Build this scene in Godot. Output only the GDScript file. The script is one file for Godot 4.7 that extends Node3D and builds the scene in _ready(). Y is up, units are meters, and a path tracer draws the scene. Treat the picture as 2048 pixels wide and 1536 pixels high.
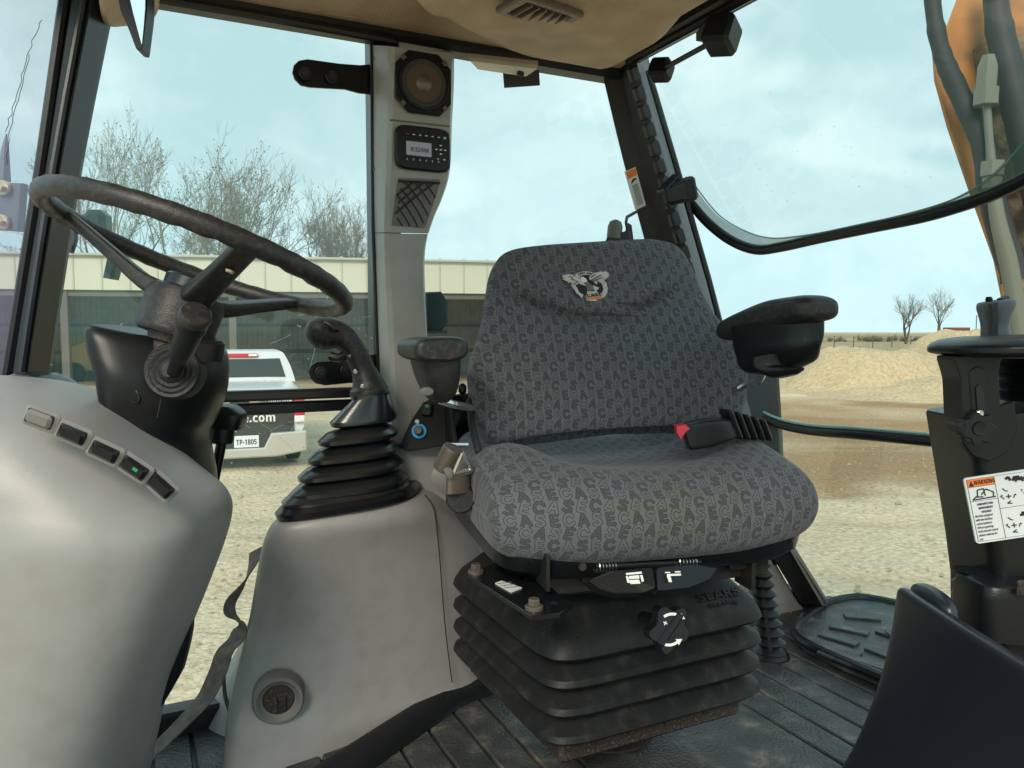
extends Node3D
# Cab axes: x runs to the rear of the machine, y is up, z runs towards the open near door. Ground at y = 0, cab floor at y = 1.6.

const CAB_FLOOR := 1.6
const FAR_WALL := -1.52
var rng := RandomNumberGenerator.new()
var M := {}
var origin := {}
var font: SystemFont
var bold: SystemFont


class Sh:
	var v := PackedVector3Array()
	var t := PackedVector2Array()
	var c := PackedColorArray()

	func tri(a: Vector3, b: Vector3, c: Vector3, ua := Vector2.ZERO, ub := Vector2.ZERO, uc := Vector2.ZERO) -> void:
		v.append(a); v.append(b); v.append(c)
		t.append(ua); t.append(ub); t.append(uc)

	func quad(a: Vector3, b: Vector3, c: Vector3, d: Vector3) -> void:
		tri(a, b, c)
		tri(a, c, d)

	func fan(ring: PackedVector3Array, flip := false) -> void:
		var m := Vector3.ZERO
		for p in ring:
			m += p
		m /= ring.size()
		for i in ring.size():
			var j := (i + 1) % ring.size()
			if flip:
				tri(m, ring[j], ring[i])
			else:
				tri(m, ring[i], ring[j])


func ring2(pl: Vector3, pr: Vector3, dv: Vector3, n := 2.5, k := 28) -> PackedVector3Array:
	var out := PackedVector3Array()
	var c := (pl + pr) / 2.0
	var ax := (pr - pl) / 2.0
	for i in k:
		var a := TAU * i / k
		var x := cos(a)
		var y := sin(a)
		out.append(c + ax * (signf(x) * pow(absf(x), 2.0 / n)) + dv * (signf(y) * pow(absf(y), 2.0 / n)))
	return out


func smooth_rings(rings: Array, sub: int) -> Array:
	var out := []
	var n := rings.size()
	for i in n - 1:
		var r0: PackedVector3Array = rings[maxi(i - 1, 0)]
		var r1: PackedVector3Array = rings[i]
		var r2: PackedVector3Array = rings[i + 1]
		var r3: PackedVector3Array = rings[mini(i + 2, n - 1)]
		for s in sub:
			var f := float(s) / sub
			var r := PackedVector3Array()
			for k in r1.size():
				r.append(r1[k].cubic_interpolate(r2[k], r0[k], r3[k], f))
			out.append(r)
	out.append(rings[n - 1])
	return out


func smooth_path(pts: Array, sub: int) -> Array:
	var out := []
	var n := pts.size()
	for i in n - 1:
		for s in sub:
			out.append((pts[i] as Vector3).cubic_interpolate(pts[i + 1], pts[maxi(i - 1, 0)], pts[mini(i + 2, n - 1)], float(s) / sub))
	out.append(pts[n - 1])
	return out


func loft(s: Sh, rings: Array, cap0 := true, cap1 := true, closed := true) -> void:
	for i in rings.size() - 1:
		var a: PackedVector3Array = rings[i]
		var b: PackedVector3Array = rings[i + 1]
		for k in (a.size() if closed else a.size() - 1):
			var j := (k + 1) % a.size()
			s.quad(a[k], a[j], b[j], b[k])
	if cap0:
		s.fan(rings[0], true)
	if cap1:
		s.fan(rings[rings.size() - 1])


func side_of(d: Vector3) -> Vector3:
	return d.cross(Vector3.UP if absf(d.normalized().y) < 0.9 else Vector3.RIGHT).normalized()


func tube(s: Sh, pts: Array, radii, k := 12, cap := true) -> void:
	var rings := []
	var side := Vector3.ZERO
	var n := pts.size()
	for i in n:
		var p: Vector3 = pts[i]
		var d: Vector3 = ((pts[mini(i + 1, n - 1)] as Vector3) - (pts[maxi(i - 1, 0)] as Vector3)).normalized()
		if i == 0:
			side = side_of(d)
		else:
			side = (side - d * side.dot(d)).normalized()
		var up := d.cross(side)
		var r := 0.0
		if radii is Array:
			var at: float = float(i) / (n - 1) * (radii.size() - 1)
			var lo := int(floor(at))
			r = lerpf(radii[lo], radii[mini(lo + 1, radii.size() - 1)], at - lo)
		else:
			r = radii
		var ring := PackedVector3Array()
		for q in k:
			var a := TAU * q / k
			ring.append(p + side * cos(a) * r + up * sin(a) * r)
		rings.append(ring)
	loft(s, rings, cap, cap)


func lathe(s: Sh, base: Vector3, axis: Vector3, profile: Array, k := 28, squash := 1.0, turn := Vector3.ZERO) -> void:
	axis = axis.normalized()
	var x := side_of(axis) if turn == Vector3.ZERO else (turn - axis * turn.dot(axis)).normalized()
	var y := axis.cross(x)
	var rings := []
	for p in profile:
		var ring := PackedVector3Array()
		for q in k:
			var a := TAU * q / k
			ring.append(base + axis * p.y + x * cos(a) * p.x + y * sin(a) * p.x * squash)
		rings.append(ring)
	loft(s, rings, profile[0].x > 0.0005, profile[profile.size() - 1].x > 0.0005)


# An outline with thickness: pts lie on the front face, dv runs to the back; bevel rounds the front edge.
func prism(s: Sh, pts: Array, dv: Vector3, bevel := 0.0) -> void:
	var n := pts.size()
	var c := Vector3.ZERO
	var nrm := Vector3.ZERO
	for i in n:
		c += pts[i]
		nrm += (pts[i] as Vector3).cross(pts[(i + 1) % n])
	c /= n
	nrm = nrm.normalized()
	for i in n:
		bevel = minf(bevel, 0.4 * (pts[i] as Vector3).distance_to(pts[(i + 1) % n]))
	var x := side_of(nrm)
	var y := nrm.cross(x)
	var flat := PackedVector2Array()
	var front := []
	for i in n:
		var p: Vector3 = pts[i]
		if bevel > 0.0:
			var e0: Vector3 = (p - (pts[(i + n - 1) % n] as Vector3)).normalized()
			var e1: Vector3 = ((pts[(i + 1) % n] as Vector3) - p).normalized()
			var n0 := nrm.cross(e0)
			var n1 := nrm.cross(e1)
			var m := (n0 + n1)
			if m.length() > 0.05:
				m = m.normalized()
				p += m * bevel / maxf(0.4, m.dot(n0))
		front.append(p)
		flat.append(Vector2((p - c).dot(x), (p - c).dot(y)))
	var idx := Geometry2D.triangulate_polygon(flat)
	if idx.is_empty():
		push_warning("outline could not be filled")
		print("unfilled outline at ", c)
	for i in range(0, idx.size(), 3):
		s.tri(front[idx[i]], front[idx[i + 1]], front[idx[i + 2]])
	var step := dv.normalized() * minf(bevel, dv.length() * 0.45)
	for i in n:
		var j := (i + 1) % n
		var a: Vector3 = pts[i] + step
		var b: Vector3 = pts[j] + step
		if bevel > 0.0:
			s.quad(front[i], front[j], b, a)
		s.quad(a, b, (pts[j] as Vector3) + dv, (pts[i] as Vector3) + dv)
	for i in range(0, idx.size(), 3):
		s.tri((pts[idx[i]] as Vector3) + dv, (pts[idx[i + 2]] as Vector3) + dv, (pts[idx[i + 1]] as Vector3) + dv)


func rbox(s: Sh, c: Vector3, size: Vector3, b := Basis(), bev := 0.003) -> void:
	var h := size / 2.0
	bev = minf(bev, minf(h.x, minf(h.y, h.z)) * 0.9)
	var rings := []
	for q in [[-h.z, bev], [-h.z + bev, 0.0], [h.z - bev, 0.0], [h.z, bev]]:
		var i: float = q[1]
		var ring := PackedVector3Array()
		for e in [[1, 1], [-1, 1], [-1, -1], [1, -1]]:
			var px: float = e[0] * (h.x - i)
			var py: float = e[1] * (h.y - i)
			var cut := bev if i == 0.0 else bev * 0.5
			if e[0] * e[1] > 0:
				ring.append(c + b * Vector3(px, py - e[1] * cut, q[0]))
				ring.append(c + b * Vector3(px - e[0] * cut, py, q[0]))
			else:
				ring.append(c + b * Vector3(px - e[0] * cut, py, q[0]))
				ring.append(c + b * Vector3(px, py - e[1] * cut, q[0]))
		rings.append(ring)
	loft(s, rings)


# A ribbon of the given width along a path; side gives the direction across at each point.
func ribbon(s: Sh, pts: Array, sides: Array, half: float, thick := 0.0015) -> void:
	var rings := []
	var n := pts.size()
	for i in n:
		var d: Vector3 = ((pts[mini(i + 1, n - 1)] as Vector3) - (pts[maxi(i - 1, 0)] as Vector3)).normalized()
		var sd: Vector3 = sides[i]
		sd = (sd - d * sd.dot(d)).normalized()
		var up := d.cross(sd)
		rings.append(PackedVector3Array([pts[i] + sd * half + up * thick, pts[i] - sd * half + up * thick, pts[i] - sd * half - up * thick, pts[i] + sd * half - up * thick]))
	loft(s, rings)


func mesh_of(s: Sh, crease := 38.0) -> ArrayMesh:
	var tris := s.v.size() / 3
	var fn := PackedVector3Array()
	var un := PackedVector3Array()
	var near := {}
	for i in tris:
		var nn := (s.v[i * 3 + 2] - s.v[i * 3]).cross(s.v[i * 3 + 1] - s.v[i * 3])
		fn.append(nn)
		un.append(nn.normalized())
		for k in 3:
			var key := Vector3i((s.v[i * 3 + k] * 20000.0).round())
			if near.has(key):
				near[key].append(i)
			else:
				near[key] = [i]
	var lim := cos(deg_to_rad(crease))
	var norm := PackedVector3Array()
	norm.resize(s.v.size())
	for i in tris:
		for k in 3:
			var key := Vector3i((s.v[i * 3 + k] * 20000.0).round())
			var sum := Vector3.ZERO
			for j in near[key]:
				if un[j].dot(un[i]) > lim:
					sum += fn[j]
			norm[i * 3 + k] = sum.normalized() if sum.length() > 1e-14 else un[i]
	var arr := []
	arr.resize(Mesh.ARRAY_MAX)
	arr[Mesh.ARRAY_VERTEX] = s.v
	arr[Mesh.ARRAY_NORMAL] = norm
	arr[Mesh.ARRAY_TEX_UV] = s.t
	if s.c.size() == s.v.size():
		arr[Mesh.ARRAY_COLOR] = s.c
	var m := ArrayMesh.new()
	m.add_surface_from_arrays(Mesh.PRIMITIVE_TRIANGLES, arr)
	return m


# One named mesh. Shapes are given in world axes; a part is stored relative to its thing's base.
func part(called: String, s: Sh, mat: Material, parent: Node3D = null, crease := 38.0) -> MeshInstance3D:
	var o := MeshInstance3D.new()
	o.name = called
	var from := Vector3.ZERO
	if parent == null:
		var lo := Vector3.INF
		var hi := -Vector3.INF
		for p in s.v:
			lo = lo.min(p)
			hi = hi.max(p)
		from = Vector3((lo.x + hi.x) / 2.0, lo.y, (lo.z + hi.z) / 2.0)
		o.position = from
	else:
		from = origin[parent]
	for i in s.v.size():
		s.v[i] -= from
	o.mesh = mesh_of(s, crease)
	o.material_override = mat
	origin[o] = from
	(self if parent == null else parent).add_child(o, true)
	return o


func put(called: String, mesh: Mesh, mat: Material, parent: Node3D, at: Transform3D) -> MeshInstance3D:
	var o := MeshInstance3D.new()
	o.name = called
	o.mesh = mesh
	o.material_override = mat
	at.origin -= origin[parent]
	o.transform = at
	origin[o] = at.origin + origin[parent]
	parent.add_child(o, true)
	return o


func tag(o: Node, label: String, category: String, group := "") -> Node:
	o.set_meta("label", label)
	o.set_meta("category", category)
	if group:
		o.set_meta("group", group)
	return o


func thing(called: String, label: String, category: String, at: Vector3, group := "") -> Node3D:
	var o := Node3D.new()
	o.name = called
	o.position = at
	origin[o] = at
	add_child(o, true)
	tag(o, label, category, group)
	return o


func structure(o: Node) -> void:
	o.set_meta("kind", "structure")


# Raised or printed lettering: x runs along the line, z out of the surface.
func lettering(called: String, words: String, height: float, mat: Material, parent: Node3D, at: Vector3, x: Vector3, up: Vector3, heavy := false, squeeze := 1.0, depth := 0.0008) -> MeshInstance3D:
	var t := TextMesh.new()
	t.text = words
	t.font = bold if heavy else font
	t.font_size = 32
	t.pixel_size = height / 24.0
	t.depth = depth
	t.curve_step = 2.0
	x = x.normalized()
	up = (up - x * up.dot(x)).normalized()
	return put(called, t, mat, parent, Transform3D(Basis(x * squeeze, up, x.cross(up)), at))


func facing(n: Vector3, up := Vector3.UP) -> Basis:
	n = n.normalized()
	var x := up.cross(n).normalized()
	return Basis(x, n.cross(x), n)


func bolt_mesh(r: float, h: float) -> ArrayMesh:
	var s := Sh.new()
	lathe(s, Vector3.ZERO, Vector3.BACK, [Vector2(r * 1.5, 0), Vector2(r * 1.5, h * 0.3), Vector2(r * 1.3, h * 0.4)], 20)
	lathe(s, Vector3(0, 0, h * 0.4), Vector3.BACK, [Vector2(r, 0), Vector2(r, h * 0.5), Vector2(r * 0.85, h * 0.6)], 6)
	return mesh_of(s, 30)


# ------------------------------------------------------------------ materials

func noise_tex(freq: float, octaves: int, ramp = null, normal := false, strength := 4.0, size := 512, sd := 1, kind := FastNoiseLite.TYPE_SIMPLEX_SMOOTH) -> NoiseTexture2D:
	var n := FastNoiseLite.new()
	n.noise_type = kind
	n.frequency = freq
	n.fractal_octaves = octaves
	n.seed = sd
	var t := NoiseTexture2D.new()
	t.width = size
	t.height = size
	t.seamless = true
	t.noise = n
	if normal:
		t.as_normal_map = true
		t.bump_strength = strength
	if ramp != null:
		t.color_ramp = ramp
	return t


func ramp(stops: Array) -> Gradient:
	var g := Gradient.new()
	var o := PackedFloat32Array()
	var c := PackedColorArray()
	for s in stops:
		o.append(s[0])
		c.append(s[1])
	g.offsets = o
	g.colors = c
	return g


func lin(r: float, g: float, b: float, a := 1.0) -> Color:
	var q := Color(r, g, b).linear_to_srgb()
	return Color(q.r, q.g, q.b, a)


func mat(called: String, col: Color, rough := 0.5, metal := 0.0) -> StandardMaterial3D:
	var m := StandardMaterial3D.new()
	m.resource_name = called
	m.albedo_color = col
	m.roughness = rough
	m.metallic = metal
	M[called] = m
	return m


func tri_tex(m: StandardMaterial3D, scale: float, albedo: Texture2D = null, normal: Texture2D = null, nscale := 0.5, rough: Texture2D = null) -> StandardMaterial3D:
	m.uv1_triplanar = true
	m.uv1_world_triplanar = true
	m.uv1_scale = Vector3.ONE * scale
	if albedo:
		m.albedo_texture = albedo
	if normal:
		m.normal_enabled = true
		m.normal_texture = normal
		m.normal_scale = nscale
	if rough:
		m.roughness_texture = rough
	return m


# Fabric print: the four letters of the woven pattern, as strokes.
func letter_distance(which: int, p: Vector2) -> float:
	var d := 9.0
	var segs := []
	match which:
		0:
			var q := p / Vector2(0.30, 0.36)
			var a := atan2(q.y, q.x)
			d = absf(q.length() - 1.0) * 0.32
			if absf(a) < 0.62:
				d = maxf(d, minf(p.distance_to(Vector2(0.24, 0.21)), p.distance_to(Vector2(0.24, -0.21))))
		1:
			segs = [[Vector2(-0.27, 0.36), Vector2(0, -0.36)], [Vector2(0, -0.36), Vector2(0.27, 0.36)], [Vector2(-0.16, 0.13), Vector2(0.16, 0.13)]]
		2:
			segs = [[Vector2(0.24, -0.26), Vector2(0.06, -0.36)], [Vector2(0.06, -0.36), Vector2(-0.16, -0.32)], [Vector2(-0.16, -0.32), Vector2(-0.2, -0.14)], [Vector2(-0.2, -0.14), Vector2(0.16, 0.08)], [Vector2(0.16, 0.08), Vector2(0.2, 0.26)], [Vector2(0.2, 0.26), Vector2(0.02, 0.37)], [Vector2(0.02, 0.37), Vector2(-0.24, 0.28)]]
		3:
			segs = [[Vector2(-0.2, -0.36), Vector2(-0.2, 0.36)], [Vector2(-0.2, -0.36), Vector2(0.2, -0.36)], [Vector2(-0.2, 0), Vector2(0.14, 0)], [Vector2(-0.2, 0.36), Vector2(0.2, 0.36)]]
	for e in segs:
		d = minf(d, p.distance_to(Geometry2D.get_closest_point_to_segment(p, e[0], e[1])))
	return d


func fabric_image() -> ImageTexture:
	var cell := 96
	var base := lin(0.122, 0.125, 0.142)
	var dark := lin(0.030, 0.031, 0.036)
	var mid := lin(0.076, 0.078, 0.088)
	var tiles := []
	for which in 4:
		for filled in 2:
			for turn in 2:
				var im := Image.create(cell, cell, false, Image.FORMAT_RGBA8)
				var ang := (-0.30 if turn == 0 else 0.12)
				for y in cell:
					for x in cell:
						var p := (Vector2(x + 0.5, y + 0.5) / cell - Vector2(0.5, 0.5)).rotated(ang) * 0.9
						var jag := 0.014 * sin(x * 0.75) * sin(y * 0.8 + which)
						var d := letter_distance(which, p) + jag
						var c := base
						if d < 0.13:
							c = dark if d > 0.082 else (mid.lerp(dark, 0.5 if (x + y) % 6 < 3 else 0.0) if filled == 1 else base)
						c = c.lerp(Color(0.5, 0.5, 0.55), rng.randf() * 0.10)
						im.set_pixel(x, y, c)
				tiles.append(im)
	var out := Image.create(cell * 8, cell * 8, false, Image.FORMAT_RGBA8)
	for r in 8:
		for q in 8:
			var k := (q + r * 2 + r / 4 * 3) % 8
			out.blit_rect(tiles[(k % 4) * 4 + ((q + r) % 2) * 2 + (r % 2)], Rect2i(0, 0, cell, cell), Vector2i(q * cell, r * cell))
	return ImageTexture.create_from_image(out)


func make_materials() -> void:
	font = SystemFont.new()
	font.font_names = PackedStringArray(["Droid Sans"])
	bold = SystemFont.new()
	bold.font_names = PackedStringArray(["Droid Sans"])
	bold.font_weight = 700
	var grain := noise_tex(0.18, 3, null, true, 6.0, 512, 3)
	var soft := noise_tex(0.02, 4, null, true, 5.0, 512, 9)
	var dust := noise_tex(0.012, 5, ramp([[0.0, Color(0.93, 0.925, 0.91)], [0.5, Color(0.98, 0.98, 0.975)], [1.0, Color(1, 1, 1)]]), false, 1, 512, 5)
	var dusty := noise_tex(0.03, 6, ramp([[0.0, lin(0.011, 0.011, 0.012)], [0.5, lin(0.015, 0.015, 0.016)], [0.7, lin(0.024, 0.022, 0.02)], [0.9, lin(0.045, 0.038, 0.031)]]), false, 1, 512, 11)
	var worn := noise_tex(0.03, 6, ramp([[0.0, lin(0.012, 0.012, 0.013)], [0.45, lin(0.018, 0.018, 0.019)], [0.66, lin(0.032, 0.028, 0.026)], [0.9, lin(0.08, 0.063, 0.05)]]), false, 1, 512, 21)
	var rvar := noise_tex(0.03, 4, ramp([[0.0, Color(0.6, 0.6, 0.6)], [1.0, Color(1, 1, 1)]]), false, 1, 256, 8)
	tri_tex(mat("black_plastic", lin(0.009, 0.010, 0.012), 0.33), 14.0, null, grain, 0.14)
	tri_tex(mat("gloss_black", lin(0.008, 0.009, 0.011), 0.2), 6.0, null, grain, 0.08)
	tri_tex(mat("soft_black", lin(0.014, 0.018, 0.026), 0.32), 14.0, null, grain, 0.14)
	tri_tex(mat("rubber", lin(0.009, 0.010, 0.012), 0.33), 5.0, null, grain, 0.15)
	tri_tex(mat("boot_rubber", lin(0.016, 0.018, 0.020), 0.22), 5.0, null, grain, 0.1)
	tri_tex(mat("dusty_black", Color.WHITE, 0.55), 4.0, dusty, grain, 0.4)
	tri_tex(mat("worn_grip", Color.WHITE, 0.42), 6.0, worn, grain, 0.3)
	tri_tex(mat("dusty_bellows", Color.WHITE, 0.5), 3.0, noise_tex(0.014, 5, ramp([[0.0, lin(0.008, 0.009, 0.010)], [0.5, lin(0.011, 0.012, 0.013)], [0.7, lin(0.019, 0.0185, 0.018)], [0.9, lin(0.042, 0.037, 0.032)]]), false, 1, 512, 31), grain, 0.12)
	tri_tex(mat("grey_plastic", lin(0.30, 0.297, 0.297), 0.42), 3.0, dust, grain, 0.025)
	tri_tex(mat("trim_grey", lin(0.36, 0.357, 0.345), 0.45), 2.0, dust, grain, 0.08)
	tri_tex(mat("tan_liner", lin(0.56, 0.42, 0.315), 0.6), 2.0, noise_tex(0.008, 4, ramp([[0.0, Color(0.86, 0.84, 0.8)], [1.0, Color(1, 1, 1)]]), false, 1, 512, 41), grain, 0.25)
	tri_tex(mat("frame_paint", lin(0.013, 0.013, 0.014), 0.32), 6.0, null, soft, 0.06)
	tri_tex(mat("frame_worn", Color.WHITE, 0.42), 3.0, noise_tex(0.01, 4, ramp([[0.0, lin(0.010, 0.011, 0.012)], [0.6, lin(0.016, 0.016, 0.016)], [0.9, lin(0.035, 0.03, 0.025)]]), false, 1, 512, 51), soft, 0.1)
	tri_tex(mat("floor_rubber", Color.WHITE, 0.42), 1.3, noise_tex(0.009, 7, ramp([[0.0, lin(0.028, 0.032, 0.034)], [0.5, lin(0.042, 0.046, 0.047)], [0.68, lin(0.06, 0.063, 0.062)], [0.82, lin(0.10, 0.097, 0.09)], [0.97, lin(0.22, 0.165, 0.115)]]), false, 1, 1024, 61), grain, 0.2)
	tri_tex(mat("rust_metal", Color.WHITE, 0.6, 0.2), 6.0, noise_tex(0.05, 6, ramp([[0.0, lin(0.02, 0.019, 0.018)], [0.55, lin(0.035, 0.03, 0.027)], [0.72, lin(0.075, 0.05, 0.034)], [0.92, lin(0.19, 0.14, 0.10)]]), false, 1, 512, 71), soft, 0.3)
	for q in ["rubber", "boot_rubber", "gloss_black", "black_plastic", "soft_black", "dusty_bellows"]:
		M[q].metallic_specular = 0.42
	M.boot_rubber.metallic_specular = 0.66
	M.soft_black.metallic_specular = 0.55
	mat("panel_black", lin(0.006, 0.007, 0.008), 0.5).metallic_specular = 0.25
	mat("bezel_grey", lin(0.22, 0.21, 0.205), 0.45)
	mat("steel", lin(0.5, 0.49, 0.47), 0.3, 1.0)
	mat("bright_metal", lin(0.75, 0.74, 0.72), 0.22, 1.0)
	mat("zinc", lin(0.62, 0.53, 0.38), 0.35, 0.8)
	mat("bronze", lin(0.16, 0.13, 0.11), 0.4, 0.5)
	mat("red_plastic", lin(0.62, 0.02, 0.05), 0.35)
	mat("white_print", lin(0.8, 0.8, 0.78), 0.6)
	mat("label_white", lin(0.74, 0.77, 0.80), 0.45)
	mat("ink", lin(0.012, 0.012, 0.014), 0.6)
	mat("orange_print", lin(0.85, 0.22, 0.05), 0.5)
	mat("grey_print", lin(0.62, 0.57, 0.55), 0.8)
	mat("blue_print", lin(0.06, 0.42, 0.85), 0.5)
	mat("green_lamp", lin(0.02, 0.25, 0.12), 0.4)
	mat("screen_grey", lin(0.42, 0.44, 0.58), 0.3)
	mat("grey_rubber", lin(0.16, 0.155, 0.15), 0.55)
	mat("webbing", lin(0.045, 0.045, 0.045), 0.85)
	tri_tex(mat("webbing_dusty", Color.WHITE, 0.85), 8.0, noise_tex(0.02, 4, ramp([[0.0, lin(0.10, 0.09, 0.085)], [0.6, lin(0.2, 0.18, 0.16)], [0.9, lin(0.34, 0.25, 0.17)]]), false, 1, 256, 81), grain, 0.6)
	tri_tex(mat("net_cord", lin(0.02, 0.02, 0.02), 0.8), 8.0, null, grain, 0.5)
	mat("cone", lin(0.085, 0.055, 0.03), 0.7)
	var fab := mat("fabric", Color.WHITE, 0.9)
	fab.albedo_texture = fabric_image()
	fab.uv1_scale = Vector3(6.6, 6.6, 1)
	fab.vertex_color_use_as_albedo = true
	fab.rim_enabled = true
	fab.rim = 0.25
	var g := mat("glass", lin(0.20, 0.50, 0.50, 0.13), 0.02)
	g.transparency = BaseMaterial3D.TRANSPARENCY_ALPHA
	g = mat("green_glass", lin(0.10, 0.19, 0.15, 0.6), 0.02)
	g.transparency = BaseMaterial3D.TRANSPARENCY_ALPHA
	g = mat("violet_glass", lin(0.25, 0.25, 0.42, 0.36), 0.02)
	g.transparency = BaseMaterial3D.TRANSPARENCY_ALPHA
	g = mat("glass_edge", lin(0.30, 0.50, 0.45, 0.75), 0.15)
	g.transparency = BaseMaterial3D.TRANSPARENCY_ALPHA
	g = mat("lamp_lens", lin(0.75, 0.72, 0.66), 0.3)


func _ready() -> void:
	rng.seed = 7
	# camera, sky, sun, exposure
	var cam := Camera3D.new()
	cam.name = "camera"
	cam.position = Vector3(0, 2.35, 0)
	cam.rotation_degrees = Vector3(-4.0, -26.0, 0)
	cam.fov = 53.13
	cam.near = 0.05
	cam.far = 900.0
	add_child(cam)
	var env := Environment.new()
	env.background_mode = Environment.BG_SKY
	env.sky = Sky.new()
	env.sky.sky_material = overcast_sky()
	env.background_energy_multiplier = 1.0
	env.tonemap_mode = Environment.TONE_MAPPER_LINEAR
	env.tonemap_exposure = 1.88
	env.sdfgi_enabled = true
	env.ssao_enabled = true
	env.ssil_enabled = true
	var we := WorldEnvironment.new()
	we.name = "environment"
	we.environment = env
	add_child(we)
	var sun := DirectionalLight3D.new()
	sun.name = "sun"
	sun.light_color = Color(1.0, 0.95, 0.87)
	sun.light_energy = 0.5
	sun.light_angular_distance = 22.0
	sun.shadow_enabled = true
	sun.rotation_degrees = Vector3(-34, -38, 0)
	add_child(sun)
	make_materials()
	# the yard
	build_ground()
	build_shed()
	build_trees()
	build_truck()
	build_far_things()
	# the machine
	build_cab_floor()
	build_cab_frame()
	build_windows()
	build_headliner()
	build_pillar_trim()
	build_boom()
	# what stands in the cab
	build_dash()
	build_steering()
	build_side_console()
	build_seat()
	build_right_controls()
	build_small_things()


func overcast_sky() -> PanoramaSkyMaterial:
	var n := FastNoiseLite.new()
	n.seed = 4
	n.frequency = 2.2
	n.fractal_octaves = 5
	n.domain_warp_enabled = true
	n.domain_warp_amplitude = 0.25
	n.domain_warp_frequency = 1.5
	var w := 1024
	var h := 512
	var im := Image.create(w, h, false, Image.FORMAT_RGB8)
	for y in h:
		var el := PI * (0.5 - (y + 0.5) / h)
		for x in w:
			var az := TAU * (x + 0.5) / w
			var d := Vector3(cos(el) * cos(az), sin(el) * 1.9, cos(el) * sin(az))
			var k := clampf(0.5 + 0.75 * n.get_noise_3dv(d), 0.0, 1.0)
			k = smoothstep(0.15, 0.85, k)
			var c := Color(0.60, 0.718, 0.732).lerp(Color(0.715, 0.802, 0.808), k)
			im.set_pixel(x, y, c)
	var m := PanoramaSkyMaterial.new()
	m.panorama = ImageTexture.create_from_image(im)
	m.energy_multiplier = 1.0
	return m


# ------------------------------------------------------------------ the cab

func build_cab_floor() -> void:
	var t := thing("cab_floor", "black ribbed rubber cab floor worn and dusted with dirt", "floor", Vector3(0.8, 1.6, -0.7))
	var s := Sh.new()
	rbox(s, Vector3(0.72, 1.564, -0.70), Vector3(1.94, 0.06, 1.66), Basis(), 0.004)
	part("floor_plate", s, M.frame_worn, t)
	# ribs run across the cab with grooves between them
	var x := -0.2
	while x < 1.64:
		s = Sh.new()
		rbox(s, Vector3(x + 0.0335, 1.597, -0.70), Vector3(0.061, 0.012, 1.62), Basis(), 0.0025)
		part("rib", s, M.floor_rubber, t)
		x += 0.067
	# smooth square round the seat post
	s = Sh.new()
	var o := []
	for q in [Vector3(0.6694, 1.6, -1.0865), Vector3(0.8674, 1.6, -1.1711), Vector3(1.0396, 1.6, -1.2004), Vector3(1.0491, 1.6, -0.862), Vector3(0.8397, 1.6, -0.7712), Vector3(0.5797, 1.6, -0.8981)]:
		o.append(q + Vector3(0, 0.009, 0))
	prism(s, o, Vector3(0, -0.006, 0), 0.002)
	part("smooth_patch", s, M.floor_rubber, t)
	# sill along the far side
	s = Sh.new()
	rbox(s, Vector3(0.72, 1.62, -1.53), Vector3(1.94, 0.05, 0.05), Basis(), 0.006)
	part("sill", s, M.frame_worn, t)

	var m := thing("floor_mat", "raised black rubber mat with rounded rim lying on the cab floor", "mat", Vector3(1.5062, 1.6, -1.2214))
	s = Sh.new()
	var edge := []
	for q in [Vector3(1.3911, 1.606, -1.3099), Vector3(1.4563, 1.606, -1.3563), Vector3(1.5865, 1.606, -1.4122), Vector3(1.6936, 1.606, -1.4249), Vector3(1.7541, 1.606, -1.3953), Vector3(1.8069, 1.606, -1.2584), Vector3(1.8165, 1.606, -1.0861), Vector3(1.4075, 1.606, -0.8342), Vector3(1.3767, 1.606, -1.0175), Vector3(1.3654, 1.606, -1.1568), Vector3(1.368, 1.606, -1.2576)]:
		edge.append(q)
	var top := []
	for q in edge:
		top.append(q + Vector3(0, 0.022, 0))
	prism(s, top, Vector3(0, -0.02, 0), 0.006)
	part("base", s, M.floor_rubber, m)
	s = Sh.new()
	var loop := []
	for q in edge:
		loop.append(q + Vector3(0, 0.024, 0))
	loop.append(loop[0])
	tube(s, smooth_path(loop, 5), 0.011, 8)
	part("rim", s, M.rubber, m)
	# raised treads of the mat, running across it
	for r in [[Vector3(1.4379, 1.63, -1.2783), Vector3(1.4641, 1.63, -1.1944)], [Vector3(1.3947, 1.63, -1.2567), Vector3(1.4189, 1.63, -1.1501)], [Vector3(1.4993, 1.63, -1.3034), Vector3(1.5425, 1.63, -1.2273)], [Vector3(1.5843, 1.63, -1.3351), Vector3(1.6485, 1.63, -1.2813)], [Vector3(1.5765, 1.63, -1.231), Vector3(1.5981, 1.63, -1.1228)], [Vector3(1.4705, 1.63, -1.1727), Vector3(1.4837, 1.63, -1.0403)], [Vector3(1.3605, 1.63, -1.2082), Vector3(1.3901, 1.63, -0.9728)], [Vector3(1.3724, 1.63, -1.2391), Vector3(1.4302, 1.63, -1.0017)]]:
		s = Sh.new()
		var a: Vector3 = r[0]
		var b: Vector3 = r[1]
		var d := (b - a).normalized()
		rbox(s, (a + b) / 2.0, Vector3((b - a).length(), 0.008, 0.03), Basis(d, Vector3.UP, d.cross(Vector3.UP)), 0.002)
		part("tread", s, M.floor_rubber, m)
	s = Sh.new()
	var rc := Vector3(1.6037, 1.632, -1.1754)
	lathe(s, rc, Vector3.UP, [Vector2(0.05, -0.004), Vector2(0.05, 0.004), Vector2(0.03, 0.004), Vector2(0.03, -0.004)], 24, 0.7)
	part("raised_ring", s, M.floor_rubber, m)


func post(s: Sh, top: Array, low: Array) -> void:
	loft(s, [PackedVector3Array(top), PackedVector3Array(low)])


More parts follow.
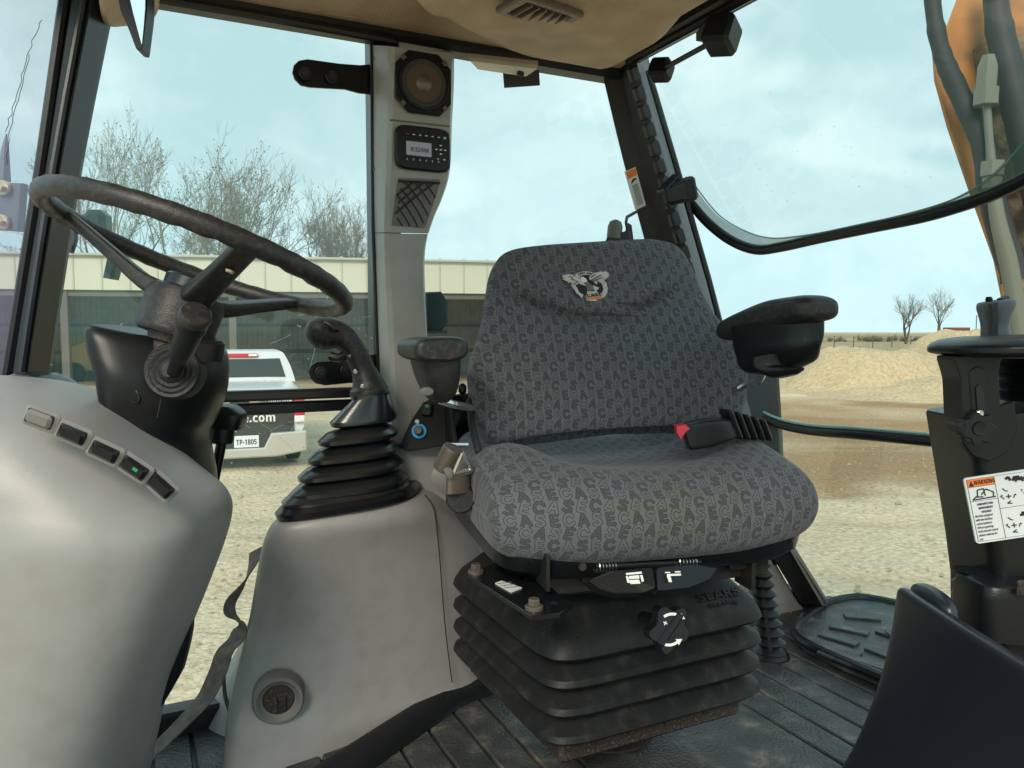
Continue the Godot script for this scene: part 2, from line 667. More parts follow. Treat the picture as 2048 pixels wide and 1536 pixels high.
func build_cab_frame() -> void:
	var t := thing("cab_frame", "black steel cab frame of posts, rails and headers round the windows", "cab frame", Vector3(0.7, 1.6, -1.53))
	var s := Sh.new()
	# front post
	loft(s, smooth_rings([
		PackedVector3Array([Vector3(-0.0927, 2.945, -1.55), Vector3(-0.0733, 2.925, -1.49), Vector3(-0.0421, 2.9231, -1.47), Vector3(-0.0071, 2.9536, -1.53), Vector3(-0.0074, 2.9733, -1.58)]),
		PackedVector3Array([Vector3(-0.1383, 2.6563, -1.55), Vector3(-0.1203, 2.6457, -1.49), Vector3(-0.0975, 2.6439, -1.47), Vector3(-0.0686, 2.6592, -1.53), Vector3(-0.0708, 2.6693, -1.58)]),
		PackedVector3Array([Vector3(-0.1756, 2.4354, -1.55), Vector3(-0.1583, 2.4324, -1.49), Vector3(-0.1354, 2.4319, -1.47), Vector3(-0.1077, 2.4362, -1.53), Vector3(-0.1112, 2.439, -1.58)]),
		PackedVector3Array([Vector3(-0.2082, 2.2402, -1.55), Vector3(-0.1898, 2.2441, -1.49), Vector3(-0.1667, 2.2447, -1.47), Vector3(-0.1392, 2.2392, -1.53), Vector3(-0.1438, 2.2356, -1.58)]),
		PackedVector3Array([Vector3(-0.2735, 1.763, -1.55), Vector3(-0.2561, 1.7843, -1.49), Vector3(-0.2325, 1.7878, -1.47), Vector3(-0.2063, 1.7577, -1.53), Vector3(-0.213, 1.7383, -1.58)])], 4))
	part("front_post", s, M.frame_paint, t, 25)
	s = Sh.new()
	tube(s, smooth_path([Vector3(-0.0854, 2.9266, -1.5), Vector3(-0.1296, 2.6468, -1.5), Vector3(-0.1664, 2.4327, -1.5), Vector3(-0.1994, 2.2437, -1.5)], 6), 0.009, 8)
	part("rubber_seal", s, M.rubber, t)
	s = Sh.new()
	tube(s, smooth_path([Vector3(-0.057, 2.9132, -1.472), Vector3(-0.1089, 2.6431, -1.472), Vector3(-0.146, 2.4317, -1.472), Vector3(-0.1766, 2.245, -1.472)], 6), 0.006, 8)
	part("trim_strip", s, M.soft_black, t)
	# middle post behind the grey trim
	s = Sh.new()
	rbox(s, Vector3(0.462, 2.27, -1.545), Vector3(0.06, 1.34, 0.05), Basis(), 0.006)
	part("middle_post", s, M.frame_paint, t)
	# rear post, leaning forwards to the roof
	s = Sh.new()
	loft(s, smooth_rings([
		PackedVector3Array([Vector3(0.9296, 3.0436, -1.52), Vector3(0.9829, 3.0457, -1.5), Vector3(0.9984, 3.0308, -1.45), Vector3(1.0858, 3.0739, -1.53), Vector3(1.0572, 3.0796, -1.56)]),
		PackedVector3Array([Vector3(0.9635, 2.9504, -1.52), Vector3(1.0042, 2.9503, -1.5), Vector3(1.017, 2.9371, -1.45), Vector3(1.1087, 2.9748, -1.53), Vector3(1.0727, 2.9785, -1.56)]),
		PackedVector3Array([Vector3(1.0284, 2.7448, -1.52), Vector3(1.0648, 2.7444, -1.5), Vector3(1.0844, 2.7365, -1.45), Vector3(1.1798, 2.7612, -1.53), Vector3(1.1339, 2.7627, -1.56)]),
		PackedVector3Array([Vector3(1.1084, 2.5176, -1.52), Vector3(1.1462, 2.5175, -1.5), Vector3(1.1716, 2.5144, -1.45), Vector3(1.2754, 2.5251, -1.53), Vector3(1.2291, 2.5257, -1.56)]),
		PackedVector3Array([Vector3(1.2027, 2.2522, -1.52), Vector3(1.2484, 2.2521, -1.5), Vector3(1.2837, 2.2537, -1.45), Vector3(1.3979, 2.2474, -1.53), Vector3(1.3476, 2.2471, -1.56)]),
		PackedVector3Array([Vector3(1.3209, 1.9156, -1.52), Vector3(1.3693, 1.9149, -1.5), Vector3(1.4228, 1.9197, -1.45), Vector3(1.5408, 1.892, -1.53), Vector3(1.4768, 1.8923, -1.56)]),
		PackedVector3Array([Vector3(1.3921, 1.7359, -1.52), Vector3(1.4422, 1.7346, -1.5), Vector3(1.4971, 1.7411, -1.45), Vector3(1.6209, 1.7019, -1.53), Vector3(1.5546, 1.7026, -1.56)])], 4))
	part("rear_post", s, M.frame_worn, t, 25)
	# hinge strip with moulded clips up the rear post
	for i in 15:
		var f := i / 14.0
		var a := (Vector3(1.001, 2.9103, -1.44)).lerp(Vector3(1.2034, 2.3743, -1.44), f)
		s = Sh.new()
		rbox(s, a, Vector3(0.026, 0.034, 0.018), Basis(Vector3.BACK, 0.40), 0.004)
		part("clip", s, M.frame_worn, t)
	s = Sh.new()
	tube(s, [Vector3(1.0527, 2.9344, -1.46), Vector3(1.1347, 2.7319, -1.46), Vector3(1.2378, 2.4703, -1.46), Vector3(1.3249, 2.2275, -1.46)], 0.007, 6)
	part("glass_channel", s, M.fender_grey, t)
	# door rail: two bars with a groove between them
	s = Sh.new()
	rbox(s, Vector3(0.16, 2.228, -1.500), Vector3(0.62, 0.02, 0.03), Basis(), 0.005)
	part("door_rail", s, M.frame_paint, t)
	s = Sh.new()
	rbox(s, Vector3(0.16, 2.203, -1.506), Vector3(0.62, 0.022, 0.02), Basis(), 0.004)
	part("door_rail", s, M.rubber, t)
	# header over the far side
	s = Sh.new()
	rbox(s, Vector3(0.42, 2.955, -1.525), Vector3(1.20, 0.07, 0.06), Basis(), 0.01)
	part("side_header", s, M.frame_worn, t)
	s = Sh.new()
	tube(s, [Vector3(-0.2, 2.917, -1.487), Vector3(0.2, 2.917, -1.487), Vector3(0.47, 2.913, -1.487)], 0.008, 8)
	part("header_seal", s, M.rubber, t)
	# rear header over the rear window
	s = Sh.new()
	rbox(s, Vector3(1.018, 2.985, -0.70), Vector3(0.055, 0.07, 1.62), Basis(), 0.01)
	part("rear_header", s, M.frame_worn, t)
	s = Sh.new()
	tube(s, [Vector3(1.0, 2.944, -1.46), Vector3(1.0, 2.944, 0.1)], 0.009, 8)
	part("header_seal", s, M.rubber, t)
	# lower rear corner: black sill beam running down to the floor edge
	s = Sh.new()
	post(s, [Vector3(1.3741, 1.8734, -1.45), Vector3(1.3999, 1.8818, -1.4), Vector3(1.4587, 1.8664, -1.44), Vector3(1.456, 1.8532, -1.5)], [Vector3(1.5541, 1.6323, -1.45), Vector3(1.5583, 1.6453, -1.38), Vector3(1.6503, 1.6113, -1.43), Vector3(1.6454, 1.6016, -1.5)])
	part("sill_beam", s, M.frame_worn, t, 25)
	s = Sh.new()
	tube(s, [Vector3(1.4225, 1.8491, -1.41), Vector3(1.5075, 1.7574, -1.41), Vector3(1.599, 1.6385, -1.405)], 0.005, 6)
	part("sill_edge", s, M.bronze, t)
	s = Sh.new()
	rbox(s, Vector3(1.665, 1.61, -0.70), Vector3(0.05, 0.03, 1.55), Basis(), 0.006)
	part("rear_sill", s, M.frame_worn, t)
	# roof outside: keeps the sky off the liner
	s = Sh.new()
	rbox(s, Vector3(0.40, 3.10, -0.66), Vector3(1.36, 0.06, 1.86), Basis(), 0.03)
	part("roof_panel", s, M.frame_paint, t)
	s = Sh.new()
	for q in [-1.52, 0.2]:
		rbox(s, Vector3(0.40, 3.03, q), Vector3(1.30, 0.1, 0.03), Basis(), 0.004)
	rbox(s, Vector3(-0.24, 3.03, -0.66), Vector3(0.03, 0.1, 1.68), Basis(), 0.004)
	part("roof_skirt", s, M.frame_paint, t)


func sheet(s: Sh, pts: Array) -> void:
	for i in range(1, pts.size() - 1):
		s.tri(pts[0], pts[i], pts[i + 1])


func build_windows() -> void:
	# far door glass
	var t := thing("door_glass", "clear frameless glass door on the far side with black hinge patches", "window", Vector3(0.16, 1.64, -1.53))
	var s := Sh.new()
	sheet(s, [Vector3(-0.2, 1.63, -1.523), Vector3(0.455, 1.63, -1.523), Vector3(0.455, 2.93, -1.523), Vector3(-0.1, 2.93, -1.523)])
	part("pane", s, M.glass, t)
	var bm := bolt_mesh(0.0085, 0.014)
	for q in [[[Vector3(0.4327, 2.815, -1.515), Vector3(0.4077, 2.8137, -1.515), Vector3(0.3782, 2.8174, -1.515), Vector3(0.311, 2.8121, -1.515), Vector3(0.2942, 2.8135, -1.515), Vector3(0.2833, 2.8231, -1.515), Vector3(0.2789, 2.8344, -1.515), Vector3(0.282, 2.8486, -1.515), Vector3(0.2914, 2.8583, -1.515), Vector3(0.3073, 2.8634, -1.515), Vector3(0.3692, 2.8642, -1.515), Vector3(0.4084, 2.8672, -1.515), Vector3(0.4335, 2.8728, -1.515)], [Vector3(0.3013, 2.8346, -1.511), Vector3(0.3514, 2.8352, -1.511)]],
			[[Vector3(0.4378, 2.2444, -1.515), Vector3(0.3795, 2.2451, -1.515), Vector3(0.3298, 2.2417, -1.515), Vector3(0.3124, 2.2462, -1.515), Vector3(0.3019, 2.2563, -1.515), Vector3(0.2983, 2.269, -1.515), Vector3(0.3034, 2.2816, -1.515), Vector3(0.315, 2.2882, -1.515), Vector3(0.3404, 2.2897, -1.515), Vector3(0.4004, 2.2957, -1.515), Vector3(0.4385, 2.3032, -1.515)], [Vector3(0.3216, 2.2677, -1.511), Vector3(0.3708, 2.2695, -1.511)]]]:
		s = Sh.new()
		prism(s, q[0], Vector3(0, 0, -0.006), 0.001)
		var h := part("hinge_patch", s, M.gloss_black, t)
		for b in q[1]:
			put("bolt", bm, M.frame_worn, h, Transform3D(Basis(), b))
	# fine scratches and splashes on the lower half of the door glass
	s = Sh.new()
	rng.seed = 55
	for i in 150:
		var p := Vector3(rng.randf_range(-0.08, 0.43), rng.randf_range(1.95, 2.42), -1.5205)
		var d := Vector3(rng.randf_range(-1, 1), rng.randf_range(-0.6, 0.6), 0).normalized()
		var l := rng.randf_range(0.002, 0.03) if i % 3 else 0.0015
		tube(s, [p, p + d * l + Vector3(0, rng.randf_range(-0.002, 0.002), 0), p + d * l * 1.8], 0.00028 if i % 3 else 0.0009, 3, false)
	part("scratches", s, M.white_print, t).set_meta("kind", "stuff")
	# quarter glass between middle and rear post
	t = thing("quarter_glass", "clear fixed side window between speaker post and rear post", "window", Vector3(0.9, 1.64, -1.53))
	s = Sh.new()
	sheet(s, [Vector3(0.475, 1.63, -1.5235), Vector3(1.52, 1.63, -1.5235), Vector3(1.50, 1.85, -1.5235), Vector3(1.30, 2.42, -1.5235), Vector3(0.985, 2.965, -1.5235), Vector3(0.475, 2.93, -1.5235)])
	part("pane", s, M.glass, t)
	# windscreen at the front
	t = thing("windscreen", "violet tinted windscreen beside the front post", "window", Vector3(-0.2, 1.9, -1.5))
	s = Sh.new()
	sheet(s, [Vector3(-0.0876, 2.9564, -1.535), Vector3(-0.3522, 2.9039, -1.535), Vector3(-0.3902, 2.0801, -1.535), Vector3(-0.2378, 2.0652, -1.535), Vector3(-0.1323, 2.6621, -1.535)])
	part("pane", s, M.violet_glass, t)
	for c in [[Vector3(-0.1274, 2.8666, -1.532), Vector3(-0.1433, 2.8236, -1.532), Vector3(-0.1572, 2.7729, -1.532), Vector3(-0.1711, 2.7225, -1.532), Vector3(-0.1839, 2.6788, -1.532)], [Vector3(-0.1453, 2.8071, -1.532), Vector3(-0.1637, 2.7315, -1.532), Vector3(-0.1799, 2.6744, -1.532), Vector3(-0.1847, 2.6235, -1.532)]]:
		s = Sh.new()
		var pts := smooth_path(c, 6)
		for i in pts.size():
			pts[i] += Vector3(rng.randf_range(-0.002, 0.002), rng.randf_range(-0.002, 0.002), 0)
		tube(s, pts, 0.0005, 4)
		part("crack", s, M.frame_worn, t)
	# raised upper rear window: its round-cornered lower edge hangs in the opening
	t = thing("raised_rear_window", "raised rear window pane with round-cornered lower edge and black rubber seal", "window", Vector3(1.1723, 2.676, -1.0061))
	var low := [Vector3(1.163, 2.6921, -1.4954), Vector3(1.1862, 2.6516, -1.4714), Vector3(1.2141, 2.6028, -1.441), Vector3(1.2396, 2.5582, -1.3918), Vector3(1.255, 2.5312, -1.3273), Vector3(1.2559, 2.5296, -1.2533), Vector3(1.2518, 2.5368, -1.1415), Vector3(1.2481, 2.5432, -1.0203), Vector3(1.2447, 2.5493, -0.9054), Vector3(1.2387, 2.5597, -0.8212), Vector3(1.2331, 2.5696, -0.7692), Vector3(1.2252, 2.5834, -0.7198), Vector3(1.209, 2.6118, -0.6438), Vector3(1.1833, 2.6567, -0.5901)]
	s = Sh.new()
	var poly := smooth_path(low, 4)
	var upper := [Vector3(1.0, 2.975, 0.06), Vector3(1.0, 2.975, -1.44)]
	var hub := Vector3(1.1506, 2.7139, -0.9891)
	for i in poly.size() - 1:
		s.tri(hub, poly[i], poly[i + 1])
	s.tri(hub, poly[poly.size() - 1], upper[0])
	s.tri(hub, upper[0], upper[1])
	s.tri(hub, upper[1], poly[0])
	part("pane", s, M.glass, t, 80)
	s = Sh.new()
	var lip := []
	var lipb := []
	for p in poly:
		lip.append(p + Vector3(0.002, 0, 0))
	# the tinted band of glass along the edge, then the seal below it
	var band := [Vector3(1.1558, 2.7049, -1.4388), Vector3(1.1775, 2.6669, -1.4253), Vector3(1.2093, 2.6112, -1.3926), Vector3(1.2318, 2.5719, -1.335), Vector3(1.2442, 2.5502, -1.2712), Vector3(1.2467, 2.5457, -1.1893), Vector3(1.2454, 2.5481, -1.0869), Vector3(1.2418, 2.5544, -0.9729), Vector3(1.2371, 2.5626, -0.8819), Vector3(1.2309, 2.5735, -0.825), Vector3(1.2199, 2.5926, -0.7738), Vector3(1.205, 2.6188, -0.7314), Vector3(1.185, 2.6537, -0.6858), Vector3(1.1566, 2.7035, -0.6522)]
	lipb = smooth_path(band, 4)
	for i in poly.size() - 1:
		s.quad(lip[i] - Vector3(0.006, 0, 0), lip[i + 1] - Vector3(0.006, 0, 0), lipb[i + 1] - Vector3(0.006, 0, 0), lipb[i] - Vector3(0.006, 0, 0))
	part("tinted_band", s, M.green_glass, t, 80)
	s = Sh.new()
	tube(s, smooth_path(band, 5), 0.0018, 5)
	part("glass_edge", s, M.glass_edge, t)
	s = Sh.new()
	tube(s, smooth_path(low, 5), 0.0115, 10)
	part("seal", s, M.rubber, t)
	# dried specks of mud on the pane
	s = Sh.new()
	rng.seed = 56
	for i in 34:
		var f := rng.randf()
		var p := (Vector3(1.0858, 2.8274, -1.2876)).lerp(Vector3(1.1387, 2.7348, -0.697), f).lerp((Vector3(1.207, 2.6152, -1.3252)).lerp(Vector3(1.2214, 2.5901, -0.7946), f), rng.randf()) + Vector3(-0.003, 0, 0)
		rbox(s, p, Vector3(0.001, rng.randf_range(0.0006, 0.002), rng.randf_range(0.0006, 0.0016)), Basis(Vector3.BACK, 0.5), 0.0002)
	part("mud_specks", s, M.grey_rubber, t).set_meta("kind", "stuff")
	# catch of the raised window on the rear post
	s = Sh.new()
	var cb := Basis(Vector3(0, 0, 1), 0.25) * Basis(Vector3.UP, -0.35)
	rbox(s, Vector3(1.0852, 2.6555, -1.3844), Vector3(0.068, 0.052, 0.05), cb, 0.006)
	var catch_ := part("catch", s, M.black_plastic, t)
	s = Sh.new()
	rbox(s, Vector3(1.0598, 2.6452, -1.3656), Vector3(0.044, 0.034, 0.012), cb, 0.003)
	part("catch_cover", s, M.gloss_black, catch_)
	s = Sh.new()
	rbox(s, Vector3(1.0527, 2.6702, -1.378), Vector3(0.06, 0.008, 0.03), Basis(Vector3(0, 0, 1), 0.75), 0.002)
	part("catch_lever", s, M.black_plastic, catch_)
	# lower rear glass with its own seal
	t = thing("lower_rear_window", "lower rear window pane with rounded corner and dark green rubber seal", "window", Vector3(1.62, 2.0466, -1.3625))
	var rim := [Vector3(1.5, 2.2943, -1.6918), Vector3(1.54, 2.1943, -1.6803), Vector3(1.58, 2.1259, -1.6571), Vector3(1.6, 2.0933, -1.5902), Vector3(1.62, 2.0825, -1.493), Vector3(1.62, 2.091, -1.3341), Vector3(1.62, 2.0977, -1.1829), Vector3(1.62, 2.1044, -1.0296), Vector3(1.62, 2.1084, -0.8889)]
	s = Sh.new()
	tube(s, smooth_path(rim, 5), 0.0145, 10)
	part("seal", s, M.rubber, t)
	s = Sh.new()
	var rim2 := []
	for p in rim:
		rim2.append(p + Vector3(-0.012, 0.016, 0))
	tube(s, smooth_path(rim2, 5), 0.004, 6)
	part("glass_edge", s, M.glass_edge, t)
	s = Sh.new()
	var lowpane := smooth_path(rim.slice(3), 4)
	for i in lowpane.size() - 1:
		var a: Vector3 = lowpane[i]
		var b: Vector3 = lowpane[i + 1]
		s.quad(a, b, Vector3(1.655, 1.615, b.z), Vector3(1.655, 1.615, a.z))
	part("pane", s, M.glass, t, 80)
	# wiper drive at the top of the rear window
	t = thing("wiper_drive", "black wiper motor housing with arm under the rear header", "wiper", Vector3(1.014, 2.9005, -1.2347))
	var wb := Basis(Vector3.BACK, -0.35) * Basis(Vector3.UP, 0.5)
	s = Sh.new()
	rbox(s, Vector3(0.9953, 2.8982, -1.1513), Vector3(0.062, 0.058, 0.055), wb, 0.007)
	part("housing", s, M.black_plastic, t)
	s = Sh.new()
	rbox(s, Vector3(1.0069, 2.8954, -1.3505), Vector3(0.04, 0.042, 0.045), wb, 0.006)
	part("pivot_block", s, M.black_plastic, t)
	s = Sh.new()
	tube(s, [Vector3(1.0031, 2.8933, -1.3454), Vector3(0.9975, 2.8944, -1.2001)], 0.0055, 8)
	part("arm", s, M.frame_worn, t)
	s = Sh.new()
	tube(s, [Vector3(0.9824, 2.9207, -1.1972), Vector3(0.9798, 2.9253, -1.1589), Vector3(0.9858, 2.9149, -1.1315)], [0.004, 0.010, 0.006], 8)
	part("bracket", s, M.frame_worn, t)
	s = Sh.new()
	prism(s, [Vector3(0.9869, 2.9217, -1.2143), Vector3(0.979, 2.9356, -1.1679), Vector3(0.9835, 2.9277, -1.1535), Vector3(0.9968, 2.9044, -1.2082), Vector3(0.9934, 2.9103, -1.222)], Vector3(0.004, 0, 0))
	part("lever", s, M.black_plastic, t)


func liner_height(x: float, z: float) -> float:
	var rise := 0.075 * smoothstep(-1.50, -1.30, z) * (1.0 - 0.55 * smoothstep(-0.02, -0.2, x))
	var y := 2.94 + rise
	y += 0.012 * sin(x * 5.0 + 1.0) * smoothstep(-1.45, -1.2, z)
	var lump := smoothstep(0.26 + 0.10 * smoothstep(-1.0, -1.45, z), 0.47, x) * smoothstep(-1.47, -1.31, z - 0.09 * smoothstep(0.70, 0.45, x)) * (1.0 - smoothstep(0.84, 0.985, x))
	y = lerpf(y, 2.862, lump)
	# shallow step in the underside nearer the middle of the roof
	var stp := smoothstep(-1.17, -1.11, z + 0.10 * smoothstep(0.62, 0.50, x) * smoothstep(0.35, 0.5, x)) * lump
	y += 0.022 * stp
	return y


func build_headliner() -> void:
	var t := thing("headliner", "tan moulded headliner with bulging air duct under the cab roof", "headliner", Vector3(0.4, 2.86, -0.7))
	var s := Sh.new()
	var nx := 84
	var nz := 110
	for i in nx:
		for j in nz:
			var p := []
			for q in [[0, 0], [1, 0], [1, 1], [0, 1]]:
				var x: float = -0.22 + 1.22 * (i + q[0]) / nx
				var z: float = -1.51 + 1.70 * (j + q[1]) / nz
				p.append(Vector3(x, liner_height(x, z), z))
			s.quad(p[0], p[1], p[2], p[3])
	part("panel", s, M.tan_liner, t, 60)
	# front corner pad by the windscreen
	s = Sh.new()
	loft(s, smooth_rings([ring2(Vector3(-0.0393, 2.9377, -1.4656), Vector3(0.0617, 2.9558, -1.4608), Vector3(0, 0, 0.10), 4.0), ring2(Vector3(-0.0387, 2.8902, -1.4653), Vector3(0.0512, 2.9068, -1.4659), Vector3(0, 0, 0.10), 4.0), ring2(Vector3(-0.036, 2.8719, -1.4751), Vector3(0.0257, 2.8921, -1.4783), Vector3(0, 0, 0.07), 3.0), ring2(Vector3(-0.0274, 2.8647, -1.4709), Vector3(-0.0012, 2.8822, -1.4915), Vector3(0, 0, 0.03), 2.5)], 4))
	part("corner_pad", s, M.tan_liner, t)
	# two louvred vents
	var ax := Vector3(1, 0, 0)
	var c := Vector3(0.6122, 2.872, -1.1502)
	var b := Basis(Vector3.UP, 0.20)
	s = Sh.new()
	for q in [[Vector3(0, 0, 0.032), Vector3(0.128, 0.012, 0.014)], [Vector3(0, 0, -0.032), Vector3(0.128, 0.012, 0.014)], [Vector3(0.055, 0, 0), Vector3(0.018, 0.0118, 0.06)], [Vector3(-0.055, 0, 0), Vector3(0.018, 0.0118, 0.06)]]:
		rbox(s, c + b * q[0], q[1], b, 0.003)
	var v := part("vent", s, M.bronze, t)
	s = Sh.new()
	rbox(s, c + Vector3(0, 0.007, 0), Vector3(0.1, 0.002, 0.05), b, 0.0005)
	part("duct", s, M.ink, v)
	for i in 6:
		s = Sh.new()
		rbox(s, c + b * Vector3(-0.037 + i * 0.0148, -0.002, 0), Vector3(0.0035, 0.014, 0.052), b * Basis(Vector3.BACK, 0.12), 0.001)
		part("slat", s, M.bronze, v)
	c = Vector3(0.9298, 2.9523, -1.3934)
	b = Basis(Vector3.BACK, 0.28) * Basis(Vector3.UP, 0.45)
	s = Sh.new()
	for q in [[Vector3(0, 0.0, 0.03), Vector3(0.125, 0.012, 0.01)], [Vector3(0, 0.0, -0.03), Vector3(0.125, 0.012, 0.01)]]:
		rbox(s, c + b * q[0], q[1], b, 0.003)
	v = part("vent", s, M.bronze, t)
	for i in 9:
		s = Sh.new()
		rbox(s, c + b * Vector3(-0.05 + i * 0.0125, -0.004, 0), Vector3(0.004, 0.016, 0.052), b * Basis(Vector3.BACK, -0.5), 0.001)
		part("slat", s, M.bronze, v)
	# dome light
	t = thing("dome_light", "long pale interior lamp with small black switch under the headliner", "lamp", Vector3(0.6413, 2.8443, -1.3561))
	s = Sh.new()
	loft(s, [PackedVector3Array([Vector3(0.5815, 2.8683, -1.3853), Vector3(0.7207, 2.867, -1.3619), Vector3(0.7488, 2.895, -1.4149), Vector3(0.6048, 2.8968, -1.4407)]), PackedVector3Array([Vector3(0.5819, 2.8575, -1.374), Vector3(0.7143, 2.856, -1.3539), Vector3(0.747, 2.8871, -1.4158), Vector3(0.6092, 2.8891, -1.4385)]), PackedVector3Array([Vector3(0.5994, 2.8452, -1.3766), Vector3(0.6974, 2.8434, -1.3677), Vector3(0.7278, 2.868, -1.414), Vector3(0.6194, 2.8694, -1.4224)])])
	part("lens", s, M.lamp_lens, t, 20)
	s = Sh.new()
	rbox(s, Vector3(0.6788, 2.8426, -1.3545), Vector3(0.014, 0.009, 0.008), Basis(Vector3.UP, 0.2), 0.002)
	part("switch", s, M.ink, t)
	s = Sh.new()
	prism(s, [Vector3(0.6773, 2.8706, -1.4276), Vector3(0.7507, 2.8772, -1.414), Vector3(0.7526, 2.8475, -1.4131), Vector3(0.68, 2.8364, -1.4263)], Vector3(0.0, 0, -0.004))
	var flap := part("dark_flap", s, M.webbing)
	tag(flap, "small black cloth flap hanging behind the interior lamp", "flap")


func build_pillar_trim() -> void:
	var t := thing("speaker_post_trim", "grey plastic post trim carrying round speaker, radio and net pocket", "trim", Vector3(0.5, 1.9, -1.46))
	var s := Sh.new()
	loft(s, smooth_rings([
		PackedVector3Array([Vector3(0.4289, 2.9084, -1.515), Vector3(0.4393, 2.8807, -1.43), Vector3(0.449, 2.8766, -1.418), Vector3(0.5619, 2.883, -1.418), Vector3(0.5879, 2.9054, -1.47), Vector3(0.597, 2.919, -1.515)]),
		PackedVector3Array([Vector3(0.43, 2.8416, -1.515), Vector3(0.4386, 2.8186, -1.43), Vector3(0.4465, 2.8162, -1.418), Vector3(0.5616, 2.8247, -1.418), Vector3(0.5875, 2.8428, -1.47), Vector3(0.5966, 2.8567, -1.515)]),
		PackedVector3Array([Vector3(0.429, 2.7644, -1.515), Vector3(0.4367, 2.7467, -1.43), Vector3(0.4427, 2.7427, -1.418), Vector3(0.558, 2.7505, -1.418), Vector3(0.5828, 2.7657, -1.47), Vector3(0.5917, 2.7774, -1.515)]),
		PackedVector3Array([Vector3(0.4288, 2.6721, -1.515), Vector3(0.4328, 2.6566, -1.43), Vector3(0.4398, 2.655, -1.418), Vector3(0.5543, 2.6607, -1.418), Vector3(0.5779, 2.6724, -1.47), Vector3(0.5867, 2.6814, -1.515)]),
		PackedVector3Array([Vector3(0.4292, 2.6184, -1.515), Vector3(0.4302, 2.6053, -1.43), Vector3(0.4369, 2.6042, -1.42), Vector3(0.5413, 2.6102, -1.42), Vector3(0.5625, 2.6195, -1.47), Vector3(0.5731, 2.6273, -1.515)]),
		PackedVector3Array([Vector3(0.4297, 2.5792, -1.515), Vector3(0.4288, 2.5678, -1.43), Vector3(0.4358, 2.5675, -1.424), Vector3(0.525, 2.5713, -1.424), Vector3(0.5441, 2.5786, -1.47), Vector3(0.5531, 2.5851, -1.515)]),
		PackedVector3Array([Vector3(0.4302, 2.5447, -1.515), Vector3(0.4289, 2.5356, -1.435), Vector3(0.4356, 2.5352, -1.428), Vector3(0.5138, 2.5376, -1.428), Vector3(0.5311, 2.5432, -1.47), Vector3(0.5397, 2.5487, -1.515)])], 4))
	part("upper_panel", s, M.trim_grey, t, 30)
	s = Sh.new()
	loft(s, smooth_rings([
		PackedVector3Array([Vector3(0.4302, 2.5432, -1.515), Vector3(0.4295, 2.5345, -1.437), Vector3(0.4362, 2.534, -1.43), Vector3(0.5135, 2.5363, -1.43), Vector3(0.53, 2.5422, -1.47), Vector3(0.5397, 2.5477, -1.515)]),
		PackedVector3Array([Vector3(0.4316, 2.4904, -1.515), Vector3(0.4318, 2.4843, -1.44), Vector3(0.4398, 2.4841, -1.434), Vector3(0.5063, 2.4858, -1.434), Vector3(0.5222, 2.4893, -1.47), Vector3(0.5327, 2.4934, -1.515)]),
		PackedVector3Array([Vector3(0.4342, 2.3707, -1.515), Vector3(0.4354, 2.3698, -1.44), Vector3(0.4445, 2.3698, -1.434), Vector3(0.5094, 2.3692, -1.434), Vector3(0.5254, 2.3697, -1.47), Vector3(0.5339, 2.3702, -1.515)]),
		PackedVector3Array([Vector3(0.4377, 2.2393, -1.515), Vector3(0.4397, 2.2443, -1.436), Vector3(0.4472, 2.2446, -1.428), Vector3(0.5166, 2.2414, -1.428), Vector3(0.5351, 2.2382, -1.47), Vector3(0.5415, 2.235, -1.515)]),
		PackedVector3Array([Vector3(0.4413, 2.1061, -1.515), Vector3(0.4354, 2.1199, -1.42), Vector3(0.4442, 2.1207, -1.41), Vector3(0.551, 2.1124, -1.41), Vector3(0.5778, 2.1021, -1.47), Vector3(0.5864, 2.0951, -1.515)]),
		PackedVector3Array([Vector3(0.4417, 1.8772, -1.515), Vector3(0.4329, 1.9044, -1.42), Vector3(0.4419, 1.9059, -1.41), Vector3(0.5712, 1.8887, -1.41), Vector3(0.6012, 1.8683, -1.47), Vector3(0.608, 1.8551, -1.515)])], 4))
	part("lower_panel", s, M.trim_grey, t, 30)
	# seam strip between the speaker panel and the radio panel
	s = Sh.new()
	prism(s, [Vector3(0.4374, 2.7435, -1.4165), Vector3(0.5563, 2.7452, -1.4165), Vector3(0.5563, 2.7424, -1.4165), Vector3(0.4374, 2.7408, -1.4165)], Vector3(0, 0, -0.004))
	part("seam", s, M.bronze, t)
	s = Sh.new()
	tube(s, [Vector3(0.4291, 2.9052, -1.505), Vector3(0.4275, 2.5483, -1.505), Vector3(0.4358, 2.24, -1.505)], 0.004, 6)
	part("edge_seal", s, M.rubber, t)
	var sm := bolt_mesh(0.004, 0.004)
	for q in [Vector3(0.4337, 2.8772, -1.498), Vector3(0.432, 2.6664, -1.498)]:
		put("screw", sm, M.bronze, t, Transform3D(Basis(Vector3.UP, -1.0), q))
	# speaker
	var c := Vector3(0.5021, 2.8154, -1.414)
	var sp := thing("speaker", "round black speaker with brown cone in octagonal frame on grey post", "speaker", c)
	s = Sh.new()
	var oc := []
	for q in [[-0.056, 0.030], [-0.030, 0.057], [0.030, 0.057], [0.055, 0.032], [0.055, -0.032], [0.032, -0.057], [-0.030, -0.057], [-0.056, -0.032]]:
		oc.append(c + Vector3(q[0], q[1], 0.006))
	prism(s, oc, Vector3(0, 0, -0.006), 0.0015)
	var fr := part("frame", s, M.gloss_black, sp)
	s = Sh.new()
	lathe(s, c + Vector3(0, 0, 0.006), Vector3.BACK, [Vector2(0.050, 0.0005), Vector2(0.0495, 0.004), Vector2(0.0465, 0.0042), Vector2(0.045, 0.001)], 40)
	part("rim", s, M.black_plastic, sp)
	s = Sh.new()
